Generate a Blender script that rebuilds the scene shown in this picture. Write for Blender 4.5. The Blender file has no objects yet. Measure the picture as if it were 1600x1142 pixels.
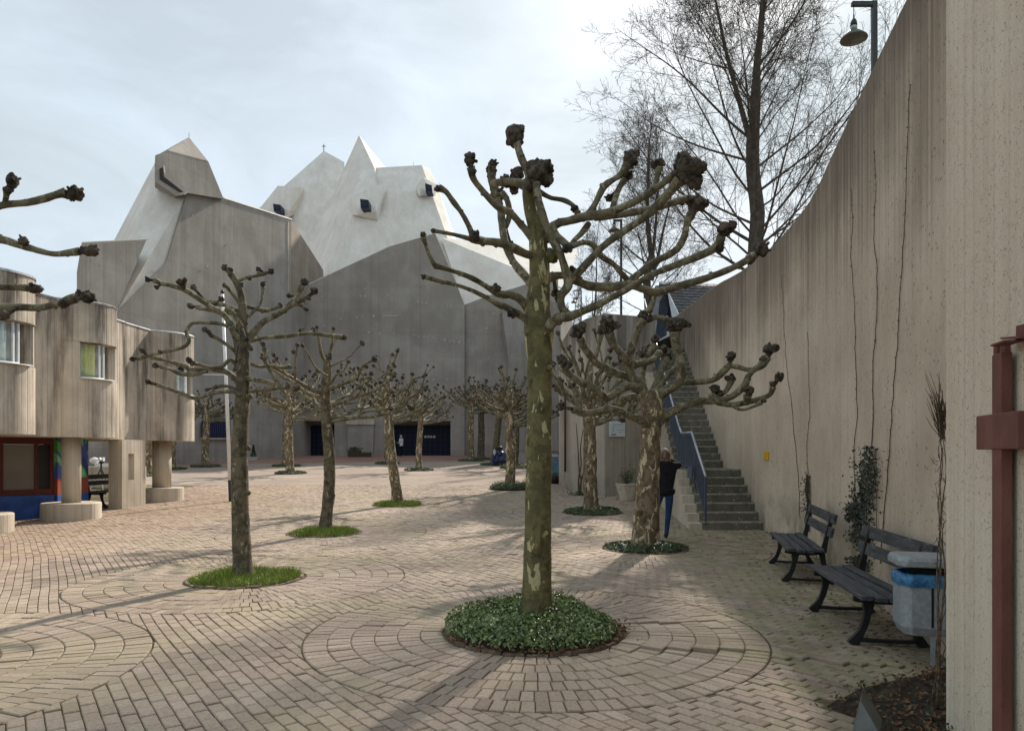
import bpy, bmesh, math, random
import numpy as np
from mathutils import Vector, Matrix, noise

C = bpy.context.scene.collection
S = bpy.context.scene
R = math.radians

# ------------------------------------------------------------------ camera
EYE, HOR, F = 1.6, 710.0, 1100.0          # eye height, horizon row, focal length (rows and pixels of a 1600 px frame)
cam = bpy.data.cameras.new('camera')
cam.sensor_width = 36.0
cam.lens = F / 1600 * 36
cam.shift_y = (HOR - 571) / 1600
cam.clip_end = 2000
cam_o = bpy.data.objects.new('camera', cam)
cam_o.location = (0, 0, EYE)
cam_o.rotation_euler = (R(90), 0, 0)
C.objects.link(cam_o)
S.camera = cam_o

# ------------------------------------------------------------------ light
SUN_AZ, SUN_EL = 23.0, 37.0               # degrees to the right of the view direction / above the horizon
sd = Vector((math.sin(R(SUN_AZ)) * math.cos(R(SUN_EL)), math.cos(R(SUN_AZ)) * math.cos(R(SUN_EL)), math.sin(R(SUN_EL))))
sun = bpy.data.lights.new('sun', 'SUN')
sun.energy = 2.75
sun.angle = R(1.6)
sun.color = (1.0, 0.90, 0.78)
sun_o = bpy.data.objects.new('sun', sun)
sun_o.rotation_euler = sd.to_track_quat('Z', 'Y').to_euler()
C.objects.link(sun_o)

world = bpy.data.worlds.new('World')
S.world = world
world.use_nodes = True
wt = world.node_tree
wt.nodes.clear()
def wn(t, **k):
    n = wt.nodes.new(t)
    for a, v in k.items():
        setattr(n, a, v)
    return n
sky = wn('ShaderNodeTexSky', sky_type='NISHITA', sun_disc=False, sun_elevation=R(SUN_EL), sun_rotation=R(SUN_AZ),
         air_density=1.0, dust_density=1.6, ozone_density=1.0, altitude=100)
tc = wn('ShaderNodeTexCoord')
mp = wn('ShaderNodeMapping')
mp.inputs['Scale'].default_value = (1.6, 1.6, 3.6)
mp.inputs['Location'].default_value = (0.35, 0.1, 0.4)
nz = wn('ShaderNodeTexNoise')
nz.inputs['Scale'].default_value = 1.7
nz.inputs['Detail'].default_value = 9
nz.inputs['Roughness'].default_value = 0.55
nz.inputs['Distortion'].default_value = 0.35
cr = wn('ShaderNodeMapRange', interpolation_type='SMOOTHSTEP')
cr.inputs['From Min'].default_value = 0.36
cr.inputs['From Max'].default_value = 0.78
cr.inputs['To Min'].default_value = 0.84
cr.inputs['To Max'].default_value = 0.99
mix = wn('ShaderNodeMix', data_type='RGBA')
CLOUD = (3.20, 3.62, 3.86, 1)
mix.inputs[7].default_value = CLOUD
bg = wn('ShaderNodeBackground')
bg.inputs['Strength'].default_value = 0.095
out = wn('ShaderNodeOutputWorld')
L = wt.links.new
L(tc.outputs['Generated'], mp.inputs['Vector'])
L(mp.outputs[0], nz.inputs['Vector'])
L(nz.outputs['Fac'], cr.inputs['Value'])
L(cr.outputs[0], mix.inputs[0])
L(sky.outputs[0], mix.inputs[6])
nz2 = wn('ShaderNodeTexNoise')           # the thin cloud is uneven
nz2.inputs['Scale'].default_value = 2.0
nz2.inputs['Detail'].default_value = 10
nz2.inputs['Roughness'].default_value = 0.58
nz2.inputs['Distortion'].default_value = 0.6
cr2 = wn('ShaderNodeMapRange')
cr2.inputs['From Min'].default_value = 0.35
cr2.inputs['From Max'].default_value = 0.70
cr2.inputs['To Min'].default_value = 0.89
cr2.inputs['To Max'].default_value = 1.13
mul = wn('ShaderNodeMix', data_type='RGBA', blend_type='MULTIPLY')
mul.inputs[0].default_value = 1.0
L(mp.outputs[0], nz2.inputs['Vector'])
L(nz2.outputs['Fac'], cr2.inputs['Value'])
L(mix.outputs[2], mul.inputs[6])
L(cr2.outputs[0], mul.inputs[7])
L(mul.outputs[2], bg.inputs['Color'])
L(bg.outputs[0], out.inputs['Surface'])

vs = S.view_settings
S.display_settings.display_device = 'sRGB'
vs.view_transform = 'Standard'
vs.look = 'None'
vs.exposure = 1.22
vs.gamma = 1.0
vs.use_curve_mapping = False
S.cycles.max_bounces = 8
S.cycles.diffuse_bounces = 6
S.cycles.transparent_max_bounces = 6

# ------------------------------------------------------------------ helpers
def P(px, py, Y):
    return Vector(((px - 800) / F * Y, Y, EYE + (HOR - py) / F * Y))

SL = 0.0349
def G(x, y):
    """height of the plaza: level near the camera, then rising gently towards the church"""
    t = y - 14.0
    s = 1.3
    v = SL * (s * math.log1p(math.exp(min(30, t / s))) if t < 30 else t)
    return min(v, SL * 43.5)

def Gn(y):
    t = np.asarray(y, float) - 14.0
    v = SL * np.where(t < 30, 1.3 * np.log1p(np.exp(np.minimum(30, t / 1.3))), t)
    return np.minimum(v, SL * 43.5)

def tag(o, label=None, cat=None, group=None, kind=None):
    if label: o['label'] = label
    if cat: o['category'] = cat
    if group: o['group'] = group
    if kind: o['kind'] = kind
    return o

def empty(name, loc=(0, 0, 0), rz=0.0, label=None, cat=None, group=None, kind=None):
    o = bpy.data.objects.new(name, None)
    o.location = loc
    o.rotation_euler = (0, 0, rz)
    o.empty_display_size = 0.2
    C.objects.link(o)
    return tag(o, label, cat, group, kind)

def catmull(pts, n):
    """pts (k,d) -> smooth resampling with n steps per span"""
    p = np.asarray(pts, float)
    if len(p) < 3:
        t = np.linspace(0, 1, n * (len(p) - 1) + 1)[:, None]
        return p[0] * (1 - t) + p[-1] * t
    q = np.vstack([2 * p[0] - p[1], p, 2 * p[-1] - p[-2]])
    outp = []
    for i in range(1, len(q) - 2):
        t = np.linspace(0, 1, n, endpoint=False)[:, None]
        a, b, c, d = q[i - 1], q[i], q[i + 1], q[i + 2]
        outp.append(0.5 * (2 * b + (c - a) * t + (2 * a - 5 * b + 4 * c - d) * t ** 2 + (3 * b - a - 3 * c + d) * t ** 3))
    outp.append(p[-1:])
    return np.vstack(outp)

_b = bmesh.new(); bmesh.ops.create_icosphere(_b, subdivisions=3, radius=1)
ICO3 = (np.array([v.co[:] for v in _b.verts]), [[v.index for v in f.verts] for f in _b.faces]); _b.free()
_b = bmesh.new(); bmesh.ops.create_icosphere(_b, subdivisions=2, radius=1)
ICO2 = (np.array([v.co[:] for v in _b.verts]), [[v.index for v in f.verts] for f in _b.faces]); _b.free()
_b = bmesh.new(); bmesh.ops.create_icosphere(_b, subdivisions=1, radius=1)
ICO1 = (np.array([v.co[:] for v in _b.verts]), [[v.index for v in f.verts] for f in _b.faces]); _b.free()

class MB:
    def __init__(self):
        self.v, self.f, self.m, self.n = [], [], [], 0
    def add(self, verts, faces, mat=0):
        self.v.append(np.asarray(verts, float))
        k = self.n
        self.f.extend([[i + k for i in f] for f in faces])
        self.m.extend([mat] * len(faces))
        self.n += len(verts)
    def sticks(self, items, seg=3):
        """many thin polylines at once: items = [(points k x 3, radii k)], all with the same k"""
        if not items: return
        Pn = np.array([i[0] for i in items]); Rn = np.array([i[1] for i in items])
        n, k = Rn.shape
        t = Pn[:, -1] - Pn[:, 0]; t /= np.linalg.norm(t, axis=1, keepdims=True) + 1e-9
        ref = np.where(np.abs(t[:, 2:3]) < 0.8, np.array([[0.1, 0.2, 1.0]]), np.array([[1.0, 0.1, 0.2]]))
        u = np.cross(t, ref); u /= np.linalg.norm(u, axis=1, keepdims=True)
        w = np.cross(t, u)
        a = np.linspace(0, 2 * math.pi, seg, endpoint=False)
        ring = np.cos(a)[None, :, None] * u[:, None] + np.sin(a)[None, :, None] * w[:, None]          # n seg 3
        V = Pn[:, :, None, :] + ring[:, None] * Rn[:, :, None, None]
        base = self.n + (np.arange(n) * k * seg)[:, None, None, None]
        i = (np.arange(k - 1) * seg)[None, :, None, None]; j = np.arange(seg)[None, None, :, None]; jn = (np.arange(seg) + 1)[None, None, :, None] % seg
        q = np.concatenate([base + i + j, base + i + jn, base + i + seg + jn, base + i + seg + j], 3).reshape(-1, 4)
        self.v.append(V.reshape(-1, 3)); self.f.extend(q.tolist()); self.m.extend([0] * len(q)); self.n += n * k * seg
    def box(self, c, size, rz=0.0, mat=0, M=None):
        x, y, z = [s / 2 for s in size]
        v = np.array([(a * x, b * y, d * z) for d in (-1, 1) for b in (-1, 1) for a in (-1, 1)])
        if M is not None:
            v = np.array([M @ Vector(q) for q in v])
        elif rz:
            co, si = math.cos(rz), math.sin(rz)
            v = np.stack([v[:, 0] * co - v[:, 1] * si, v[:, 0] * si + v[:, 1] * co, v[:, 2]], 1)
        self.add(v + np.asarray(c, float), [(0, 2, 3, 1), (4, 5, 7, 6), (0, 1, 5, 4), (2, 6, 7, 3), (0, 4, 6, 2), (1, 3, 7, 5)], mat)
    def tube(self, pts, radii, seg=8, n=4, lump=0.0, freq=6.0, mat=0, cap=True, seed=0.0):
        pr = np.hstack([np.asarray(pts, float), np.asarray(radii, float).reshape(-1, 1)])
        pr = catmull(pr, n) if n > 1 else pr
        p, r = pr[:, :3], np.maximum(pr[:, 3], 1e-4)
        k = len(p)
        t = np.gradient(p, axis=0)
        t /= np.linalg.norm(t, axis=1, keepdims=True) + 1e-12
        u = np.cross(t[0], (0.31, 0.17, 0.93) if abs(t[0][2]) < 0.8 else (1, 0.1, 0))
        u /= np.linalg.norm(u)
        V = []
        ang = np.linspace(0, 2 * math.pi, seg, endpoint=False)
        for i in range(k):
            u = u - t[i] * np.dot(u, t[i]); u /= np.linalg.norm(u) + 1e-12
            w = np.cross(t[i], u)
            ring = np.cos(ang)[:, None] * u + np.sin(ang)[:, None] * w
            if lump:
                rr = np.array([r[i] * (1 + lump * noise.noise(Vector((p[i] + ring[a] * r[i]) * freq) + Vector((seed, 0, 0)))
                                       + 0.5 * lump * noise.noise(Vector((p[i] + ring[a] * r[i]) * freq * 3.1))) for a in range(seg)])
            else:
                rr = np.full(seg, r[i])
            V.append(p[i] + ring * rr[:, None])
        V = np.vstack(V)
        fs = []
        for i in range(k - 1):
            for a in range(seg):
                b = (a + 1) % seg
                fs.append((i * seg + a, i * seg + b, (i + 1) * seg + b, (i + 1) * seg + a))
        if cap:
            fs.append(tuple(range(seg))[::-1]); fs.append(tuple((k - 1) * seg + a for a in range(seg)))
        self.add(V, fs, mat)
    def knob(self, c, r, seed, lod=3, stretch=(1, 1, 1), mat=0):
        D, Fc = {3: ICO3, 2: ICO2, 1: ICO1}[lod]
        rng = np.random.RandomState(seed)
        nl = 26 if lod == 3 else 12
        L_ = rng.normal(size=(nl, 3)); L_ /= np.linalg.norm(L_, axis=1, keepdims=True)
        h = rng.uniform(0.10, 0.42, nl); w = rng.uniform(0.30, 0.62, nl)
        dot = np.clip(D @ L_.T, -1, 1)
        a = np.arccos(dot)
        bump = np.max(h * np.clip(1 - (a / w) ** 2, 0, 1), axis=1)
        rr = r * (0.80 + 0.72 * bump)
        if lod == 3:
            rr = rr * (1 + 0.16 * np.array([noise.noise(Vector(d * 5.5) + Vector((seed, 3, 1))) for d in D]))
        self.add(np.asarray(c, float) + D * rr[:, None] * np.asarray(stretch), Fc, mat)
    def prism(self, poly, z0, z1, mat=0):
        """plan polygon (ccw) extruded from z0 to z1"""
        k = len(poly)
        v = [(x, y, z0) for x, y in poly] + [(x, y, z1) for x, y in poly]
        fs = [tuple(range(k))[::-1], tuple(range(k, 2 * k))] + [(i, (i + 1) % k, k + (i + 1) % k, k + i) for i in range(k)]
        self.add(v, fs, mat)
    def lathe(self, prof, c=(0, 0, 0), seg=20, mat=0):
        V, k = [], len(prof)
        for r, z in prof:
            for a in range(seg):
                t = 2 * math.pi * a / seg
                V.append((c[0] + r * math.cos(t), c[1] + r * math.sin(t), c[2] + z))
        fs = [(i * seg + a, i * seg + (a + 1) % seg, (i + 1) * seg + (a + 1) % seg, (i + 1) * seg + a) for i in range(k - 1) for a in range(seg)]
        if prof[0][0] > 1e-3: fs.append(tuple(range(seg))[::-1])
        if prof[-1][0] > 1e-3: fs.append(tuple((k - 1) * seg + a for a in range(seg)))
        self.add(V, fs, mat)
    def build(self, name, mats, parent=None, loc=None, smooth=False, bevel=0.0, local=False):
        v = np.vstack(self.v)
        if loc is not None and not local:
            v = v - np.asarray(loc, float)
        me = bpy.data.meshes.new(name)
        me.from_pydata(v.tolist(), [], self.f)
        if not isinstance(mats, (list, tuple)): mats = [mats]
        for m in mats: me.materials.append(m)
        if len(mats) > 1: me.polygons.foreach_set('material_index', self.m)
        if smooth: me.polygons.foreach_set('use_smooth', [True] * len(me.polygons))
        me.update()
        o = bpy.data.objects.new(name, me)
        if loc is not None: o.location = loc
        C.objects.link(o)
        if parent is not None:
            o.parent = parent
            if not local:   # geometry given in world space
                o.matrix_parent_inverse = Matrix.Identity(4)
                o.matrix_basis = parent_world(parent).inverted() @ Matrix.Translation(loc if loc is not None else (0, 0, 0))
        if bevel:
            b = o.modifiers.new('bevel', 'BEVEL'); b.width = bevel; b.segments = 2; b.limit_method = 'ANGLE'; b.angle_limit = R(35)
        return o

def parent_world(p):
    M = p.matrix_basis.copy()
    while p.parent is not None:
        M = p.parent.matrix_basis @ M
        p = p.parent
    return M

def fix_normals(o):
    bm = bmesh.new(); bm.from_mesh(o.data); bmesh.ops.recalc_face_normals(bm, faces=bm.faces); bm.to_mesh(o.data); bm.free()

def hull(name, pts, mat, parent, kind=None):
    bm = bmesh.new()
    for p in pts:
        bm.verts.new(p if isinstance(p, Vector) else P(*p))
    r = bmesh.ops.convex_hull(bm, input=bm.verts)
    dead = [g for g in r['geom_interior'] if isinstance(g, bmesh.types.BMVert)]
    bmesh.ops.delete(bm, geom=dead, context='VERTS')
    bmesh.ops.recalc_face_normals(bm, faces=bm.faces)
    me = bpy.data.meshes.new(name); bm.to_mesh(me); bm.free()
    me.materials.append(mat)
    o = bpy.data.objects.new(name, me); C.objects.link(o)
    if parent is not None:
        o.parent = parent; o.matrix_basis = parent_world(parent).inverted()
    return o

def slab(name, pts, shift, scale, mat, parent):
    """a front polygon with depth: its back is the front moved by shift and scaled about its own middle"""
    f = [p if isinstance(p, Vector) else P(*p) for p in pts]
    c = sum(f, Vector()) / len(f)
    b = [c + (p - c) * scale + Vector(shift) for p in f]
    k = len(f)
    me = bpy.data.meshes.new(name)
    me.from_pydata([p[:] for p in f + b], [], [tuple(range(k)), tuple(range(k, 2 * k))[::-1]] + [(i, k + i, k + (i + 1) % k, (i + 1) % k) for i in range(k)])
    me.materials.append(mat)
    o = bpy.data.objects.new(name, me); C.objects.link(o)
    fix_normals(o)
    if parent is not None:
        o.parent = parent; o.matrix_basis = parent_world(parent).inverted()
    return o

# ------------------------------------------------------------------ materials
class NT:
    def __init__(self, name, rough=0.8, spec=0.3, metal=0.0):
        self.mat = bpy.data.materials.new(name)
        self.mat.use_nodes = True
        self.t = self.mat.node_tree
        self.b = self.t.nodes['Principled BSDF']
        self.b.inputs['Roughness'].default_value = rough
        self.b.inputs['Specular IOR Level'].default_value = spec
        self.b.inputs['Metallic'].default_value = metal
        self.geo = self.t.nodes.new('ShaderNodeNewGeometry')
        self.tc = self.t.nodes.new('ShaderNodeTexCoord')
    def link(self, a, b): self.t.links.new(a, b)
    def coord(self, scale=(1, 1, 1), loc=(0, 0, 0), obj=False):
        m = self.t.nodes.new('ShaderNodeMapping')
        m.inputs['Scale'].default_value = scale
        m.inputs['Location'].default_value = loc
        self.link(self.tc.outputs['Object'] if obj else self.geo.outputs['Position'], m.inputs['Vector'])
        return m.outputs[0]
    def noise(self, scale=5, detail=4, rough=0.55, co=None, dist=0.0):
        n = self.t.nodes.new('ShaderNodeTexNoise')
        n.inputs['Scale'].default_value = scale
        n.inputs['Detail'].default_value = detail
        n.inputs['Roughness'].default_value = rough
        n.inputs['Distortion'].default_value = dist
        self.link(co if co is not None else self.geo.outputs['Position'], n.inputs['Vector'])
        return n.outputs['Fac']
    def voro(self, scale=5, co=None, out='Distance', feature='F1', rnd=1.0):
        n = self.t.nodes.new('ShaderNodeTexVoronoi')
        n.feature = feature
        n.inputs['Scale'].default_value = scale
        n.inputs['Randomness'].default_value = rnd
        self.link(co if co is not None else self.geo.outputs['Position'], n.inputs['Vector'])
        return n.outputs[out]
    def ramp(self, v, lo, hi, a=0.0, b=1.0, smooth=True):
        n = self.t.nodes.new('ShaderNodeMapRange')
        if smooth: n.interpolation_type = 'SMOOTHSTEP'
        for k, x in zip(('From Min', 'From Max', 'To Min', 'To Max'), (lo, hi, a, b)): n.inputs[k].default_value = x
        self.link(v, n.inputs['Value'])
        return n.outputs[0]
    def math(self, op, a, b=None):
        n = self.t.nodes.new('ShaderNodeMath'); n.operation = op
        for i, x in enumerate((a, b)):
            if x is None: continue
            if isinstance(x, (int, float)): n.inputs[i].default_value = x
            else: self.link(x, n.inputs[i])
        return n.outputs[0]
    def mix(self, fac, a, b, mode='MIX'):
        n = self.t.nodes.new('ShaderNodeMix'); n.data_type = 'RGBA'; n.blend_type = mode
        for i, x in ((0, fac), (6, a), (7, b)):
            if isinstance(x, (int, float)): n.inputs[i].default_value = x
            elif isinstance(x, (tuple, list)): n.inputs[i].default_value = (*x, 1) if len(x) == 3 else x
            else: self.link(x, n.inputs[i])
        return n.outputs[2]
    def color(self, c):
        if isinstance(c, (tuple, list)): self.b.inputs['Base Color'].default_value = (*c, 1)
        else: self.link(c, self.b.inputs['Base Color'])
        return self
    def bump(self, h, strength=0.3, dist=0.02):
        n = self.t.nodes.new('ShaderNodeBump')
        n.inputs['Strength'].default_value = strength
        n.inputs['Distance'].default_value = dist
        self.link(h, n.inputs['Height'])
        self.link(n.outputs[0], self.b.inputs['Normal'])
        return self
    def xyz(self):
        n = self.t.nodes.new('ShaderNodeSeparateXYZ'); self.link(self.geo.outputs['Position'], n.inputs[0])
        return n.outputs

def plain(name, col, rough=0.6, spec=0.3, metal=0.0, var=0.12, scale=9.0, bump=0.0):
    m = NT(name, rough, spec, metal)
    d = tuple(c * (1 - 2 * var) for c in col); e = tuple(min(1, c * (1 + 2 * var)) for c in col)
    nf = m.noise(scale, 5, 0.6)
    m.color(m.mix(m.ramp(nf, 0.3, 0.7), d, e))
    if bump: m.bump(nf, bump, 0.01)
    return m.mat

def concrete(name, lo, hi, specks=0.55, tstreak=None, fs=0.28, streak=(7, 7, 0.35), board=9.0, board_amt=0.25, spots=0.0, pits=0.0, top=None, bump=0.35, fine=60, blotch=0.5, stain=(0.5, 0.48, 0.45), stain_amt=0.5, green=0.0, zst=None, gain=1.45, pour=0.0):
    lo, hi = (tuple(min(0.74, c * gain) for c in q) for q in (lo, hi))
    m = NT(name, 0.9, 0.2)
    big = m.noise(0.55, 5, 0.6)
    st = m.noise(1.0, 5, 0.6, m.coord(streak))
    st2 = m.noise(1.0, 3, 0.5, m.coord((streak[0] * 3.2, streak[1] * 3.2, streak[2] * 0.7), (3, 5, 1)))
    fn = m.noise(fine, 3, 0.6)
    c = m.mix(m.ramp(big, 0.35, 0.68), lo, hi)
    c = m.mix(m.ramp(st, 0.45, 0.72, 0, stain_amt), c, m.mix(1.0, c, stain, 'MULTIPLY'))
    c = m.mix(m.ramp(st2, 0.38, 0.66, 0, fs), c, m.mix(1.0, c, (0.72, 0.70, 0.68), 'MULTIPLY'))
    c = m.mix(m.ramp(fn, 0.3, 0.75, 0, 0.3), c, m.mix(1.0, c, (1.3, 1.28, 1.25), 'MULTIPLY'))
    h = m.math('ADD', m.math('MULTIPLY', fn, 0.35), m.math('MULTIPLY', st2, 0.4))
    if board:
        # vertical board joints: cells of a 2-D voronoi squeezed along z, so they follow any wall direction
        x, y, z = m.xyz()
        cell = m.voro(1.0, m.coord((board, board, 0.0)), out='Color')
        bw = m.t.nodes.new('ShaderNodeRGBToBW'); m.link(cell, bw.inputs[0])
        c = m.mix(m.math('MULTIPLY', bw.outputs[0], board_amt), c, m.mix(1.0, c, (0.62, 0.60, 0.58), 'MULTIPLY'))
        ed = m.voro(1.0, m.coord((board, board, 0.0)), feature='DISTANCE_TO_EDGE')
        e = m.ramp(ed, 0.0, 0.09, 0.0, 1.0)
        c = m.mix(m.ramp(ed, 0.0, 0.05, board_amt * 1.1, 0.0), c, m.mix(1.0, c, (0.5, 0.48, 0.46), 'MULTIPLY'))
        h = m.math('ADD', h, m.math('MULTIPLY', e, 0.6))
        h = m.math('ADD', h, m.math('MULTIPLY', bw.outputs[0], 0.5))
    if pour:
        # day joints of the pours: level lines with a slight change of shade from lift to lift
        x, y, z = m.xyz()
        q = m.math('DIVIDE', m.math('ADD', z, m.math('MULTIPLY', m.noise(0.4, 2), 0.05)), pour)
        fr = m.math('FRACT', q)
        c = m.mix(m.ramp(fr, 0.0, 0.035, 0.30, 0.0, smooth=False), c, m.mix(1.0, c, (0.55, 0.54, 0.53), 'MULTIPLY'))
        wn_ = m.t.nodes.new('ShaderNodeTexWhiteNoise'); wn_.noise_dimensions = '1D'; m.link(m.math('FLOOR', q), wn_.inputs['W'])
        c = m.mix(m.math('MULTIPLY', wn_.outputs['Value'], 0.22), c, m.mix(1.0, c, (0.72, 0.72, 0.73), 'MULTIPLY'))
    if top is not None:
        # black weathering runs that start at the coping and trail down in streaks
        z0, z1, amt = top
        x, y, z = m.xyz()
        ts = st if tstreak is None else m.math('ADD', m.math('MULTIPLY', m.noise(1.0, 5, 0.7, m.coord((tstreak, tstreak, 0.12))), 0.6), m.math('MULTIPLY', m.noise(0.5, 3), 0.4))
        zz = m.math('ADD', z, m.math('MULTIPLY', m.math('SUBTRACT', ts, 0.5), 6.5))
        c = m.mix(m.ramp(zz, z0, z1, 0, amt), c, m.mix(1.0, c, (0.30, 0.285, 0.28), 'MULTIPLY'))
    if spots:
        # pale plugged tie holes
        sc_ = m.coord((1.25, 0.0, 0.8))
        v = m.voro(spots, sc_, rnd=0.30)
        k = m.voro(spots, sc_, out='Color', rnd=0.30)
        bw = m.t.nodes.new('ShaderNodeRGBToBW'); m.link(k, bw.inputs[0])
        msk = m.math('MULTIPLY', m.ramp(v, 0.04, 0.085, 1.0, 0.0), m.ramp(bw.outputs[0], 0.46, 0.62, 0, 0.55))
        c = m.mix(msk, c, (0.50, 0.48, 0.43))
    if pits:
        v = m.voro(pits, rnd=1.0)
        k = m.noise(pits * 0.35, 2)
        msk = m.math('MULTIPLY', m.ramp(v, 0.14, 0.34, 1.0, 0.0), m.ramp(k, 0.50, 0.60))
        c = m.mix(m.math('MULTIPLY', msk, 0.55), c, (0.09, 0.08, 0.07))
        v2 = m.voro(pits * 0.7, m.coord((1, 1, 1), (7, 3, 2)))
        k2 = m.noise(pits * 0.25, 2, 0.5, m.coord((1, 1, 1), (1, 9, 4)))
        msk2 = m.math('MULTIPLY', m.ramp(v2, 0.10, 0.36, 1.0, 0.0), m.ramp(k2, 0.48, 0.58))
        c = m.mix(m.math('MULTIPLY', msk2, specks), c, (0.74, 0.70, 0.63))
        n3 = m.noise(pits * 0.9, 3, 0.6)
        c = m.mix(m.ramp(n3, 0.52, 0.72, 0, 0.4), c, m.mix(1.0, c, (0.68, 0.66, 0.63), 'MULTIPLY'))
        h = m.math('SUBTRACT', h, m.math('MULTIPLY', msk, 1.2))
    if green:
        x, y, z = m.xyz()
        gm = m.math('MULTIPLY', m.ramp(z, zst[0], zst[1], 1.0, 0.0), m.ramp(m.noise(1.3, 4), 0.42, 0.62))
        c = m.mix(m.math('MULTIPLY', gm, green), c, (0.10, 0.105, 0.06))
    m.color(c)
    m.bump(h, bump, 0.012)
    return m.mat

M_wall = concrete('retaining_concrete', (0.345, 0.284, 0.218), (0.43, 0.362, 0.285), specks=0.0, tstreak=9.0, fs=0.14, streak=(1.6, 1.6, 0.40), board=8.5, board_amt=0.05,
                  top=(3.3, 6.1, 0.97), bump=0.45, pits=19, stain=(0.74, 0.73, 0.71), stain_amt=0.4, green=0.6, zst=(0.1, 1.1))
M_near = concrete('exposed_aggregate_concrete', (0.43, 0.362, 0.285), (0.50, 0.43, 0.35), streak=(4, 4, 0.3), board=6.0, board_amt=0.12, bump=0.7, pits=72, fine=90, gain=1.6, specks=0.8,
                  stain=(0.75, 0.73, 0.70), stain_amt=0.4)
M_church = concrete('dark_shuttered_concrete', (0.190, 0.174, 0.156), (0.240, 0.222, 0.202), streak=(0.6, 0.6, 0.10), board=1.2, board_amt=0.14, pour=1.9, bump=0.3, fine=14, gain=1.62,
                    stain=(0.80, 0.79, 0.78), stain_amt=0.4)
M_churchb = concrete('brown_shuttered_concrete', (0.20, 0.165, 0.135), (0.25, 0.21, 0.175), streak=(0.8, 0.8, 0.07), board=2.0, board_amt=0.16, spots=0.5, bump=0.3, fine=8,
                     stain=(0.75, 0.73, 0.70), stain_amt=0.5)
M_roof = concrete('pale_coated_concrete', (0.545, 0.52, 0.475), (0.60, 0.58, 0.54), streak=(0.5, 0.5, 0.12), board=0, spots=0, bump=0.25, fine=5, gain=1.22,
                  stain=(0.86, 0.85, 0.82), stain_amt=0.45)
M_left = concrete('board_marked_concrete', (0.275, 0.240, 0.198), (0.45, 0.400, 0.335), streak=(3.0, 3.0, 0.42), board=7.0, board_amt=0.30, bump=0.9, fine=45, fs=0.2,
                  stain=(0.34, 0.33, 0.32), stain_amt=0.95, top=(3.4, 6.2, 0.75))
M_pale = concrete('smooth_cast_concrete', (0.32, 0.28, 0.225), (0.42, 0.375, 0.31), streak=(6, 6, 0.4), board=11, board_amt=0.15, bump=0.3, stain_amt=0.4)
M_block = concrete('corner_wall_concrete', (0.225, 0.20, 0.168), (0.30, 0.27, 0.228), streak=(3, 3, 0.2), board=8, board_amt=0.2, bump=0.4, top=(4.3, 6.4, 0.7),
                   stain=(0.6, 0.58, 0.56), stain_amt=0.5, green=0.5, zst=(0.3, 1.1))
M_step = concrete('stair_concrete', (0.15, 0.142, 0.115), (0.22, 0.208, 0.175), streak=(5, 5, 1.0), gain=1.0, board=0, bump=0.5, pits=22, stain=(0.5, 0.5, 0.46), stain_amt=0.6)
# ------------------------------------------------------------------ plan of the place
WALL_PLAN = [(3.05, 4.02), (3.36, 5.25), (3.70, 6.62), (4.12, 8.3), (4.54, 10.0), (4.9, 11.46), (5.10, 13.0), (5.20, 14.6), (5.37, 16.5), (5.54, 18.5), (5.72, 21.2), (5.96, 24.6), (6.1, 26.6)]
WP = catmull(WALL_PLAN, 6)
def wall_top(y):
    return float(np.interp(y, [4, 11, 14.1, 16.4, 18.7, 25.3, 27], [5.87, 5.86, 5.72, 5.90, 6.19, 6.68, 6.72])) + 0.015 * math.sin(y)
def wall_x(y):
    return float(np.interp(y, WP[:, 1], WP[:, 0]))
def wall_pt(px, py, off=0.0):
    """point of the retaining wall seen at (px, py), moved off metres out of it"""
    r = (px - 800) / F
    d = WP[:, 0] - r * WP[:, 1]
    for i in range(len(d) - 1):
        if d[i] >= 0 > d[i + 1] or d[i] <= 0 < d[i + 1]:
            if d[i + 1] < d[i]:
                t = d[i] / (d[i] - d[i + 1])
                q = WP[i] * (1 - t) + WP[i + 1] * t
                tg = WP[i + 1] - WP[i]; tg /= np.linalg.norm(tg)
                n = np.array((-tg[1], tg[0]))
                z = EYE + (HOR - py) / F * q[1]
                return Vector((q[0] + n[0] * off, q[1] + n[1] * off, z))
    raise ValueError((px, py))

# pollarded planes: x, y, bed radius, bed kind
TREES = [
    (0.20, 6.40, 0.76, 'periwinkle'), (-3.44, 9.10, 0.68, 'grass'), (2.26, 11.95, 0.66, 'snowdrops'),
    (-3.76, 14.1, 0.68, 'grass'), (-3.20, 19.7, 0.66, 'grass'), (2.04, 17.8, 0.70, 'ivy'), (-0.07, 24.9, 0.72, 'ivy'),
    (-4.80, 36.3, 0.75, 'ivy'), (-10.6, 33.7, 0.75, 'ivy'), (-13.0, 40.6, 0.8, 'ivy'), (-17.4, 40.0, 0.8, 'ivy'),
    (-2.75, 47.5, 0.9, 'ivy'), (-2.2, 49.5, 0.9, 'ivy'), (-1.1, 42.0, 0.8, 'ivy'), (0.15, 38.4, 0.85, 'ivy'), (-7.7, 43.5, 0.75, 'ivy'),
    (-16.7, 32.3, 0.75, 'ivy'), (-18.0, 37.2, 0.75, 'ivy'), (-4.87, 5.1, 0.66, 'ivy'),
]
RING_R = 2.02
YB = 27.0       # the laid bricks go as far as single ones can still be told apart

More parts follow.
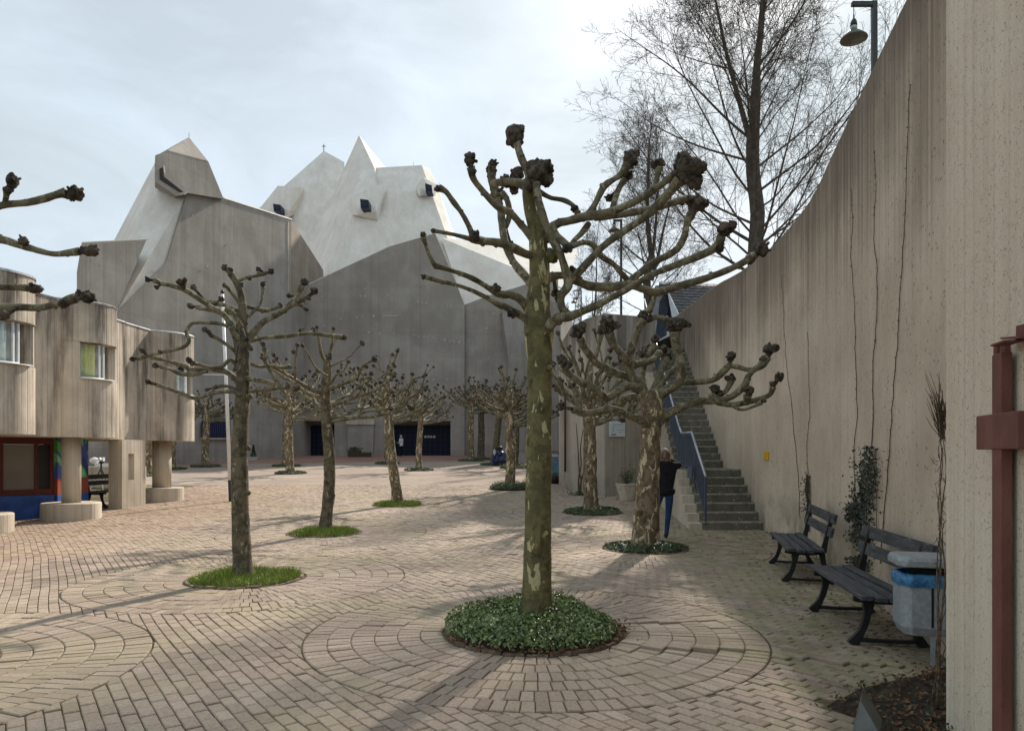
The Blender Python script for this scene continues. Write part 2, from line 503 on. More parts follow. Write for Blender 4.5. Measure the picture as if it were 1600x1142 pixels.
# ------------------------------------------------------------------ ground
def brick_mat():
    m = NT('paving_brick', 0.82, 0.25)
    at = m.t.nodes.new('ShaderNodeAttribute'); at.attribute_name = 'tone'
    bw = m.t.nodes.new('ShaderNodeSeparateColor'); m.link(at.outputs['Color'], bw.inputs[0])
    c = m.mix(bw.outputs[0], (0.285, 0.218, 0.175), (0.47, 0.378, 0.315))
    c = m.mix(m.math('MULTIPLY', bw.outputs[1], 0.4), c, (0.40, 0.345, 0.265))
    c = m.mix(m.ramp(m.noise(42, 5, 0.7), 0.36, 0.70, 0, 0.75), c, m.mix(1.0, c, (0.62, 0.6, 0.57), 'MULTIPLY'))
    c = m.mix(m.ramp(m.noise(0.35, 4, 0.6), 0.40, 0.65, 0, 0.55), c, m.mix(1.0, c, (0.80, 0.79, 0.74), 'MULTIPLY'))
    x, y, z = m.xyz()
    # moss and algae where the wall keeps the paving damp
    damp = m.math('MULTIPLY', m.ramp(m.math('SUBTRACT', x, m.math('MULTIPLY', y, 0.13)), 0.2, 2.0), m.ramp(m.noise(2.6, 6, 0.7), 0.42, 0.64, 0.05, 1.0))
    c = m.mix(m.math('MULTIPLY', damp, 0.72), c, (0.200, 0.200, 0.080))
    dk = m.math('MULTIPLY', m.ramp(m.math('SUBTRACT', x, m.math('MULTIPLY', y, 0.13)), 0.4, 2.2), m.ramp(m.noise(5.0, 5, 0.7), 0.40, 0.66))
    c = m.mix(m.math('MULTIPLY', dk, 0.5), c, m.mix(1.0, c, (0.5, 0.48, 0.44), 'MULTIPLY'))
    wid = m.math('MULTIPLY', m.ramp(m.noise(0.6, 4, 0.6, m.coord((1, 1, 1), (9, 2, 0))), 0.44, 0.66), 0.34)
    c = m.mix(wid, c, (0.36, 0.32, 0.185))
    red = m.ramp(m.math('ADD', x, m.math('MULTIPLY', m.math('SUBTRACT', m.noise(0.5, 3), 0.5), 5.0)), -8.2, -5.8, 0.42, 0.0)
    c = m.mix(red, c, m.mix(1.0, c, (1.02, 0.86, 0.80), 'MULTIPLY'))
    m.color(c)
    m.bump(m.math('ADD', m.noise(60, 4, 0.6), m.noise(180, 2, 0.5)), 0.25, 0.006)
    return m.mat

def ground_mat():
    m = NT('joint_sand_and_far_paving', 0.95, 0.15)
    x, y, z = m.xyz()
    jn = m.mix(m.ramp(m.noise(2.2, 5, 0.65), 0.4, 0.62), (0.110, 0.084, 0.060), (0.160, 0.148, 0.064))
    jn = m.mix(m.ramp(m.noise(30, 3), 0.35, 0.7, 0, 0.6), jn, (0.060, 0.05, 0.04))
    far = m.mix(m.ramp(m.noise(0.5, 5, 0.6), 0.35, 0.68), (0.300, 0.243, 0.202), (0.385, 0.316, 0.265))
    vb = m.voro(7, m.coord((1, 0.5, 1)), out='Color')
    bw = m.t.nodes.new('ShaderNodeRGBToBW'); m.link(vb, bw.inputs[0])
    far = m.mix(m.math('MULTIPLY', bw.outputs[0], 0.4), far, m.mix(1.0, far, (0.6, 0.58, 0.57), 'MULTIPLY'))
    red = m.ramp(m.math('ADD', y, m.math('MULTIPLY', x, -0.35)), 48.5, 49.5)
    far = m.mix(red, far, m.mix(1.0, far, (0.95, 0.70, 0.66), 'MULTIPLY'))
    m.color(m.mix(m.ramp(y, YB - 0.5, YB - 0.05, smooth=False), jn, far))
    m.bump(m.noise(25, 4), 0.3, 0.01)
    return m.mat

def build_ground():
    xs = np.unique(np.concatenate([np.linspace(-400, -40, 10), np.linspace(-40, 40, 81), np.linspace(40, 400, 10)]))
    ys = np.unique(np.concatenate([np.linspace(-300, -10, 8), np.linspace(-10, 70, 161), np.linspace(70, 900, 12)]))
    X, Y = np.meshgrid(xs, ys)
    Z = Gn(Y)
    inb = (Y < YB - 0.2) & (Y > 2.5) & (X > -12.5) & (X < 7)
    Z = np.where(inb, Z - 0.014, Z)
    v = np.stack([X.ravel(), Y.ravel(), Z.ravel()], 1)
    nx = len(xs)
    fs = [(j * nx + i, j * nx + i + 1, (j + 1) * nx + i + 1, (j + 1) * nx + i) for j in range(len(ys) - 1) for i in range(nx - 1)]
    b = MB(); b.add(v, fs)
    o = b.build('plaza_paving', ground_mat(), smooth=True)
    tag(o, 'brick paved plaza with rings of brick round each tree', 'paving', kind='structure')
    return o

def clip_half(poly, nx, ny, d):
    """keep the part of a polygon where nx*x+ny*y >= d"""
    res = []
    k = len(poly)
    for i in range(k):
        a, b = poly[i], poly[(i + 1) % k]
        da, db = a[0] * nx + a[1] * ny - d, b[0] * nx + b[1] * ny - d
        if da >= 0: res.append(a)
        if da * db < 0:
            t = da / (da - db)
            res.append((a[0] + (b[0] - a[0]) * t, a[1] + (b[1] - a[1]) * t))
    return res

def heave(x, y):
    """bricks lifted by the roots of the big plane"""
    h = 0.0
    for (x0, x1, yc, sl, amp, dec) in ((0.75, 2.1, 5.78, -0.04, 0.030, 0.30), (0.75, 2.15, 6.62, 0.10, 0.016, 0.3), (1.9, 3.1, 5.55, -0.25, 0.024, 0.4)):
        yy = y - (yc + sl * (x - x0))
        if x0 < x < x1 and yy > 0:
            w = min(1, (x - x0) / 0.35, (x1 - x) / 0.35)
            h += amp * w * math.exp(-yy / dec)
    return h

def build_bricks(ground):
    rng = np.random.RandomState(5)
    a = np.array((0.585, -0.811)); n = np.array((0.811, 0.585))
    Lb, Wb, gap = 0.178, 0.095, 0.0065
    polys = []
    ctr = np.array([t[:2] for t in TREES if t[1] < YB + 2]); beds = np.array([t[2] for t in TREES if t[1] < YB + 2])
    # straight courses, gently bowed
    I, J = np.meshgrid(np.arange(-210, 345), np.arange(-205, 150), indexing='ij')
    u = (J + 0.5 * (I % 2)) * Lb + 0.05 * rng.uniform(-1, 1, I.shape) * 0.1
    v = I * Wb
    def warp(u, v):
        s = 0.14 * np.sin(u / 3.1 + 0.12 * v) + 0.006 * np.sin(u * 2.3 + v * 1.7)
        return u[..., None] * a + (v + s)[..., None] * n
    hu, hv = (Lb - gap) / 2, (Wb - gap) / 2
    cs = np.stack([warp(u + su * hu, v + sv * hv) for su, sv in ((-1, -1), (1, -1), (1, 1), (-1, 1))], 2)
    cen = cs.mean(2)
    wx = np.interp(cen[..., 1], WP[:, 1], WP[:, 0])
    ok = (cen[..., 1] > 2.9) & (cen[..., 1] < YB) & (cen[..., 0] > -11.8) & (cen[..., 0] < wx - 0.06) & (np.abs(cen[..., 0]) < cen[..., 1] * 0.95 + 2.5)
    cs, cen = cs[ok], cen[ok]
    d = np.linalg.norm(cs[:, :, None, :] - ctr[None, None], axis=3)
    inside = d < RING_R
    full_out = ~inside.any(axis=(1, 2))
    for q in cs[full_out]: polys.append(([tuple(p) for p in q], True))
    part = inside.any(axis=(1, 2)) & ~(inside.all(axis=1).any(axis=1))
    for q, ins in zip(cs[part], inside[part]):
        pl = [tuple(p) for p in q]
        for k in np.where(ins.any(axis=0))[0]:
            m = np.mean(pl, axis=0) - ctr[k]; m /= np.linalg.norm(m) + 1e-9
            pl = clip_half(pl, m[0], m[1], m @ ctr[k] + RING_R + 0.012)
            if len(pl) < 3: break
        if len(pl) >= 3:
            A = 0.5 * abs(sum(pl[i][0] * pl[(i + 1) % len(pl)][1] - pl[(i + 1) % len(pl)][0] * pl[i][1] for i in range(len(pl))))
            if A > 0.0012: polys.append((pl, False))
    # rings
    for (cx, cy), rb in zip(ctr, beds):
        r0 = rb + 0.07 if rb > 0 else 0.86
        nr = int(round((RING_R - r0) / 0.204)); st = (RING_R - r0) / nr
        for k in range(nr):
            ra, rbb = r0 + k * st + gap * 0.5, r0 + (k + 1) * st - gap * 0.5
            m = int(round(2 * math.pi * (ra + rbb) / 2 / Wb)); off = rng.uniform(0, 1)
            for j in range(m):
                jit = rng.uniform(-0.1, 0.1)
                t0, t1 = 2 * math.pi * (j + off) / m, 2 * math.pi * (j + 1 + off) / m
                ga, gb = gap * 0.5 / ra, gap * 0.5 / rbb
                pl = [(cx + ra * math.cos(t0 + ga), cy + ra * math.sin(t0 + ga)), (cx + rbb * math.cos(t0 + gb), cy + rbb * math.sin(t0 + gb)),
                      (cx + rbb * math.cos(t1 - gb), cy + rbb * math.sin(t1 - gb)), (cx + ra * math.cos(t1 - ga), cy + ra * math.sin(t1 - ga))]
                c = np.mean(pl, axis=0)
                if c[1] < 2.9 or c[0] > wall_x(c[1]) - 0.1: continue
                polys.append((pl, True))
    # soil bed by the near wall stays open
    def in_bed(x, y): return x > 2.02 + 0.25 * math.sin(y * 5) * 0.4 and y < 4.55 + 0.55 * (x - 2.0) and x < 4 and not y > 5.2
    polys = [p for p in polys if not in_bed(*np.mean(p[0], axis=0))]
    # which ones show largest
    vis = []
    for i, (pl, whole) in enumerate(polys):
        c = np.mean(pl, axis=0)
        z = G(*c)
        px, py = 800 + F * c[0] / c[1], HOR + F * (EYE - z) / c[1]
        if whole and 5 < px < 1470 and py < 1135: vis.append((c[1], i))
    vis.sort()
    single = set(i for _, i in vis[:300])
    mat = brick_mat()
    big = MB(); tones = []
    def brick_geo(pl, near):
        k = len(pl)
        c = np.mean(pl, axis=0)
        z = G(*c) + rng.normal(0, 0.0028) + heave(c[0], c[1])
        tx, ty = rng.normal(0, 0.012, 2)
        zt = [z + SLOPE(c[1]) * (p[1] - c[1]) + tx * (p[0] - c[0]) + ty * (p[1] - c[1]) for p in pl]
        area = 0.5 * sum(pl[i][0] * pl[(i + 1) % k][1] - pl[(i + 1) % k][0] * pl[i][1] for i in range(k))
        if area < 0: pl = pl[::-1]; zt = zt[::-1]
        if near:
            ins = 0.007
            top = []
            for p in pl:
                q = c - np.asarray(p); l = np.linalg.norm(q) + 1e-9
                q = np.asarray(p) + q / l * min(ins * 1.5, l * 0.4)
                top.append(tuple(q))
            V = [(*p, h) for p, h in zip(top, zt)] + [(*p, h - 0.006) for p, h in zip(pl, zt)] + [(*p, h - 0.06) for p, h in zip(pl, zt)]
            Fs = [tuple(range(k))]
            for s in (0, k):
                Fs += [(s + i, s + k + i, s + k + (i + 1) % k, s + (i + 1) % k) for i in range(k)]
        else:
            V = [(*p, h) for p, h in zip(pl, zt)] + [(*p, h - 0.035) for p, h in zip(pl, zt)]
            Fs = [tuple(range(k))] + [(i, k + i, k + (i + 1) % k, (i + 1) % k) for i in range(k)]
        return V, Fs, c, z
    def tone(c):
        t = 0.5 + 0.30 * noise.noise(Vector((c[0] * 0.7, c[1] * 0.7, 0))) + rng.normal(0, 0.22)
        g = 0.35 + rng.normal(0, 0.25)
        return (min(1, max(0, t)), min(1, max(0, g)), rng.uniform(0, 1), 1)
    for i, (pl, whole) in enumerate(polys):
        cy = pl[0][1]
        V, Fs, c, z = brick_geo(pl, cy < 11)
        tn = tone(c)
        if i in single:
            me = bpy.data.meshes.new('brick')
            me.from_pydata([(x - c[0], y - c[1], h - z) for x, y, h in V], [], Fs)
            at = me.attributes.new('tone', 'FLOAT_COLOR', 'FACE')
            at.data.foreach_set('color', list(tn) * len(Fs))
            me.materials.append(mat)
            o = bpy.data.objects.new('brick', me); o.location = (c[0], c[1], z); o.parent = ground; C.objects.link(o)
        else:
            big.add(V, Fs); tones.extend(list(tn) * len(Fs))
    o = big.build('paving_bricks', mat, parent=ground)
    at = o.data.attributes.new('tone', 'FLOAT_COLOR', 'FACE'); at.data.foreach_set('color', tones)
    o['kind'] = 'stuff'
    print('bricks', len(polys))

def SLOPE(y):
    return SL / (1 + math.exp(-max(-30, min(30, (y - 14) / 1.3))))

ground = build_ground()
build_bricks(ground)
# ------------------------------------------------------------------ upper terrace behind the retaining wall
def build_terrace():
    pts = [tuple(p + np.array((0.45, 0.0))) for p in WP if p[1] > 3]
    b = MB()
    inner = [(x, y, wall_top(y) - 0.35) for x, y in pts]
    k = len(inner)
    outer = [(200.0, y if 0 < i < k - 1 else (-60 if i == 0 else 160), 6.3) for i, (x, y, z) in enumerate(inner)]
    V = inner + outer
    b.add(V, [(i, k + i, k + i + 1, i + 1) for i in range(k - 1)])
    # the terrace goes on behind the stairs and the corner wall
    e = inner[-1]
    b.add([e, (200, 160, 6.6), (4.4, 160, 8.5), (4.4, 45, 7.4), (3.2, 30, 6.3), (4.6, e[1] + 0.1, 5.40)], [(0, 1, 2, 3, 4, 5)])
    o = b.build('upper_terrace', plain('terrace_ground', (0.16, 0.15, 0.11), 0.95, var=0.25, scale=2))
    tag(o, 'raised ground of the terrace behind the tall concrete wall', 'terrace', kind='structure')
build_terrace()

def build_retaining_wall():
    root = empty('retaining_wall', (5.0, 12, 0), 0, 'tall curved retaining wall of board marked concrete with black weathered top', 'wall')
    JY = [14.45, 9.35]
    cuts = [0] + sorted(int(np.argmin(np.abs(WP[:, 1] - y))) for y in JY) + [len(WP) - 1]
    tg = np.gradient(WP, axis=0); tg /= np.linalg.norm(tg, axis=1, keepdims=True)
    nr = np.stack([-tg[:, 1], tg[:, 0]], 1)
    for a, c in zip(cuts[:-1], cuts[1:]):
        b = MB(); V = []; Fs = []
        idx = list(range(a, c + 1))
        zs = [-0.4, 0.8, 2.2, 3.6, 4.8]
        for i in idx:
            p = WP[i].copy()
            if i == c and c != len(WP) - 1: p = p - tg[i] * 0.010
            top = wall_top(WP[i][1])
            f = [(p[0], p[1], z) for z in zs] + [(p[0], p[1], top - 0.02), (p[0] - nr[i][0] * 0.02, p[1] - nr[i][1] * 0.02, top),
                 (p[0] - nr[i][0] * 0.38, p[1] - nr[i][1] * 0.38, top), (p[0] - nr[i][0] * 0.38, p[1] - nr[i][1] * 0.38, -0.4)]
            V += f
        m = len(zs) + 4
        for k in range(len(idx) - 1):
            for j in range(m):
                Fs.append((k * m + j, (k + 1) * m + j, (k + 1) * m + (j + 1) % m, k * m + (j + 1) % m))
        Fs.append(tuple(range(m))); Fs.append(tuple((len(idx) - 1) * m + j for j in range(m))[::-1])
        b.add(V, Fs)
        o = b.build('wall_panel', M_wall, root)
        fix_normals(o)
build_retaining_wall()

# ------------------------------------------------------------------ near wall that carries the cross
NT_A = np.array((2.462, 4.0)); NT_T = np.array((-0.24, -0.97)) / math.hypot(0.24, 0.97); NT_N = np.array((NT_T[1], -NT_T[0]))
if NT_N[0] > 0: NT_N = -NT_N
def near_pt(px, py, off=0.0):
    """point on the plane off metres in front of the near wall"""
    r = (px - 800) / F
    o = NT_A + NT_N * off
    t = (r * o[1] - o[0]) / (NT_T[0] - r * NT_T[1])
    q = o + NT_T * t
    return Vector((q[0], q[1], EYE + (HOR - py) / F * q[1]))
def build_near_wall():
    b = MB()
    e = NT_A + NT_T * 6.5
    th = -NT_N * 0.5
    b.prism([tuple(NT_A), tuple(NT_A + th), tuple(e + th), tuple(e)], -0.4, 6.4)
    o = b.build('rough_wall', M_near, bevel=0.015)
    fix_normals(o)
    tag(o, 'rough pitted concrete wall carrying the rust red cross', 'wall')
build_near_wall()

# ------------------------------------------------------------------ corner wall beside the stairs
def build_corner_wall():
    root = empty('corner_wall', (3.2, 23, G(3, 23)), 0, 'weathered concrete corner wall with white sign beside the stairs', 'wall')
    b = MB()
    front = [(2.93, 22.2), (2.42, 22.95), (2.02, 24.0), (1.86, 25.4), (1.80, 27.0), (1.95, 29.0), (3.2, 31.0)]
    rear = [(4.55, 31.0), (4.70, 23.1)]
    tops = {(2.93, 22.2): 6.05, (2.42, 22.95): 6.03, (2.02, 24.0): 5.98}
    pl = front + rear
    k = len(pl)
    V = [(x, y, -0.2) for x, y in pl] + [(x, y, tops.get((x, y), 5.75 if y > 25 and x < 3 else 6.1)) for x, y in pl]
    b.add(V, [tuple(range(k)), tuple(range(k, 2 * k))[::-1]] + [(i, k + i, k + (i + 1) % k, (i + 1) % k) for i in range(k)])
    o = b.build('wall_face', M_block, root, bevel=0.02); fix_normals(o)
    # rain pipe on the rounded side
    p = MB(); q = P(884.5, 700, 24.6)
    p.tube([(q.x - 0.03, q.y, 1.0), (q.x - 0.03, q.y, 4.05)], [0.04, 0.04], 8, 1)
    p.build('rain_pipe', plain('pipe_brown', (0.06, 0.045, 0.04), 0.6), root, smooth=True)
    # sign
    s = empty('sign_board', (0, 0, 0), 0, 'square white sign with small lettering on the grey corner wall', 'sign')
    A, B = np.array((2.93, 22.2)), np.array((4.70, 23.1))
    t = (B - A) / np.linalg.norm(B - A); n = np.array((t[1], -t[0]))
    def on(px, py, off):
        r = (px - 800) / F; o_ = A + n * off
        k_ = (r * o_[1] - o_[0]) / (t[0] - r * t[1]); q_ = o_ + t * k_
        return np.array((q_[0], q_[1], EYE + (HOR - py) / F * q_[1]))
    def plate(x0, y0, x1, y1, o0, o1):
        v = []
        for off in (o0, o1):
            v += [on(x0, y1, off), on(x1, y1, off), on(x1, y0, off), on(x0, y0, off)]
        return v, [(0, 1, 2, 3)[::-1], (4, 5, 6, 7), (0, 1, 5, 4), (1, 2, 6, 5), (2, 3, 7, 6), (3, 0, 4, 7)]
    m = MB(); m.add(*plate(951.5, 657.5, 976.5, 682, 0.002, 0.05)); o = m.build('panel', plain('sign_white', (0.62, 0.65, 0.68), 0.4, var=0.03), s); fix_normals(o)
    m = MB(); rng = random.Random(3)
    for (x0, x1, y, h) in ((958.5, 975, 663.3, 0.55), (960.5, 975, 667.4, 0.3), (962.5, 975, 671.4, 0.5), (966.5, 973.5, 675.0, 0.35)):
        x = x0
        while x < x1 - 0.5:
            w = rng.uniform(0.5, 1.5); m.add(*plate(x, y - h, min(x1, x + w), y + h, 0.051, 0.053)); x += w + rng.uniform(0.2, 0.5)
    m.build('lettering', plain('sign_grey', (0.16, 0.18, 0.19), 0.6, var=0.02), s)
    m = MB(); m.add(*plate(956.5, 662, 960.0, 676, 0.051, 0.053)); m.build('print_field', plain('sign_pale_blue', (0.45, 0.55, 0.62), 0.5, var=0.08), s)
    m = MB(); m.add(*plate(955.2, 678.3, 959.5, 679.8, 0.0535, 0.055)); m.add(*plate(959.3, 678.6, 961.2, 679.9, 0.0535, 0.055)); m.add(*plate(961.0, 677.4, 962.8, 679.0, 0.0535, 0.055))
    m.build('dark_emblem', plain('sign_dark', (0.02, 0.03, 0.05), 0.6), s)
build_corner_wall()

# ------------------------------------------------------------------ stairs
M_nose = plain('pale_nosing', (0.36, 0.34, 0.30), 0.9, var=0.2, scale=8)  # pale strip along the front edge of each step
ST_R, ST_T, ST_Y0 = 0.175, 0.32, 14.6
steps = []
for i in range(7): steps.append((ST_Y0 + ST_T * i, 0.03 + ST_R * (i + 1)))
for i in range(21): steps.append((18.5 + 0.285 * i, steps[6][1] + 0.19 * (i + 1)))
def st_w(y): return 1.25
def build_stairs():
    root = empty('staircase', (4.8, 14.6, 0.03), 0, 'long concrete staircase climbing along the tall curved wall', 'staircase')
    ends = [s[0] for s in steps[1:]] + [26.4]
    prev = None
    for k, ((y, z), y1) in enumerate(zip(steps, ends)):
        b = MB()
        xr0, xr1 = wall_x(y) - 0.004, wall_x(y1) - 0.004
        xl0, xl1 = xr0 - st_w(y), xr1 - st_w(y1)
        zb = (steps[k - 1][1] - 0.09) if k else -0.2
        v = [(xl0, y, zb), (xr0, y, zb), (xr1, y1 + 0.03, zb), (xl1, y1 + 0.03, zb), (xl0, y, z), (xr0, y, z), (xr1, y1 + 0.03, z), (xl1, y1 + 0.03, z)]
        b.add(v, [(0, 1, 2, 3)[::-1], (4, 5, 6, 7), (0, 1, 5, 4), (1, 2, 6, 5), (2, 3, 7, 6), (3, 0, 4, 7)])
        o = b.build('step', M_step, root, bevel=0.008)
        fix_normals(o)
        nb = MB(); nb.box(((xl0 + xr0) / 2, y - 0.001, z - 0.010), (xr0 - xl0 - 0.02, 0.016, 0.026)); nb.build('nosing', M_nose, root)
    # flank wall that carries the flight, stepped at the top
    b = MB(); pts = []
    def xl(y): return wall_x(y) - st_w(y)
    V, Fs = [], []
    for k, ((y, z), y1) in enumerate(zip(steps, ends)):
        for (ya, yb) in (((y + 0.02, (y + y1) / 2), ((y + y1) / 2, y1 + 0.018)) if k == 6 else ((y + 0.02, y1 + 0.018),)):
            v = [(xl(ya) - 0.26, ya, -0.2), (xl(ya) - 0.004, ya, -0.2), (xl(yb) - 0.004, yb, -0.2), (xl(yb) - 0.26, yb, -0.2)]
            v += [(a, c, z - 0.035) for a, c, _ in v]
            b.add(v, [(0, 1, 2, 3)[::-1], (4, 5, 6, 7), (0, 1, 5, 4), (1, 2, 6, 5), (2, 3, 7, 6), (3, 0, 4, 7)])
    o = b.build('flank_wall', M_pale, root); fix_normals(o)
    # railing
    mr = plain('railing_slate_blue', (0.055, 0.075, 0.115), 0.45, 0.5, var=0.08)
    mh = plain('handrail_grey', (0.42, 0.45, 0.50), 0.35, 0.5, metal=0.4, var=0.06)
    rl = empty('stair_railing', (4.2, 14.7, 0.2), 0, 'slate blue bar railing with pale handrail on the stairs', 'railing')
    def xr(y): return xl(y) + 0.07
    def tread(y):
        zz = 0.03
        for a, c in steps:
            if y >= a: zz = c
        return zz
    def line(y):                      # smooth pitch line of the flights and the landing between
        if y < 16.45: return 0.205 + ST_R / ST_T * (y - ST_Y0)
        if y < 18.4: return steps[6][1]
        return steps[7][1] + 0.19 / 0.285 * (y - 18.5)
    H = 0.93
    path = [14.62, 16.45, 18.3, 25.9]
    hand = [(14.62, line(14.62) + H), (16.4, line(16.4) + H), (17.9, line(16.4) + H + 0.02), (18.45, line(18.5) + H + 0.02), (25.9, line(25.9) + H)]
    b = MB()
    for (ya, za), (yb, zb) in zip(hand[:-1], hand[1:]):
        b.tube([(xr(ya), ya, za), (xr(yb), yb, zb)], [0.026, 0.026], 8, 1)
    b.build('handrail', mh, rl, smooth=True)
    def hz(y): return float(np.interp(y, [h[0] for h in hand], [h[1] for h in hand]))
    b = MB()
    for (ya, za), (yb, zb) in zip(hand[:-1], hand[1:]):
        b.tube([(xr(ya), ya, za - 0.80), (xr(yb), yb, zb - 0.80)], [0.016, 0.016], 6, 1)
        b.tube([(xr(ya), ya, za - 0.06), (xr(yb), yb, zb - 0.06)], [0.014, 0.014], 6, 1)
    b.build('rail', mr, rl, smooth=True)
    y = 14.62; k = 0
    bar = None
    while y < 25.9:
        post = k % 12 == 0
        z1 = hz(y) - 0.01; z0 = (tread(y) - 0.06) if post else z1 - 0.80
        b = MB(); r = 0.020 if post else 0.0105
        b.box((xr(y), y, (z0 + z1) / 2), (2 * r, 2 * r, z1 - z0))
        b.build('post' if post else 'bar', mr, rl)
        y += 0.105; k += 1
    # small gate box on the outside of the railing
    b = MB(); b.box((xr(15.0) - 0.02, 15.9, line(15.9) + 0.28), (0.03, 0.30, 0.26)); b.build('plate', mr, rl)
build_stairs()

# ------------------------------------------------------------------ church
M_doorblue = plain('door_blue_steel', (0.005, 0.010, 0.028), 0.55, 0.2, var=0.15, scale=3)
M_doorbar = plain('door_bar_blue', (0.010, 0.019, 0.044), 0.5, 0.3)
M_glass = plain('dark_blue_glass', (0.012, 0.018, 0.032), 0.25, 0.25)
M_white = plain('white_paint', (0.72, 0.73, 0.74), 0.45, var=0.04)
def build_church():
    ch = empty('pilgrimage_church', (-9, 60, 1.5), 0, 'crystalline concrete pilgrimage church with pale folded roofs and dark walls', 'church')
    FY = 57.0
    def ym(px):  # the left wall runs obliquely towards us
        return 1 / float(np.interp(px, [120, 300, 455], [1 / 36.5, 1 / 44.0, 1 / 54.0]))
    def m3(px, py, d=0.0): return P(px, py, ym(px) * (1 + d / 45))      # on the vertical plane of the left wall, or parallel to it
    # dark facades
    slab('front_wall', [(430, 469, FY), (609, 385.5, FY), (680, 365, FY), (726, 476, FY), (726, 655, FY), (430, 655, FY)], (-2.0, 4.0, -1.0), 1.0, M_church, ch)
    # ground storey of the front: piers between the door recesses
    def pier(x0, x1, y0, y=FY, name='wall_pier', th=3.2):
        slab(name, [(x0, y0, y), (x1, y0, y), (x1, 724, y), (x0, 724, y)], (0, th, 0), 1.0, M_church, ch)
    pier(430, 441, 655.02); pier(522.5, 601, 655.02); pier(704, 726, 655.02)
    slab('pier_cap', [(541, 655.5, FY - 0.35), (585, 655.5, FY - 0.35), (585, 663, FY - 0.35), (541, 663, FY - 0.35)], (0, 0.349, 0), 1.0, M_pale, ch)
    slab('middle_pier', [(542, 663.05, FY - 0.25), (584, 663.05, FY - 0.25), (582, 724, FY - 0.25), (544, 724, FY - 0.25)], (0, 0.249, 0), 1.0, M_church, ch)
    slab('left_wall', [m3(293, 299), m3(349, 310), m3(455, 343.5), m3(455, 724), m3(165, 745), m3(165, 500), m3(180, 491), m3(259, 411)], (0.3, 8, -1.8), 1.0, M_church, ch)
    slab('side_wall', [P(455.5, 344.5, 54.05), P(505, 421.5, 61.5), P(508, 470, 61.8), P(455.5, 470, 54.05)], (-0.8, 0.8, 0), 1.0, M_churchb, ch)
    slab('outer_wall', [m3(127.5, 379.5, -1.5), m3(229, 374.5, -1.5), m3(180, 490, -1.5), m3(172, 508, -1.5), m3(172, 745, -1.5), m3(127.5, 745, -1.5)], (-3.0, 4, 0.6), 0.8, M_church, ch)
    slab('right_wall', [(726.3, 476, 57.4), (762, 462.5, 57.4), (800, 451, 57.4), (800, 724, 57.4), (726.3, 724, 57.4)], (-0.5, 4, -0.4), 1.0, M_church, ch)
    slab('right_wall', [(784, 487, 56.5), (800, 451.5, 56.9), (872, 428, 56.9), (872, 724, 56.5), (793, 724, 56.5), (795, 560, 56.2)], (-1.0, 4.5, -0.4), 1.0, M_church, ch)
    slab('far_side_wall', [(858, 470, 52.5), (876, 475, 51), (876, 722, 51), (858, 722, 52.5)], (1.2, 4, -0.3), 1.0, M_church, ch)
    slab('low_wall', [(803, 707, 44.5), (862, 707, 43), (862, 729, 43), (803, 727, 44.5)], (0, 0.5, 0), 1.0, M_church, ch)
    # tower with the slit
    slab('tower_head', [m3(q[0], q[1], -0.7) for q in ((242.5, 243), (262, 235.5), (325.5, 252.5), (349.5, 311), (296, 302), (288, 303), (275, 305.5), (243, 283))], (-1.9, 3.4, 0.9), 0.92, M_church, ch)
    hull('tower_tip', [m3(262, 235, -0.72), m3(325, 252, -0.72), m3(295, 214.5, 0.6), m3(244, 243.5, -0.68), m3(300, 250, 3.0)], M_church, ch)
    slab('slit_frame', [m3(q[0], q[1], -1.0) for q in ((247.5, 260), (255.5, 258), (257.5, 271), (263, 270), (294, 297), (288, 303.5), (275.5, 306), (242.5, 284), (242.5, 262))], (-0.1, 0.30, 0.05), 1.0, M_church, ch)
    slab('slit_shade_plate', [m3(q[0], q[1], -1.04) for q in ((249.5, 264), (254.5, 261.5), (256, 276), (286.5, 300), (280, 300.5), (250, 280.5))], (0.0, 0.035, 0), 1.0, plain('slit_shade', (0.012, 0.012, 0.013), 0.9), ch)  # proud dark plate, the shade inside the slit put into its colour
    b = MB(); q = m3(295.3, 214, 0.6); b.tube([q, q + Vector((0, 0, 0.28))], [0.02, 0.012], 5, 1); b.build('finial', M_doorbar, ch)
    def on_plane(px, py, A, B, D_):
        n_ = (B - A).cross(D_ - A); d_ = P(px, py, 1.0) - Vector((0, 0, EYE)); o_ = Vector((0, 0, EYE))
        return o_ + d_ * ((A - o_).dot(n_) / d_.dot(n_))
    R1_, R2_, T_ = m3(259, 411, 0.15), m3(294, 299.5, 0.15), P(246, 247, 46.5)
    S_ = on_plane(178, 376, R1_, R2_, T_)
    print('slope depth', S_.y)
    hull('roof_slope', [m3(180, 491, 0.15), R1_, R2_, T_, S_, on_plane(200, 376, R1_, R2_, T_), m3(330, 330, 4), T_ + Vector((1, 4, -1)), S_ + Vector((0, 3, -4))], M_roof, ch)
    # dark bird traces under the slit
    sp = MB(); rg = random.Random(8)
    for k in range(26):
        px = rg.uniform(254, 291); py = 306 + (291 - px) * 0.78 + rg.uniform(-2, 10)
        q = on_plane(px, py, R1_, R2_, T_)
        w = rg.uniform(0.08, 0.2)
        sp.box(q + Vector((0, -0.05, 0)), (w, 0.06, w * rg.uniform(0.8, 2.2)))
    o = sp.build('dark_streaks', M_step, ch); o['kind'] = 'stuff'
    # pale roofs
    hull('west_spire', [(506, 236, 78), (538, 253.5, 78), (453, 291.5, 75.5), (404, 326, 74), (430, 460, 66.5), (545, 440, 68.5), (470, 300, 74.3), (520, 280, 82)], M_roof, ch)
    hull('main_spire', [(561, 211.5, 70), (602, 261.5, 75), (585, 262.5, 68.0), (484, 382, 67.2), (500, 440, 62.6), (514, 450, 61.8), (562, 300, 65.9), (612, 440, 62.5)], M_roof, ch)
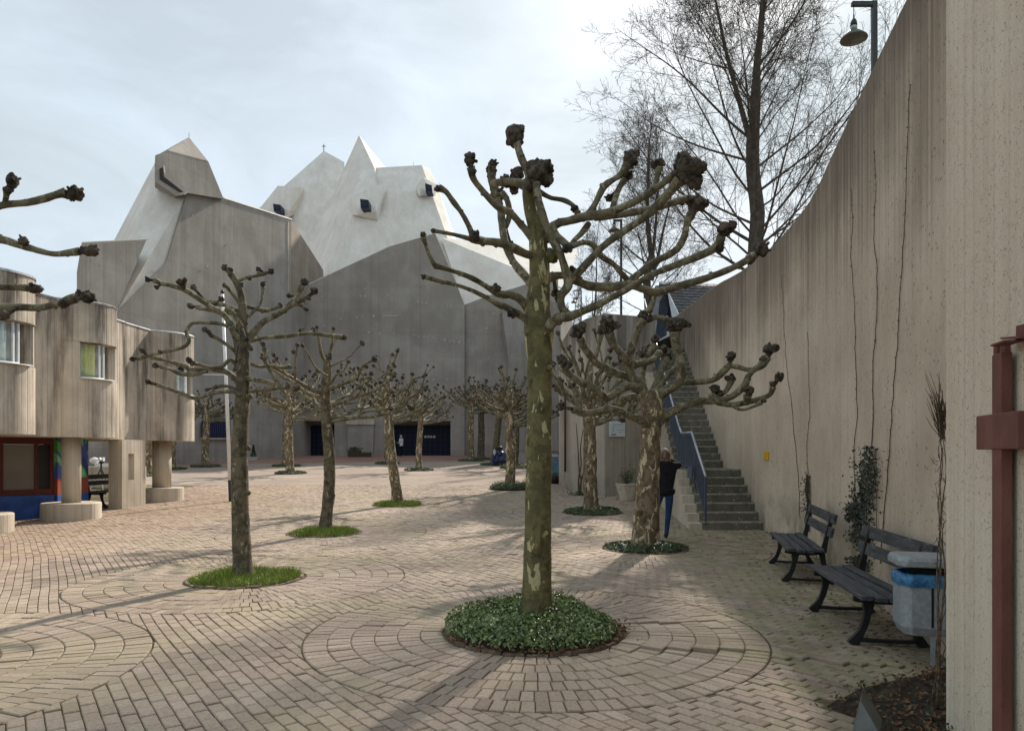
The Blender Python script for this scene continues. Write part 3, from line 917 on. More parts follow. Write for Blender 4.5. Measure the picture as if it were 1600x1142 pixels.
    hull('main_roof', [(585, 262.5, 69), (659, 258.3, 69), (671, 263.5, 71), (683, 288, 70.5), (722, 402.5, 69.5), (738, 482, 63), (649, 299, 66.8), (649, 480, 61.8), (505, 445, 62.3), (545, 300, 66.9), (600, 300, 78), (690, 420, 76)], M_roof, ch)
    hull('low_roof', [(722, 402.5, 69.6), (770, 395, 71), (826, 386, 73), (905, 392, 74), (880, 450, 62), (738, 482, 61.2), (726, 480, 61.2), (690, 372, 64.5), (760, 420, 76)], M_roof, ch)
    # dormers with their windows
    hull('dormer', [(434, 290.5, 72), (451.5, 292, 71.6), (406, 325.5, 72.6), (408, 346, 71.5), (447, 342, 70.6), (452, 330, 70.6), (476, 293, 74.2), (470, 330, 74)], M_roof, ch)
    hull('dormer', [(559, 283.5, 66.2), (586, 288, 65.4), (604, 294, 66.5), (588, 330, 64.3), (556, 336, 64.2), (549, 309, 64.9), (541, 335, 66.0), (590, 345, 65)], M_roof, ch)
    hull('dormer', [(650, 293, 66.8), (661, 277, 67.2), (672, 281, 68.2), (684, 290, 68.7), (680, 306, 67.5), (655, 306, 66.2), (650, 300, 66.9)], M_roof, ch)
    for (x0, y0, x1, y1, Yw, tilt) in ((426.5, 318.5, 438, 330, 69.6, 1.5), (562.5, 311, 575.5, 325.5, 63.3, 1.5), (664, 286.5, 674.5, 300, 65.6, 3)):
        fr = slab('window', [(x0, y0, Yw), (x1, y0 + tilt, Yw), (x1 + 1.2, y1, Yw - 0.05), (x0 + 1.2, y1, Yw - 0.05)], (0, 1.2, 0), 1.0, M_doorbar, ch)
        slab('pane', [(x0 + 1.4, y0 + 1.2, Yw - 0.06), (x1 - 1.6, y0 + tilt + 1.2, Yw - 0.06), (x1 - 0.6, y1 - 3.2, Yw - 0.10), (x0 + 2.4, y1 - 3.2, Yw - 0.10)], (0, 0.04, 0), 1.0, M_glass, fr)
    # cross on the west spire
    b = MB(); q = P(506, 236, 78)
    b.box(q + Vector((0, 0, 0.3)), (0.07, 0.07, 0.9)); b.box(q + Vector((0, 0, 0.50)), (0.42, 0.06, 0.06)); b.build('spire_cross', M_doorbar, ch)
    for px, py in ((646, 258.6), (686, 290)):
        b = MB(); q = P(px, py, 69); b.tube([q, q + Vector((0, 0, 0.35))], [0.015, 0.012], 5, 1); b.build('lightning_rod', M_doorbar, ch)
    # doors: a recess, steel leaves with a square grid
    for (x0, x1, rows, xs0) in ((441, 522.5, 9, 462), (601, 704, 9, 616)):
        Yd = FY + 1.7
        d = slab('door', [(x0 - 3, 653, Yd), (x1 + 3, 653, Yd), (x1 + 3, 724, Yd), (x0 - 3, 724, Yd)], (0, 0.1, 0), 1.0, M_doorblue, ch)
        s = (x1 - x0) / F * Yd
        X0 = (x0 - 800) / F * Yd
        nb = int(s / 0.42)
        for k in range(nb + 1):
            b = MB(); b.box((X0 + s * k / nb, Yd - 0.03, 3.0), (0.05, 0.05, 3.1)); b.build('bar', M_doorbar, d)
        for k in range(8):
            b = MB(); b.box((X0 + s / 2, Yd - 0.045, 1.6 + 0.40 * k), (s + 0.2, 0.04, 0.05)); b.build('bar', M_doorbar, d)
        slab('lintel', [(x0 - 2, 654, FY - 0.05), (x1 + 2, 654, FY - 0.05), (x1 + 2, 657.5, FY - 0.05), (x0 - 2, 657.5, FY - 0.05)], (0, 2.0, 0), 1.0, M_church, ch)
        if x0 > 500:
            for k in range(4):
                slab('door_light', [(663 + 4.6 * k, 680.5, Yd - 0.08), (666.4 + 4.6 * k, 680.5, Yd - 0.08), (666.4 + 4.6 * k, 684, Yd - 0.08), (663 + 4.6 * k, 684, Yd - 0.08)], (0, 0.02, 0), 1.0, plain('door_light_glass', (0.5, 0.5, 0.45), 0.3), d)
    # barred window low on the left wall
    wq = [m3(315, 657, -0.06), m3(358, 657, -0.06), m3(358, 684, -0.06), m3(315, 684, -0.06)]
    w = slab('window', wq, (0, 0.2, 0), 1.0, plain('window_night_blue', (0.02, 0.028, 0.07), 0.3, 0.5), ch)
    for k in range(13):
        px = 316.5 + k * 3.35
        b = MB(); b.tube([m3(px, 657, -0.14), m3(px, 684, -0.14)], [0.022, 0.022], 5, 1); b.build('bar', plain('bar_blue', (0.045, 0.06, 0.12), 0.5) if k == 0 else bpy.data.materials['bar_blue'], w)
    slab('window_sill', [m3(313.5, 684.2, -0.2), m3(359.5, 684.2, -0.2), m3(359.5, 686, -0.2), m3(313.5, 686, -0.2)], (0, 0.22, 0), 1.0, M_pale, ch)
    # pale repair strips and drips
    for (x0, y0, x1, y1) in ((449.5, 345, 451.2, 455),):
        slab('repair_strip', [m3(x0, y0, -0.03), m3(x1, y0, -0.03), m3(x1, y1, -0.03), m3(x0, y1, -0.03)], (0, 0.025, 0), 1.0, M_pale, ch)
    slab('repair_strip', [(597, 492.7, FY - 0.02), (622, 492.9, FY - 0.02), (622, 494.6, FY - 0.02), (597, 494.2, FY - 0.02)], (0, 0.018, 0), 1.0, M_pale, ch)
    # pale plugs of the tie holes: rows on the dark walls, and scattered ones
    rg = random.Random(21); pl = MB()
    def dot(q, s):
        pl.box(q + Vector((0, -0.01, 0)), (s * rg.uniform(0.7, 1.2), 0.03, s * rg.uniform(0.7, 1.3)))
    def dot3(px, py, d, s):                # on the oblique wall
        a_, h_ = s * F / ym(px) / 2, s * F / ym(px) / 2 * rg.uniform(0.8, 1.3)
        v_ = [m3(px + i_ * a_ * 0.75, py + k_ * h_, d - dd)[:] for dd in (0.0, 0.02) for i_, k_ in ((-1, 1), (1, 1), (1, -1), (-1, -1))]
        pl.add(v_, [(0, 1, 2, 3), (4, 5, 6, 7), (0, 1, 5, 4), (1, 2, 6, 5), (2, 3, 7, 6), (3, 0, 4, 7)])
    rows = [((505, 463), (570, 462.5), 9), ((532, 498), (600, 492), 9), ((575, 520), (615, 522), 5), ((652, 472), (722, 480), 10), ((648, 524), (724, 536), 12), ((575, 600), (700, 592), 7), ((470, 512), (520, 508), 5)]
    for (x0, y0), (x1, y1), n_ in rows:
        for k in range(n_):
            f = (k + rg.uniform(-.2, .2)) / max(1, n_ - 1)
            if rg.random() < 0.85: dot(P(x0 + (x1 - x0) * f, y0 + (y1 - y0) * f + rg.uniform(-.6, .6), FY), rg.uniform(0.10, 0.19))
    for k in range(24):
        px = rg.uniform(470, 718); py = rg.uniform(415, 620)
        if py > 470 - (px - 430) * 0.4: dot(P(px, py, FY), rg.uniform(0.07, 0.14))
    for k in range(22):
        px = rg.uniform(205, 448); py = rg.uniform(max(335, 500 - (px - 180) * 1.5), 640); dot3(px, py, 0.005, rg.uniform(0.07, 0.16))
    for k in range(8):
        px = rg.uniform(135, 178); py = rg.uniform(400, 520); dot3(px, py, -1.495, rg.uniform(0.06, 0.12))
    for k in range(12):
        px = rg.uniform(732, 782); py = rg.uniform(485, 640); dot(P(px, py, 57.4), rg.uniform(0.08, 0.16))
    o = pl.build('plugged_holes', plain('plug_mortar', (0.40, 0.385, 0.355), 0.9, var=0.1), ch); o['kind'] = 'stuff'
    # pale concrete copings on the dark walls
    def coping(a, c, name='coping', w=0.35):
        a = a if isinstance(a, Vector) else P(*a); c = c if isinstance(c, Vector) else P(*c)
        b = MB(); b.tube([a + Vector((0, 0.05, 0.02)), c + Vector((0, 0.05, 0.02))], [w * 0.22] * 2, 4, 1); b.build(name, M_roof, ch)
    coping((430, 469, FY), (609, 385.5, FY)); coping((609, 385.5, FY), (680, 365, FY))
    coping((127.5, 379.5, 35.2), (229, 374.5, 37.2), w=0.2); coping(m3(349, 310), m3(455, 343.5))
    # plinth bed with low shrubs at the front wall
    return ch
church = build_church()
# ------------------------------------------------------------------ hostel building on the left
def build_left():
    root = empty('hostel_building', (-11, 16, 0), 0, 'low building of curved board marked concrete bays on round columns', 'building')
    ZB, ZW0, ZW1, ZT = 2.0, 3.34, 4.20, 5.12
    def bay(y0, grow=0.0):
        """near crease, swelling front, nose, and the curl back; y0 = distance of the near crease"""
        ctrl = [(-10.32, y0 + 0.42), (-10.05 + grow * .5, y0 + 0.56), (-9.77 + grow, y0 + 0.85), (-9.62 + grow, y0 + 1.25), (-9.65 + grow, y0 + 1.62), (-9.88, y0 + 1.93), (-10.42, y0 + 2.10)]
        return catmull(ctrl, 7)
    Ys = [12.55, 15.5, 19.66]
    back = -17.0
    # main volume in three layers; the window layer is open in the bays
    walls = []
    b0, b1, b2 = (bay(y) for y in Ys)
    seq = [(-10.4, 9.0)]
    def plan(bays):
        p = [(-10.15, 8.5)]
        p += [tuple(q) for q in bays[0]] + [(-10.50, 15.0)]
        p += [tuple(q) for q in bays[1]] + [(-10.37, 18.86), (-10.40, 18.9)]
        p += [tuple(q) for q in bays[2]] + [(-11.6, 21.9), (back, 21.9), (back, 8.5)]
        return p
    def cut(bay_pts, i0=11):
        """plan of a bay in the window layer: wall up to the near jamb, then straight in, and the far jamb"""
        near = [tuple(q) for q in bay_pts[:i0]]
        far = [tuple(q) for q in bay_pts[-6:]]
        j = near[-1]
        return near + [(j[0] - 0.75, j[1] + 0.45), (-10.75, bay_pts[26][1] + 0.12), (bay_pts[26][0] - 0.16, bay_pts[26][1] + 0.05)] + [tuple(q) for q in bay_pts[29:]]
    def layer(name, bays, z0, z1):
        b = MB(); b.prism(plan(bays), z0, z1); o = b.build(name, M_left, root); fix_normals(o); return o
    low = [bay(y, 0.05) for y in Ys]
    layer('parapet_wall', low, ZB, ZW0)
    layer('window_wall', [cut(b0), cut(b1), cut(b2, 15)], ZW0 + 0.001, ZW1 - 0.001)
    layer('upper_wall', [bay(y, 0.04) for y in Ys], ZW1, ZT)
    # roof edge of sheet metal
    cp = MB()
    full = plan([bay(y, 0.04) for y in Ys])[:-2]
    cp.tube([(x, y, ZT + 0.012) for x, y in full], [0.03] * len(full), 4, 1)
    cp.build('roof_edge', plain('zinc_edge', (0.45, 0.46, 0.47), 0.4, 0.5, metal=0.5), root)
    # windows: curved glass, frame, curtain
    def off_curve(bp, d, i0, i1):
        t = np.gradient(bp, axis=0); t /= np.linalg.norm(t, axis=1, keepdims=True)
        n = np.stack([-t[:, 1], t[:, 0]], 1)
        return (bp + n * d)[i0:i1]
    glass = NT('window_glass', 0.04, 0.5)
    glass.color((0.70, 0.80, 0.80)); glass.b.inputs['Alpha'].default_value = 0.13; glass.b.inputs['Roughness'].default_value = 0.08
    cur_y = NT('curtain_yellow_green', 0.8); cur_y.color(cur_y.mix(cur_y.ramp(cur_y.noise(6), 0.3, 0.7), (0.50, 0.52, 0.03), (0.68, 0.70, 0.08)))
    cur_w = plain('curtain_pale_blue', (0.60, 0.70, 0.70), 0.85, var=0.1)
    room = plain('room_dark', (0.03, 0.035, 0.04), 0.9)
    wf = plain('frame_white', (0.62, 0.64, 0.66), 0.4, var=0.03)
    for bi, (bp, i0, i1, cur) in enumerate(((b0, 10, 22, cur_w), (b1, 10, 21, cur_y), (b2, 14, 22, cur_w))):
        w = empty('window', (0, 0, 0)); w.parent = root; w.matrix_basis = parent_world(root).inverted()
        c = off_curve(bp, 0.07, i0, i1)
        def ribbon(cv, z0, z1, name, mat, th=0.0, par=w):
            b = MB(); k = len(cv)
            V = [(x, y, z0) for x, y in cv] + [(x, y, z1) for x, y in cv]
            b.add(V, [(i, i + 1, k + i + 1, k + i) for i in range(k - 1)])
            o = b.build(name, mat, par, smooth=True)
            if th:
                s = o.modifiers.new('thick', 'SOLIDIFY'); s.thickness = th; s.offset = 0
            return o
        ribbon(c, ZW0 + 0.06, ZW1 - 0.03, 'pane', glass.mat, 0.008)
        ribbon(c, ZW0 + 0.002, ZW0 + 0.06, 'frame', wf, 0.05)
        ribbon(off_curve(bp, -0.03, i0, i1 + 3), ZW0 + 0.003, ZW0 + 0.022, 'sill', wf, 0.16)
        for q in (c[0], c[len(c) * 3 // 4], c[-1]):
            b = MB(); b.box((q[0], q[1], (ZW0 + ZW1) / 2), (0.035, 0.035, ZW1 - ZW0 - 0.06)); b.build('mullion', wf, w)
        cc = off_curve(bp, 0.16, i0 + 1, i1 - 3)
        cc = catmull(cc, 6)
        t = np.gradient(cc, axis=0); t /= np.linalg.norm(t, axis=1, keepdims=True) + 1e-9
        n = np.stack([-t[:, 1], t[:, 0]], 1)
        s = np.cumsum(np.linalg.norm(np.diff(cc, axis=0, prepend=cc[:1]), axis=1))
        cc = cc + n * (0.035 * np.sin(s * 42) + 0.02 * np.sin(s * 17))[:, None]
        ribbon(cc, ZW0 + 0.05, ZW1 - 0.02, 'curtain', cur if bi != 1 else cur_y.mat, 0.004)
    # ground storey: shop front, mural, pier, columns
    red = plain('dark_red_frame', (0.10, 0.018, 0.014), 0.45, var=0.1)
    blue = plain('blue_plinth_paint', (0.030, 0.085, 0.30), 0.55, var=0.15, scale=3)
    g = lambda y: G(-11, y)
    A_, B_ = np.array((-13.6, 14.3)), np.array((-11.0, 16.9))
    t_ = (B_ - A_) / np.linalg.norm(B_ - A_); n_ = np.array((t_[1], -t_[0]))
    LW = np.linalg.norm(B_ - A_)
    def wallbox(name, s0, s1, z0, z1, mat, d0=0.0, d1=0.12, par=root):
        pl = [A_ + t_ * s0 - n_ * d1, A_ + t_ * s1 - n_ * d1, A_ + t_ * s1 - n_ * d0, A_ + t_ * s0 - n_ * d0]
        b = MB(); b.prism([tuple(p) for p in pl], z0, z1); o = b.build(name, mat, par); fix_normals(o); return o
    def s_at(px):
        r = (px - 800) / F
        return (A_[0] - r * A_[1]) / (r * t_[1] - t_[0])
    wallbox('plinth', 0, LW, -0.1, 0.64, blue, -0.05, 0.3)
    wallbox('frame_rail', 0, s_at(82), 0.641, 0.78, red)
    wallbox('frame_rail', 0, s_at(82), 1.84, 1.995, red)
    for px in (2.5, 57, 81):
        wallbox('frame_post', s_at(px) - 0.035, s_at(px) + 0.035, 0.781, 1.839, red, 0.005, 0.115)
    shop = NT('shop_glass', 0.03, 0.6); shop.color((0.22, 0.195, 0.165)); shop.b.inputs['Roughness'].default_value = 0.05  # tan base colour carries the plaza's reflection in the panes
    wallbox('shop_pane', s_at(4.0), s_at(56.0), 0.782, 1.838, shop.mat, 0.05, 0.07)
    wallbox('shop_pane', 0, s_at(1.0), 0.782, 1.838, shop.mat, 0.05, 0.07)
    wallbox('dark_door', s_at(58.2), s_at(80), 0.782, 1.838, plain('dark_interior', (0.012, 0.012, 0.012), 0.3, 0.5), 0.06, 0.08)
    mural = NT('mural_paint', 0.6)
    n1 = mural.noise(2.1, 2, 0.4, mural.coord((1, 1, 0.8), (4, 2, 1.3)), 0.6)
    n2 = mural.noise(2.6, 2, 0.4, mural.coord((1, 1, 0.7), (9, 7, 3)), 0.5)
    cc = mural.mix(mural.ramp(n1, 0.49, 0.51), (0.06, 0.10, 0.34), (0.10, 0.34, 0.09))
    cc = mural.mix(mural.ramp(n2, 0.56, 0.58), cc, (0.20, 0.52, 0.24))
    cc = mural.mix(mural.ramp(n2, 0.40, 0.38), cc, (0.03, 0.05, 0.15))
    x_, y_, z_ = mural.xyz()
    cc = mural.mix(mural.ramp(z_, 1.02, 1.03, 1.0, 0.0), cc, (0.24, 0.055, 0.035))
    cc = mural.mix(mural.ramp(z_, 0.62, 0.63, 1.0, 0.0), cc, (0.030, 0.085, 0.30))
    mural.color(cc)
    b = MB(); b.prism([(-11.3, 16.98), (-10.92, 16.92), (-10.98, 18.25), (-11.3, 18.25)], 0.0, 1.995); o = b.build('mural_wall', mural.mat, root); fix_normals(o)
    # pier with the small niche
    b = MB()
    b.prism([(-10.66, 18.60), (-10.30, 18.60), (-10.16, 19.52), (-10.66, 19.52)], 0.0, 0.92)
    b.prism([(-10.66, 18.60), (-10.30, 18.60), (-10.265, 18.83), (-10.66, 18.83)], 0.9201, 1.62)
    b.prism([(-10.66, 19.06), (-10.23, 19.06), (-10.16, 19.52), (-10.66, 19.52)], 0.9201, 1.62)
    b.prism([(-10.66, 18.8301), (-10.36, 18.8301), (-10.33, 19.0599), (-10.66, 19.0599)], 0.9201, 1.62)
    b.prism([(-10.66, 18.60), (-10.30, 18.60), (-10.16, 19.52), (-10.66, 19.52)], 1.6201, 1.999)
    o = b.build('pier', M_pale, root); fix_normals(o)
    for (x, y, rad, rc) in ((-10.72, 14.1, 0.62, 0.20), (-10.36, 16.55, 0.62, 0.20), (-10.42, 20.95, 0.60, 0.26)):
        zb = G(x, y) - 0.1
        b = MB(); b.lathe([(0, 0), (rad, 0), (rad, 0.46), (rad - 0.02, 0.48), (0, 0.48)], (x, y, zb), 40); o = b.build('column_base', M_pale, root, smooth=False)
        b = MB(); b.lathe([(rc, 0.481), (rc, 1.999 - zb)], (x, y, zb), 32); b.build('column', M_pale, root, smooth=True)
    return root
left_building = build_left()
# ------------------------------------------------------------------ bark
def bark(name, base, dark, patch, amt, psc=6.5, pf=0.85):
    m = NT(name, 0.85, 0.2)
    n = m.noise(9, 5, 0.65)
    c = m.mix(m.ramp(n, 0.40, 0.60), base, dark)
    v = m.noise(psc, 4, 0.6, m.coord((1, 1, 0.5), (2, 5, 1)), 0.7)
    c = m.mix(m.ramp(v, 0.66 - amt * 0.10, 0.675 - amt * 0.10, 0, pf, smooth=False), c, patch)
    v2 = m.noise(9, 3, 0.6, m.coord((1, 1, 0.5), (8, 1, 3)), 0.5)
    c = m.mix(m.ramp(v2, 0.60, 0.63, 0, 0.65), c, m.mix(1.0, c, (0.45, 0.42, 0.36), 'MULTIPLY'))
    r = m.noise(1.0, 4, 0.6, m.coord((6, 6, 38)))
    c = m.mix(m.ramp(r, 0.52, 0.70, 0, 0.35), c, m.mix(1.0, c, (0.45, 0.43, 0.38), 'MULTIPLY'))
    m.color(c)
    m.bump(m.math('ADD', m.math('MULTIPLY', m.noise(35, 4, 0.65), 0.6), m.math('ADD', m.math('MULTIPLY', r, 0.5), v2)), 0.9, 0.016)
    return m.mat
B_main = bark('olive_plane_bark', (0.190, 0.166, 0.076), (0.118, 0.106, 0.055), (0.56, 0.50, 0.29), 0.80, 7.5)
B_limb = bark('mottled_limb_bark', (0.215, 0.190, 0.122), (0.110, 0.096, 0.064), (0.40, 0.36, 0.25), 0.75, 13.0, 0.6)
B_left = bark('grey_brown_bark', (0.165, 0.140, 0.090), (0.085, 0.072, 0.050), (0.36, 0.32, 0.22), 0.35, 12)
B_tan = bark('flaky_tan_bark', (0.22, 0.172, 0.108), (0.120, 0.092, 0.060), (0.58, 0.50, 0.33), 0.95, 9)
def knob_mat():
    m = NT('knuckle_bark', 0.9, 0.15)
    c = m.mix(m.ramp(m.noise(14, 4, 0.65), 0.35, 0.7), (0.036, 0.030, 0.025), (0.165, 0.135, 0.105))
    m.color(c); m.bump(m.noise(55, 4, 0.7), 0.9, 0.02)
    return m.mat
B_knob = knob_mat()

FILL = random.Random(77)
def limb(tree, Y, pts, knobs=(), d0=0.0, d1=0.0, seg=9, name='branch', mat=None, lump=0.16, lod=3, thick=0.60, kn=1.0):
    """pts: (px, py, radius in px); the limb leaves the plane at distance Y from d0 (root) to d1 (tip) metres"""
    k = len(pts)
    W, Rr = [], []
    for i, (x, y, r) in enumerate(pts):
        Yd = Y + d0 + (d1 - d0) * i / max(1, k - 1)
        W.append(P(x, y, Yd)); Rr.append((r if r < 5.5 else 5.5 + (r - 5.5) * thick) * 0.80 * FILL.uniform(0.90, 1.12) * (1.25 if i == k - 1 and knobs else 1.0) * Yd / F)
    b = MB()
    b.tube([w[:] for w in W], Rr, seg, 5, lump, freq=7 * 6.4 / Y if Y > 9 else 8, seed=FILL.uniform(0, 50))
    # small side knuckles along the limb
    Wn = np.array([w[:] for w in W])
    for i in range(1, k - 1):
        if FILL.random() < 0.85:
            r = Rr[i]
            o = Vector((FILL.uniform(-1, 1), FILL.uniform(-1, 1), FILL.uniform(-1, 1))).normalized() * r * 0.8
            b.knob(W[i] + o, r * FILL.uniform(0.55, 0.85), FILL.randint(0, 9999), 2)
    o = b.build(name, mat or B_limb, tree, smooth=True)
    for (x, y, r, *st) in knobs:
        Yd = Y + d1
        kb = MB()
        rr = r * Yd / F * kn * 0.93
        c = P(x, y, Yd)
        s = st[0] if st else (1, 1, 1)
        kb.knob(c, rr, FILL.randint(0, 9999), lod, s)
        w_ = min(W, key=lambda p_: (p_ - c).length)
        if (w_ - c).length > rr * 0.5: kb.tube([w_[:], ((w_ + c) / 2)[:], c[:]], [rr * 0.42, rr * 0.45, rr * 0.6], 7, 2, 0.2)
        for q in range(3):
            a = Vector((FILL.uniform(-1, 1), FILL.uniform(-1, 1), FILL.uniform(-0.6, 1))).normalized()
            kb.knob(c + a * rr * 0.75, rr * FILL.uniform(0.35, 0.55), FILL.randint(0, 9999), lod)
        for q in range(3 if lod == 3 else 0):     # cut stubs
            a = Vector((FILL.uniform(-1, 1), FILL.uniform(-1, 1), FILL.uniform(-0.5, 1))).normalized()
            ln = rr * FILL.uniform(1.05, 1.45)
            kb.tube([(c + a * rr * 0.5)[:], (c + a * ln)[:]], [rr * 0.30, rr * FILL.uniform(0.14, 0.24)], 6, 1)
        kb.build('knuckle', B_knob, o, smooth=True)
    return o

GRP = 'pollarded plane trees on the plaza'
def pollard_root(i, label):
    x, y = TREES[i][:2]
    return empty('plane_tree', (x, y, G(x, y)), 0, label, 'tree', GRP)

# ---- the big plane in front
def big_plane():
    t = pollard_root(0, 'big olive barked pollarded plane in the leafy bed at front')
    Y = 6.4
    b = MB()
    tp = [(838, 1000, 29), (838, 965, 24.5), (839.5, 900, 22.5), (841, 800, 20.5), (842, 700, 20), (843, 620, 19.5), (843, 560, 20), (842, 515, 23), (840, 485, 20), (843, 440, 16.5), (842, 395, 15), (838, 358, 13), (829, 330, 10), (826, 300, 10), (829, 278, 9)]
    b.tube([P(x, y, Y)[:] for x, y, r in tp], [r * Y / F for x, y, r in tp], 22, 6, 0.05, freq=6)
    for (x, y, r, dy) in ((858, 575, 5, -0.1), (862, 400, 13, -0.02), (828, 520, 9, -0.05), (855, 372, 9, -0.03)):
        b.knob(P(x, y, Y + dy), r * Y / F, int(x), 3)
    b.build('trunk', B_main, t, smooth=True)
    l = lambda pts, kn=(), d0=0, d1=0, **k: limb(t, Y, pts, kn, d0, d1, **k)
    l([(836, 378, 10), (815, 352, 9), (797, 333, 8), (780, 325, 8), (757, 302, 7), (740, 280, 6.5), (736, 262, 8)], [(734, 250, 11, (0.85, 0.9, 1.25)), (738, 268, 7)], 0, -0.3)
    l([(836, 400, 11), (820, 396, 11), (803, 388, 10), (778, 379, 9), (752, 376, 9), (738, 372, 8)], [(741, 371, 10)], 0, -0.55)
    l([(740, 372, 6), (731, 350, 5.5), (721, 332, 5), (708, 315, 5), (697, 300, 5.5), (687, 294, 5.5)], [(684, 295, 6)], -0.5, -0.75, seg=7)
    l([(735, 374, 5), (718, 369, 4), (700, 365, 3.5), (678, 361, 3.5)], [(677, 361, 4.5)], -0.55, -0.8, seg=7)
    l([(830, 492, 10), (817, 472, 10), (803, 462, 9), (787, 460, 8), (775, 458, 7), (760, 448, 5.5), (742, 437, 5), (718, 427, 4.5), (700, 421, 4.5), (679, 415, 5)], [(774, 451, 8, (1.3, 1, 0.8))], 0.05, -0.5)
    l([(679, 415, 4.5), (670, 397, 4), (665, 382, 4), (661, 370, 5)], [(661, 367, 5)], -0.5, -0.6, seg=7)
    l([(831, 508, 11), (818, 496, 10), (805, 488, 8), (790, 480, 6.5), (778, 476, 6), (760, 465, 5), (735, 453, 4.5), (712, 445, 4), (690, 440, 4), (665, 433, 3.5)], [(801, 490, 8, (1.2, 1, .8)), (662, 433, 4.5)], -0.05, -0.35)
    l([(836, 452, 10), (818, 428, 11), (801, 407, 9.5), (788, 375, 8), (784, 345, 8), (781, 320, 8), (776, 300, 8)], [(776, 304, 12), (768, 268, 10, (.9, .9, 1.6))], 0.1, 0.5)
    l([(790, 355, 5), (796, 335, 5.5), (792, 312, 6), (784, 302, 6)], [(797, 383, 7)], 0.4, 0.45, seg=7)
    l([(778, 308, 8), (770, 292, 8), (768, 278, 8), (768, 262, 8)], [(769, 258, 9, (.9, 1, 1.1))], 0.45, 0.5, seg=8)
    l([(830, 300, 9), (815, 288, 10), (800, 284, 9), (782, 285, 9), (770, 288, 7)], [(790, 284, 11), (808, 273, 12), (803, 296, 9)], 0, 0.2)
    l([(828, 280, 9), (822, 263, 8), (815, 247, 7.5), (810, 232, 8.5), (807, 222, 10)], [(805, 212, 17, (1, 1, 1.15)), (812, 204, 9)], 0, 0.05)
    l([(829, 300, 9), (838, 286, 12), (846, 272, 12)], [(842, 270, 21), (852, 262, 15), (853, 282, 12), (828, 288, 12)], 0, -0.1)
    # right hand limbs
    l([(838, 540, 17), (850, 520, 15), (868, 499, 12), (890, 495, 10), (912, 486, 9), (933, 477, 8.5), (952, 467, 8), (971, 457, 8), (1018, 430, 7.5), (1064, 411, 8), (1102, 396, 8), (1122, 383, 9), (1127, 368, 8)], [(1134, 357, 14, (1.15, 1, .9)), (1124, 388, 8), (1145, 352, 8)], 0, -0.75, seg=11)
    l([(890, 496, 11), (878, 480, 11), (877, 462, 10.5), (887, 446, 11), (884, 425, 10), (875, 396, 10), (864, 375, 10), (855, 355, 9.5), (846, 330, 9), (840, 305, 9), (838, 285, 9)], [], -0.12, -0.16, seg=11)
    l([(889, 442, 11), (910, 419, 9.5), (930, 397, 9), (948, 380, 9), (968, 366, 9), (987, 353, 9), (1006, 340, 9), (1025, 323, 9.5), (1048, 298, 10), (1062, 282, 14)], [(1078, 262, 22, (1.25, 1, 1)), (1068, 250, 12), (1086, 285, 13), (1095, 262, 11)], -0.12, -0.5, seg=11)
    l([(892, 436, 9), (905, 441, 9.5), (925, 447, 10), (960, 448, 10), (987, 445, 10), (1006, 452, 9), (1025, 457, 9.5), (1045, 452, 9), (1064, 446, 9), (1114, 431, 8.5), (1152, 415, 8), (1178, 400, 8.5)], [(1191, 390, 11, (1, 1, 1.2)), (1172, 406, 8)], -0.1, 0.35, seg=10)
    l([(975, 446, 7), (998, 428, 8), (1020, 411, 8), (1045, 398, 8), (1060, 387, 7.5), (1070, 367, 7), (1073, 350, 7), (1080, 335, 10)], [(1090, 320, 14, (1.1, 1, .9)), (1101, 318, 8), (1078, 312, 9)], 0.2, 0.6)
    l([(843, 392, 12), (856, 362, 11), (872, 349, 11), (890, 345, 11), (917, 338, 11), (948, 333, 10), (979, 321, 9), (1000, 311, 8.5), (1020, 298, 8.5), (1042, 282, 9), (1058, 272, 11)], [(1064, 272, 12)], 0.05, -0.35, seg=11)
    l([(918, 336, 7), (928, 322, 7), (944, 292, 7), (958, 281, 7), (971, 272, 8), (980, 258, 10)], [(984, 250, 13, (1, 1, 1.2)), (992, 241, 8), (947, 290, 6)], -0.05, 0.2)
    l([(957, 326, 5.5), (962, 308, 5.5), (967, 295, 6), (975, 282, 7)], [(981, 275, 9), (952, 310, 7)], 0.0, 0.3, seg=8)
    l([(1022, 296, 5), (1025, 285, 5.5), (1028, 270, 6.5), (1030, 262, 8)], [(1030, 256, 9), (1024, 258, 7)], -0.25, -0.25, seg=8)
    l([(930, 340, 7), (955, 338, 7.5), (990, 332, 7.5), (1025, 325, 7), (1052, 317, 8), (1070, 312, 7)], [(1066, 316, 6)], 0.05, 0.55)
    l([(843, 300, 5), (860, 309, 5), (880, 313, 5), (895, 321, 5), (903, 334, 6)], [(898, 326, 7)], 0, 0.0, seg=7)
    l([(863, 352, 9), (868, 366, 8), (880, 378, 8), (888, 386, 8)], [(886, 388, 9)], -0.05, -0.25, seg=8)
    l([(892, 386, 5), (912, 379, 5), (928, 384, 5.5), (938, 400, 5.5), (956, 411, 5), (968, 424, 5), (979, 436, 6)], [], -0.2, 0.1, seg=8)
    l([(888, 390, 6), (898, 375, 6), (909, 364, 6), (920, 350, 6)], [], -0.2, 0.0, seg=8)
    l([(851, 440, 9), (865, 432, 9), (880, 430, 8), (892, 428, 7)], [(895, 424, 8), (868, 458, 7), (872, 468, 6)], 0.15, 0.3, seg=8)
    return t
big_plane()

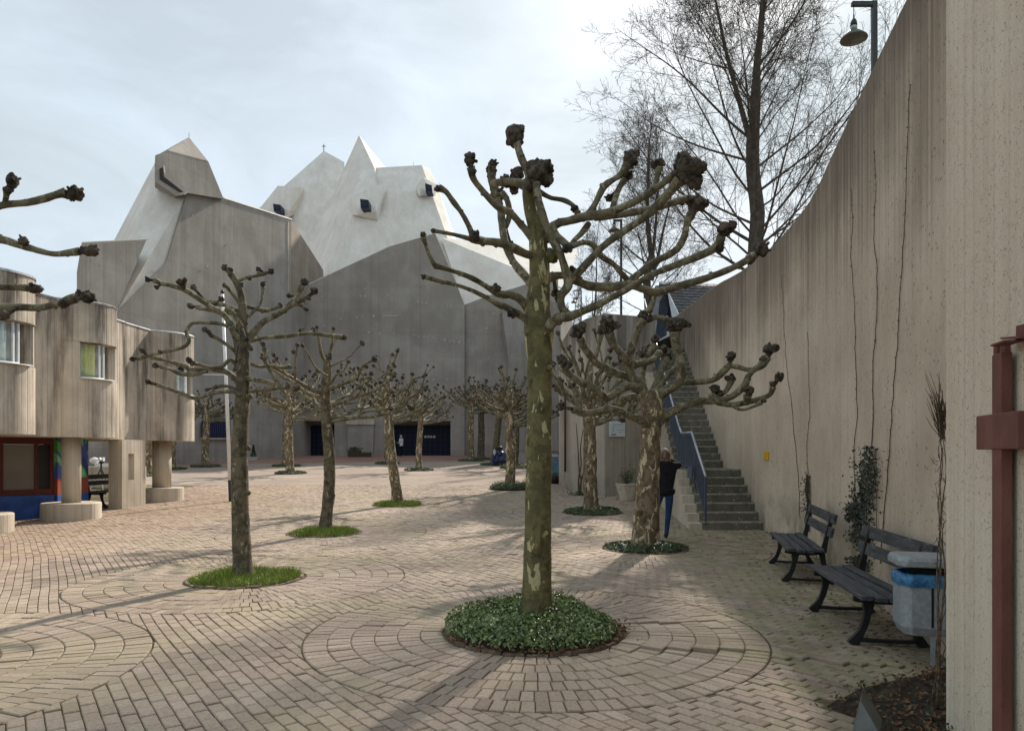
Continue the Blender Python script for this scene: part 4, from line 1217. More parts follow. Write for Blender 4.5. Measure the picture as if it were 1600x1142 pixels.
# ---- the plane by the stairs
def stair_plane():
    t = pollard_root(2, 'stout tan barked pollarded plane beside the woman near the stairs')
    Y = 11.95
    b = MB()
    tp = [(1008, 866, 27), (1009, 845, 22.5), (1011, 800, 19.5), (1013, 750, 17.5), (1016, 700, 16), (1018, 665, 16), (1019, 640, 17.5), (1018, 622, 16), (1016, 610, 12)]
    b.tube([P(x, y, Y)[:] for x, y, r in tp], [r * Y / F for x, y, r in tp], 18, 6, 0.09, freq=5)
    for x, y, r in ((998, 800, 9), (1022, 770, 8), (1014, 645, 7), (996, 845, 9), (1022, 840, 9)): b.knob(P(x, y, Y - 0.12), r * Y / F, x, 2)
    b.build('trunk', B_tan, t, smooth=True)
    l = lambda pts, kn=(), d0=0, d1=0, **k: limb(t, Y, pts, kn, d0, d1, kn=0.88, **k)
    l([(1018, 640, 14), (1010, 618, 13), (1000, 602, 12), (988, 588, 11), (983, 570, 10), (985, 550, 10), (991, 530, 9.5), (998, 512, 9.5), (1006, 499, 9)], [(1005, 492, 9, (1.3, 1, 1)), (1014, 498, 8)], 0, -0.3, seg=11)
    l([(984, 568, 9), (974, 556, 9), (964, 545, 9), (957, 535, 8.5), (952, 520, 9)], [(950, 505, 14, (1.2, 1, .9)), (962, 508, 9), (940, 517, 8)], -0.2, -0.5)
    l([(996, 598, 10), (978, 588, 9), (962, 583, 9), (945, 574, 9), (932, 567, 9), (922, 555, 8.5), (913, 543, 8), (906, 528, 9)], [(904, 516, 13, (1.1, 1, .9)), (910, 508, 8), (896, 522, 8)], 0, -0.4)
    l([(1000, 605, 10), (984, 603, 9), (965, 612, 9.5), (948, 622, 10), (936, 612, 9), (920, 602, 9), (902, 594, 8.5), (888, 583, 8), (880, 573, 9)], [(879, 563, 11), (888, 570, 8)], -0.1, -0.8)
    l([(1014, 664, 11), (1000, 656, 10), (985, 650, 8.5), (968, 642, 8), (950, 639, 8), (930, 644, 7.5), (910, 645, 7), (895, 639, 6)], [(876, 635, 9), (972, 656, 6)], -0.1, -0.5)
    l([(906, 644, 6.5), (904, 628, 6.5), (900, 615, 6), (897, 605, 7)], [(895, 603, 8)], -0.45, -0.3, seg=8)
    l([(1019, 632, 14), (1033, 616, 13), (1050, 604, 12.5), (1063, 594, 12), (1064, 575, 11.5), (1060, 555, 11), (1055, 535, 11), (1054, 518, 12)], [(1058, 506, 15, (1.3, 1, .9)), (1072, 506, 8), (1047, 512, 9)], 0, -0.25, seg=11)
    l([(1066, 596, 8), (1085, 597, 6.5), (1110, 594, 6.5), (1122, 588, 7), (1130, 580, 6.5), (1140, 570, 6.5)], [(1142, 557, 9, (1, 1, 1.2)), (1119, 589, 7)], -0.1, 0.3)
    l([(1138, 571, 5.5), (1152, 573, 5), (1165, 577, 5), (1175, 578, 5)], [], 0.3, 0.1, seg=8)
    l([(1022, 668, 11), (1038, 651, 10), (1055, 641, 9), (1075, 632, 8.5), (1092, 627, 8), (1115, 626, 8), (1138, 622, 8), (1155, 611, 7), (1165, 600, 7), (1168, 590, 6.5), (1178, 578, 7), (1190, 570, 9), (1199, 558, 9)], [(1204, 545, 12, (1.3, 1, .85)), (1194, 562, 9), (1213, 543, 7)], 0, 0.0, seg=10)
    l([(1120, 628, 7), (1142, 632, 6.5), (1165, 629, 6), (1188, 623, 5.5), (1203, 616, 5), (1208, 604, 5)], [(1217, 589, 9), (1207, 600, 6)], 0, -0.2, seg=8)
    l([(1142, 632, 4), (1158, 640, 3), (1175, 636, 3), (1190, 628, 4)], [(1193, 626, 5)], -0.05, -0.3, seg=6)
    l([(1166, 627, 6), (1168, 618, 7)], [(1171, 610, 10)], -0.1, -0.15, seg=8)
    l([(1112, 626, 6), (1114, 618, 7)], [(1117, 608, 9), (1126, 614, 6)], 0, 0.05, seg=8)
    l([(1120, 620, 5), (1132, 613, 5), (1139, 603, 6), (1142, 596, 6)], [(1141, 591, 9, (1.3, 1, .8))], 0.05, 0.3, seg=8)
    l([(1016, 622, 9), (1026, 600, 9), (1033, 580, 8.5), (1040, 562, 8)], [(1036, 546, 10), (1043, 556, 9), (1030, 553, 7)], 0.15, 0.7)
    l([(1022, 618, 7), (1036, 597, 6.5), (1046, 583, 6), (1056, 573, 5.5), (1062, 560, 6)], [], 0.15, 0.4, seg=8)
    l([(990, 570, 7), (1005, 567, 7), (1020, 562, 6.5), (1030, 552, 7)], [(1022, 560, 7), (1003, 552, 8)], 0.1, 0.5)
    l([(1012, 630, 9), (995, 620, 8), (975, 623, 7), (968, 632, 6)], [(1008, 566, 8)], 0.2, 0.7)
    l([(1004, 605, 8), (1004, 585, 7), (1010, 560, 7), (1022, 540, 7)], [(1013, 545, 9), (1024, 530, 9)], 0.3, 0.8)
    l([(1012, 497, 7), (1026, 496, 5.5), (1040, 499, 5.5), (1050, 503, 6)], [], -0.3, -0.25, seg=8)
    l([(1003, 494, 6), (1015, 483, 6), (1021, 470, 5.5), (1023, 456, 5)], [], -0.3, -0.3, seg=8)
    return t
stair_plane()

# ---- the plane on the left
def left_plane():
    t = pollard_root(1, 'slender grey pollarded plane in round bed of bright grass, crossing the flagpole')
    Y = 9.1
    b = MB()
    tp = [(380, 905, 19), (379, 885, 15.5), (377, 840, 14), (375, 780, 13), (374, 720, 12.5), (376, 670, 11.5), (379, 624, 11.5), (380, 568, 10), (378, 512, 9), (379, 478, 6.5), (376, 458, 5.5), (369, 440, 5), (360, 427, 5)]
    b.tube([P(x, y, Y)[:] for x, y, r in tp], [r * Y / F for x, y, r in tp], 16, 6, 0.10, freq=5)
    for x, y, r in ((390, 620, 6), (368, 800, 6), (388, 700, 5), (372, 860, 7), (389, 540, 5), (388, 770, 5)): b.knob(P(x, y, Y - 0.07), r * Y / F, x + y, 2)
    b.build('trunk', B_left, t, smooth=True)
    l = lambda pts, kn=(), d0=0, d1=0, **k: limb(t, Y, pts, kn, d0, d1, seg=k.pop('seg', 8), lod=k.pop('lod', 2), **k)
    l([(372, 545, 7), (369, 529, 6.5), (355, 498, 6), (340, 486, 5.5), (324, 476, 5), (306, 464, 5), (288, 453, 4.5), (270, 447, 4), (254, 443, 4), (240, 438, 4)], [(231, 437, 5.5), (245, 449, 4.5), (281, 441, 7), (289, 437, 5)], 0, -0.4, seg=9)
    l([(375, 440 + 90, 5), (366, 520, 4), (358, 512, 3.5), (345, 506, 3.5), (327, 504, 3.5), (308, 504, 3.5), (298, 507, 3.5), (292, 519, 3.5), (295, 533, 3.5), (285, 543, 3.5), (249, 551, 4), (232, 556, 4), (215, 560, 4)], [(207, 561, 5.5), (222, 548, 5), (250, 550, 4.5)], -0.1, -0.5)
    l([(374, 560, 5), (366, 548, 4), (356, 540, 3.5), (340, 529, 3.5), (328, 523, 3.5)], [(321, 515, 6), (327, 518, 4)], -0.1, -0.4)
    l([(376, 604, 6), (366, 590, 5), (350, 580, 4.5), (324, 577, 4.5), (300, 577, 4.5), (286, 571, 4), (262, 564, 3.5), (235, 558, 3.5)], [(284, 576, 5)], 0.1, 0.3)
    l([(324, 580, 4), (303, 585, 4), (282, 584, 4), (268, 578, 3.5), (252, 573, 3.5)], [(243, 571, 6)], 0.15, 0.1)
    l([(376, 618, 5), (362, 611, 4.2), (330, 615, 3.8), (306, 622, 3.6), (285, 615, 3.4), (263, 607, 3.3), (245, 601, 3.3)], [(232, 596, 6), (238, 599, 4)], -0.1, -0.3)
    l([(372, 612, 4), (360, 605, 3.5), (347, 603, 3.2), (333, 606, 3)], [(323, 609, 4), (338, 603, 3)], 0.1, -0.1, seg=7)
    l([(374, 575, 5), (360, 562, 4), (346, 573, 4), (328, 574, 3.5), (312, 570, 3.5), (303, 567, 3.5)], [(296, 563, 6.5), (300, 569, 4)], 0.1, -0.2)
    l([(381, 545, 7), (390, 528, 6.5), (408, 506, 6), (424, 496, 5.5), (439, 487, 5), (452, 476, 4.8), (463, 463, 4.5), (472, 447, 5)], [(477, 441, 7.5), (452, 462, 5)], 0, 0.3, seg=9)
    l([(430, 494, 4.5), (445, 485, 4.5), (459, 475, 4.5), (472, 469, 4.2), (484, 462, 4)], [(492, 455, 7.5), (482, 465, 5)], 0.2, 0.0)
    l([(450, 482, 3.5), (462, 476, 3), (472, 478, 3), (477, 482, 3)], [(479, 484, 4)], 0.2, 0.1, seg=7)
    l([(381, 478, 4.5), (398, 482, 4), (414, 485, 4), (428, 482, 3.5), (438, 478, 3.5)], [(438, 478, 5), (411, 486, 4)], 0.05, 0.4)
    l([(388, 495, 3), (398, 485, 3), (407, 474, 3), (410, 460, 3), (411, 449, 3.5)], [(411, 444, 5.5)], 0, 0.2, seg=7)
    l([(371, 440, 3.8), (384, 434, 3.2), (400, 431, 3.2), (414, 427, 3.5)], [(424, 425, 5.5), (404, 421, 5), (389, 435, 4)], 0, 0.1, seg=7)
    l([(404, 430, 2.5), (404, 424, 3)], [(404, 420, 4)], 0.06, 0.06, seg=6)
    l([(362, 428, 4), (357, 422, 5)], [(351, 419, 6), (360, 423, 6), (367, 433, 4), (376, 446, 5)], 0, 0, seg=7)
    l([(378, 480, 4), (368, 466, 3.3), (360, 456, 3.2), (355, 449, 3.2)], [(351, 446, 5)], 0, -0.2, seg=7)
    l([(381, 535, 5), (396, 531, 4.5), (414, 528, 4.2), (448, 525, 4.2), (480, 521, 4), (512, 524, 4), (535, 527, 4)], [(537, 527, 6), (470, 517, 5), (489, 516, 5), (405, 529, 5)], 0.05, 0.8)
    l([(382, 590, 5), (400, 594, 4.5), (420, 597, 4.2), (436, 605, 4.2), (450, 607, 4), (462, 605, 4)], [(464, 605, 6), (449, 604, 5)], -0.05, -0.3)
    l([(382, 614, 4), (402, 610, 3.6), (420, 608, 3.5), (434, 606, 3.5)], [], 0.1, 0.3, seg=7)
    l([(438, 604, 4), (430, 592, 3.6), (420, 576, 3.4), (414, 563, 3.4), (416, 553, 3.4), (412, 545, 3.5)], [(411, 537, 5), (413, 545, 4), (419, 572, 4)], -0.2, -0.3, seg=7)
    l([(383, 565, 4), (396, 570, 3.4), (408, 573, 3.4), (422, 571, 3.4), (440, 574, 3.4), (452, 573, 4)], [(452, 573, 5)], 0.2, 0.6, seg=7)
    l([(372, 492, 4.5), (360, 489, 4.2), (344, 488, 4), (326, 484, 4), (308, 480, 4)], [(297, 478, 6), (313, 481, 4.5), (346, 468, 6)], 0.15, 0.4)
    l([(372, 486, 5), (355, 478, 4.5), (340, 474, 4.5), (322, 472, 4.5)], [(302, 449, 5.5)], 0.2, 0.5)
    l([(378, 512, 5), (368, 496, 4.5), (362, 486, 4), (352, 482, 4)], [(384, 530, 5), (392, 545, 5), (367, 577, 4)], -0.2, -0.4)
    return t
left_plane()

# ---- the plane just outside the frame whose limbs reach in
def outside_plane():
    t = pollard_root(18, 'pollarded plane by the brick ring at the picture edge, only its limbs seen')
    Y = 5.1
    b = MB()
    tp = [(-250, 1075, 34), (-250, 1000, 29), (-248, 800, 25), (-248, 560, 24), (-249, 450, 20), (-250, 360, 15), (-251, 300, 11)]
    b.tube([P(x, y, Y)[:] for x, y, r in tp], [r * Y / F for x, y, r in tp], 16, 6, 0.08, freq=5)
    b.build('trunk', B_left, t, smooth=True)
    l = lambda pts, kn=(), d0=0, d1=0, **k: limb(t, Y, pts, kn, d0, d1, **k)
    l([(-250, 430, 14), (-130, 372, 11), (-50, 345, 9), (-15, 328, 8), (8, 320, 7.5), (40, 317, 7), (68, 311, 7), (90, 304, 8), (103, 302, 10)], [(117, 303, 13, (1.1, 1, .95)), (104, 304, 8)], 0, 0.1, seg=10)
    l([(8, 320, 6), (10, 305, 6), (12, 296, 8)], [(20, 283, 11, (.85, 1, 1.25)), (13, 297, 7)], 0.05, 0.0, seg=8)
    l([(-250, 440, 14), (-130, 385, 11), (-45, 370, 8.5), (0, 374, 7), (30, 383, 7), (58, 391, 6.5), (85, 397, 6), (108, 395, 6.5), (124, 393, 8)], [(140, 392, 12, (1.3, 1, .8)), (37, 376, 8, (1.1, 1, .9))], 0, -0.1, seg=10)
    l([(-250, 500, 12), (-130, 456, 9), (-40, 450, 7), (0, 449, 6), (25, 449, 6), (45, 450, 7)], [(55, 451, 10, (1.2, 1, .9))], 0.1, 0.3, seg=9)
    l([(-250, 555, 14), (-140, 505, 11), (-40, 488, 9.5), (0, 481, 8.5), (30, 480, 8), (60, 481, 8), (85, 476, 8), (100, 472, 9), (118, 466, 9)], [(136, 465, 11), (124, 460, 7), (100, 475, 8), (7, 492, 9)], -0.05, -0.25, seg=10)
    l([(-250, 340, 11), (-290, 300, 9), (-330, 290, 8)], [(-340, 285, 13)], 0, 0.6, seg=8)
    l([(-250, 330, 11), (-245, 280, 9), (-240, 240, 8)], [(-239, 225, 14)], 0, -0.3, seg=8)
    l([(-250, 420, 11), (-300, 390, 9), (-360, 380, 8)], [(-375, 376, 13)], 0, -0.6, seg=8)
    return t
outside_plane()

# ---- the others, grown from a rule: a crooked trunk and a flat wide crown of knuckled limbs
def grown_plane(i, label, fork, top, rad, trunk_r, lean=(0, 0), nl=9, seed=0, crook=0.03, mat=None, lod=2, split=True):
    rg = random.Random(seed * 17 + 5)
    x0, y0 = TREES[i][:2]
    z0 = G(x0, y0)
    t = pollard_root(i, label)
    b = MB()
    n = 7
    tp, tr = [], []
    ph = rg.uniform(0, 6)
    for k in range(n + 1):
        f = k / n
        z = z0 - 0.1 + (fork * 1.22 + 0.1) * f
        tp.append((x0 + lean[0] * f + crook * math.sin(f * 5 + ph) * (f > 0), y0 + lean[1] * f + crook * math.cos(f * 4 + ph) * (f > 0), z))
        tr.append(trunk_r * (1.35 if k == 0 else 1.0 - 0.22 * f))
    axis_top = np.array(tp[-1])
    tp.append(tuple(axis_top + (rg.uniform(-.1, .1), rg.uniform(-.1, .1), (top - fork * 1.22) * 0.45))); tr.append(trunk_r * 0.42)
    b.tube(tp, tr, 14, 4, 0.10, freq=5, seed=seed)
    for k in range(5):
        j = rg.randint(1, n - 1); a = rg.uniform(0, 6.28)
        b.knob(np.array(tp[j]) + tr[j] * 0.8 * np.array((math.cos(a), math.sin(a), 0)), tr[j] * 0.45, rg.randint(0, 999), 1)
    b.build('trunk', mat or B_left, t, smooth=True)
    nl += 3
    def path(p, az, out, up, r, n=5, wob=0.10):
        pts, rs = [tuple(p)], [r]
        d = np.array((math.cos(az), math.sin(az), 0.0))
        for s in range(1, n + 1):
            f = s / n
            q = np.array(p) + d * out * f + np.array((0, 0, up * f ** 1.5))
            q = q + np.array((rg.uniform(-1, 1), rg.uniform(-1, 1), rg.uniform(-1, 1))) * wob * (f if s < n else 1.0)
            pts.append(tuple(q)); rs.append(r * (1 - 0.5 * f))
        return pts, rs
    for q in range(nl):
        az = 6.283 * (q + rg.uniform(-0.3, 0.3)) / nl * (2 if q >= nl // 2 else 1) + (0.7 if q >= nl // 2 else 0)
        lvl = q / nl
        hz = fork * (0.94 + 0.30 * lvl)
        f = hz / (fork * 1.22)
        base = np.array((np.interp(f, np.linspace(0, 1, n + 1), [p[0] for p in tp[:n + 1]]), np.interp(f, np.linspace(0, 1, n + 1), [p[1] for p in tp[:n + 1]]), z0 + hz))
        out = rad * rg.uniform(0.8, 1.1) * (1 - 0.35 * lvl)
        up = (top - hz) * (0.22 + 0.55 * lvl) * rg.uniform(0.6, 1.05)
        r = trunk_r * rg.uniform(0.30, 0.42)
        m = MB(); kn = MB()
        pts, rs = path(base, az, out, up, r)
        m.tube(pts, rs, 7, 3, 0.12, freq=8, seed=q)
        kr = max(0.066, trunk_r * 0.40)
        kn.knob(pts[-1], kr * rg.uniform(0.8, 1.2), rg.randint(0, 9999), lod); kn.knob(np.array(pts[-1]) + (rg.uniform(-.05, .05), 0, kr * .7), kr * 0.6, rg.randint(0, 9999), lod)
        for s in (2, 3, 4):
            if rg.random() < 0.92:
                az2 = az + rg.choice((-1, 1)) * rg.uniform(0.5, 1.1)
                p2, r2 = path(pts[s], az2, rad * rg.uniform(0.22, 0.48), (top - hz) * rg.uniform(0.10, 0.42), rs[s] * 0.78, 4, 0.06)
                m.tube(p2, r2, 6, 3, 0.12, freq=8, seed=q + s)
                kn.knob(p2[-1], kr * rg.uniform(0.65, 1.0), rg.randint(0, 9999), lod)
                if split and rg.random() < 0.8:
                    p3, r3 = path(p2[2], az2 + rg.uniform(-1, 1), rad * 0.2, (top - hz) * 0.22, r2[2] * 0.75, 3, 0.04)
                    m.tube(p3, r3, 5, 2, 0.1, freq=8); kn.knob(p3[-1], kr * rg.uniform(0.55, 0.8), rg.randint(0, 9999), lod)
            if rg.random() < 0.5: kn.knob(np.array(pts[s]) + (0, 0, rs[s] * 0.8), rs[s] * 0.9, rg.randint(0, 9999), lod)
        o = m.build('branch', B_limb, t, smooth=True)
        kn.build('knuckle', B_knob, o, smooth=True)['kind'] = 'stuff'
    m = MB(); kn = MB()
    for q in range(3):
        p, r = path(tp[-1], rg.uniform(0, 6.28), rad * 0.25, (top - fork * 1.22) * 0.5, trunk_r * 0.34, 3, 0.05)
        m.tube(p, r, 6, 3, 0.12, freq=8); kn.knob(p[-1], trunk_r * rg.uniform(0.3, 0.45), rg.randint(0, 999), lod)
    o = m.build('branch', B_limb, t, smooth=True); kn.build('knuckle', B_knob, o, smooth=True)['kind'] = 'stuff'
    return t
grown_plane(3, 'crooked pollarded plane in grass bed, second from the front on the flagpole side', 2.35, 4.05, 1.55, 0.125, (0.10, 0), 10, 3, 0.06)
grown_plane(4, 'leaning pollarded plane in grass bed before the right church doors', 2.45, 4.35, 1.45, 0.155, (-0.30, 0), 10, 4, 0.03, B_tan)
grown_plane(5, 'pollarded plane in ivy bed before the corner wall with the sign', 2.35, 4.75, 1.35, 0.19, (-0.15, 0), 10, 9, 0.03, B_tan)
grown_plane(6, 'pollarded plane in round ivy bed seen just beside the big trunk', 2.35, 4.3, 1.75, 0.19, (0.0, 0), 11, 7, 0.03, B_tan)
grown_plane(7, 'straight pale pollarded plane standing before the right church doors', 2.55, 4.75, 1.75, 0.17, (0.08, 0), 11, 8, 0.03, B_tan)
grown_plane(8, 'pollarded plane in small bed before the left church doors', 2.7, 4.4, 2.2, 0.20, (-0.1, 0), 11, 10, 0.03, B_tan)
grown_plane(9, 'farther pollarded plane behind another one at the left church doors', 3.2, 4.8, 2.1, 0.24, (0.05, 0), 9, 11, 0.03, B_tan)
grown_plane(10, 'pollarded plane before the barred blue church window', 2.7, 4.3, 1.9, 0.22, (0.02, 0), 10, 12, 0.03, B_tan)
grown_plane(11, 'nearer of two close pollarded planes by the right end of the church front', 3.4, 5.4, 1.9, 0.24, (-0.05, 0), 9, 13, 0.03, B_tan)
grown_plane(12, 'farther of two close pollarded planes by the right end of the church front', 3.5, 5.6, 1.8, 0.26, (0.05, 0), 8, 14, 0.03, B_left)
grown_plane(13, 'leaning grey pollarded plane beside the blue covered bundle', 3.0, 5.2, 1.7, 0.22, (0.45, 0), 9, 15, 0.02, B_left)
grown_plane(14, 'pollarded plane in ivy bed half hidden behind a nearer trunk by the low wall', 2.9, 5.0, 1.9, 0.20, (0.1, 0), 9, 16, 0.03, B_left)
grown_plane(15, 'far pollarded plane peeping out behind the leaning plane at the church doors', 2.7, 4.6, 1.6, 0.22, (0.0, 0), 8, 18, 0.03, B_tan)
grown_plane(16, 'pollarded plane seen under the overhang next to the round column', 2.5, 4.3, 1.6, 0.24, (0.0, 0), 8, 19, 0.03, B_tan)
grown_plane(17, 'pollarded plane seen under the overhang beyond the last round column', 2.6, 4.3, 1.6, 0.22, (0.05, 0), 8, 20, 0.03, B_tan)

# ------------------------------------------------------------------ bare trees on the terrace
B_bare = plain('bare_tree_bark', (0.085, 0.070, 0.058), 0.9, var=0.2, scale=6)
def bare_tree(name, label, base, height, r0, seed, fork=0.30, leaders=4, spread=0.34, nb=15, twig=0.0045, group=None, lower=(), trunk_nb=0):
    """a short bole that forks into upswept leaders; each leader carries branches, side branches and twigs"""
    rg = random.Random(seed)
    t = empty(name, base, 0, label, 'tree', group)
    tm, cm = MB(), MB()
    thin = {}
    base = np.array(base, float)
    hf = height * fork
    def rv(): return np.array((rg.uniform(-1, 1), rg.uniform(-1, 1), rg.uniform(-1, 1)))
    def unit(v): return v / (np.linalg.norm(v) + 1e-9)
    n = 5
    sp = [base + np.array((rg.uniform(-.05, .05) * k, rg.uniform(-.05, .05) * k, hf * k / n)) for k in range(n + 1)]
    sr = [r0 * (1.25 if k == 0 else 1.0 - 0.22 * k / n) for k in range(n + 1)]
    tm.tube(sp, sr, 12, 3, 0.07, freq=2)
    def branch(p, d, length, r, lvl):
        k = {1: 6, 2: 4, 3: 3, 4: 2}[lvl]
        pts, rs = [p], [r]
        q = p.copy(); dd = d.copy()
        bend = np.array((0, 0, rg.uniform(0.02, 0.13))) if lvl == 1 else np.array((0, 0, rg.uniform(-0.06, 0.10)))
        for s_ in range(k):
            dd = unit(dd + rv() * (0.10 if lvl < 2 else 0.20) + bend)
            q = q + dd * length / k
            pts.append(q.copy()); rs.append(max(twig * 0.7, r * (1 - 0.88 * (s_ + 1) / k)))
        if lvl < 3: cm.tube(pts, rs, 6 if lvl == 1 else 4, 2, 0, cap=False)
        else: thin.setdefault(len(pts), []).append((pts, rs))
        if lvl >= 4: return
        m = {1: 13, 2: 8, 3: 4}[lvl]
        for j_ in range(m):
            f = 0.14 + 0.84 * (j_ + rg.random()) / m
            i_ = min(k - 1, int(f * k)); g = f * k - i_
            st = pts[i_] * (1 - g) + pts[i_ + 1] * g
            ax = unit(pts[i_ + 1] - pts[i_])
            nd = unit(ax * rg.uniform(0.6, 0.95) + unit(np.cross(ax, rv())) * rg.uniform(0.5, 0.9) + np.array((0, 0, 0.06)))
            branch(st, nd, length * rg.uniform(0.30, 0.48) * (1.15 - 0.5 * f), max(twig, r * 0.36 * (1 - 0.5 * f)), lvl + 1)
    a0 = rg.uniform(0, 6.28)
    for l_ in range(leaders):
        az = a0 + 6.283 * l_ / leaders + rg.uniform(-.3, .3)
        tilt = R(rg.uniform(2, 5) if l_ == 0 else rg.uniform(12, 22))
        d = np.array((math.cos(az) * math.sin(tilt), math.sin(az) * math.sin(tilt), math.cos(tilt)))
        L_ = height * (1 - fork) * (1.0 if l_ == 0 else rg.uniform(0.78, 0.95))
        m = 8
        pts = [sp[-1] - np.array((0, 0, 0.25 + 0.5 * l_))]; q = pts[0].copy(); dd = d
        for s_ in range(m):
            dd = unit(dd + rv() * 0.07 + np.array((0, 0, 0.035)))
            q = q + dd * L_ / m; pts.append(q.copy())
        rl = r0 * (0.62 if l_ == 0 else rg.uniform(0.34, 0.44))
        rs = [max(0.012, rl * (1 - 0.95 * s_ / m)) for s_ in range(m + 1)]
        cm.tube(pts, rs, 8, 3, 0.05, freq=3)
        for j_ in range(nb):
            f = 0.08 + 0.90 * (j_ + rg.uniform(0, .7)) / nb
            i_ = min(m - 1, int(f * m)); g = f * m - i_
            st = pts[i_] * (1 - g) + pts[i_ + 1] * g
            ax = unit(pts[i_ + 1] - pts[i_])
            side = unit(np.cross(ax, rv()))
            outw = st - sp[-1]; outw[2] = 0
            side = unit(side + unit(outw) * 0.5) if np.linalg.norm(outw) > 0.3 else side
            nd = unit(ax * rg.uniform(0.55, 0.95) + side * rg.uniform(0.6, 1.0))
            branch(st, nd, height * spread * (1.0 - 0.62 * f) * rg.uniform(0.75, 1.1), rs[i_] * rg.uniform(0.22, 0.34), 1)
    for j_ in range(trunk_nb):
        f = 0.30 + 0.68 * (j_ + rg.random()) / trunk_nb
        lower = tuple(lower) + ((j_ * 137.5 + rg.uniform(-25, 25), rg.uniform(18, 48), height * 0.36 * rg.uniform(0.8, 1.15), r0 * rg.uniform(0.13, 0.19), f),)
    for (az, el, ln, rr, f) in lower:
        k = min(n - 1, int(f * n)); g = f * n - k
        branch(sp[k] * (1 - g) + sp[k + 1] * g, np.array((math.cos(R(az)) * math.cos(R(el)), math.sin(R(az)) * math.cos(R(el)), math.sin(R(el)))), ln, rr, 1)
    tm.build('trunk', B_bare, t, smooth=True)
    for its in thin.values(): cm.sticks(its)
    cm.build('crown', B_bare, t)
q = P(1181, 470, 24.5)
bare_tree('bare_tree', 'tall leafless tree rising close behind the curved wall', (q.x, 24.5, 5.6), 17.5, 0.28, 14, 0.42, 3, 0.34, 17, 0.0058, trunk_nb=18,
          lower=((35, 28, 6.5, 0.055, 0.36), (22, 34, 6.0, 0.05, 0.42), (10, 12, 3.0, 0.04, 0.28), (165, 30, 5.5, 0.06, 0.30), (185, 22, 6.5, 0.06, 0.45)))
q = P(1016, 500, 36)
bare_tree('bare_tree', 'slimmer leafless tree beside the slate roofed house', (q.x, 36, 6.6), 13.0, 0.24, 24, 0.40, 3, 0.34, 10, 0.006, trunk_nb=8,
          lower=((20, 35, 4.0, 0.05, 0.6), (170, 35, 4.2, 0.05, 0.7), (190, 30, 4.0, 0.05, 0.9), (90, 40, 4.0, 0.04, 0.8)))
q = P(925, 500, 48)
bare_tree('bare_tree', 'thin leafless tree behind the corner wall by the small lamp', (q.x, 48, 7.8), 10.0, 0.15, 31, 0.2, 3, 0.3, 6, 0.008)
q = P(893, 500, 60)
bare_tree('bare_tree', 'faint leafless tree farthest back next to the big trunk', (q.x, 60, 7.8), 9.0, 0.15, 41, 0.2, 3, 0.3, 5, 0.010)
# ------------------------------------------------------------------ planted beds round the trunks
def leaf_mat(name, a, b, rough=0.45, spec=0.5):
    m = NT(name, rough, spec)
    at = m.t.nodes.new('ShaderNodeAttribute'); at.attribute_name = 'tone'
    s = m.t.nodes.new('ShaderNodeSeparateColor'); m.link(at.outputs['Color'], s.inputs[0])
    m.color(m.mix(s.outputs[0], a, b))
    m.b.inputs['Subsurface Weight'].default_value = 0.0
    return m.mat
L_vinca = leaf_mat('periwinkle_leaf', (0.060, 0.100, 0.034), (0.27, 0.35, 0.12), 0.42, 0.55)
L_ivy = leaf_mat('ivy_leaf', (0.040, 0.068, 0.028), (0.13, 0.18, 0.070), 0.5, 0.4)
L_ivyw = leaf_mat('wall_ivy_leaf', (0.016, 0.022, 0.014), (0.065, 0.075, 0.050), 0.5, 0.4)
L_grass = leaf_mat('grass_blade', (0.125, 0.190, 0.028), (0.33, 0.40, 0.070), 0.5, 0.3)
M_soil = plain('bed_soil', (0.035, 0.026, 0.018), 0.95, var=0.3, scale=20, bump=0.8)
M_edge = plain('bed_edging', (0.20, 0.155, 0.11), 0.9, var=0.2, scale=14)
M_petal = plain('white_petal', (0.75, 0.76, 0.74), 0.5, var=0.02)
M_yellow = plain('yellow_petal', (0.62, 0.48, 0.05), 0.5, var=0.05)
M_dead = plain('dead_leaf', (0.14, 0.075, 0.04), 0.85, var=0.3, scale=30)

def leaves(rng, pts, nrm, size, aspect=0.55, fold=0.25):
    """one kinked leaf (two quads' worth of triangles) per point"""
    n = len(pts)
    r = rng.normal(size=(n, 3))
    nn = nrm + 0.75 * r; nn /= np.linalg.norm(nn, axis=1, keepdims=True)
    a = np.cross(nn, rng.normal(size=(n, 3))); a /= np.linalg.norm(a, axis=1, keepdims=True)
    b = np.cross(nn, a)
    s = size * rng.uniform(0.6, 1.3, (n, 1))
    v = np.stack([pts - a * s, pts + b * s * aspect + nn * s * fold, pts + a * s, pts - b * s * aspect + nn * s * fold], 1)
    return v.reshape(-1, 3), [(4 * i, 4 * i + 1, 4 * i + 2) for i in range(n)] + [(4 * i, 4 * i + 2, 4 * i + 3) for i in range(n)]

def leaf_obj(name, rng, V, Fs, mat, parent, n, hi=None):
    b = MB(); b.add(V, Fs); o = b.build(name, mat, parent)
    t = np.clip(rng.normal(0.42, 0.24, n) if hi is None else hi, 0, 1)
    t = np.concatenate([t, t]) if len(Fs) == 2 * n else t
    col = np.stack([t, t, t, np.ones_like(t)], 1).ravel()
    at = o.data.attributes.new('tone', 'FLOAT_COLOR', 'FACE'); at.data.foreach_set('color', col)
    o['kind'] = 'stuff'
    return o

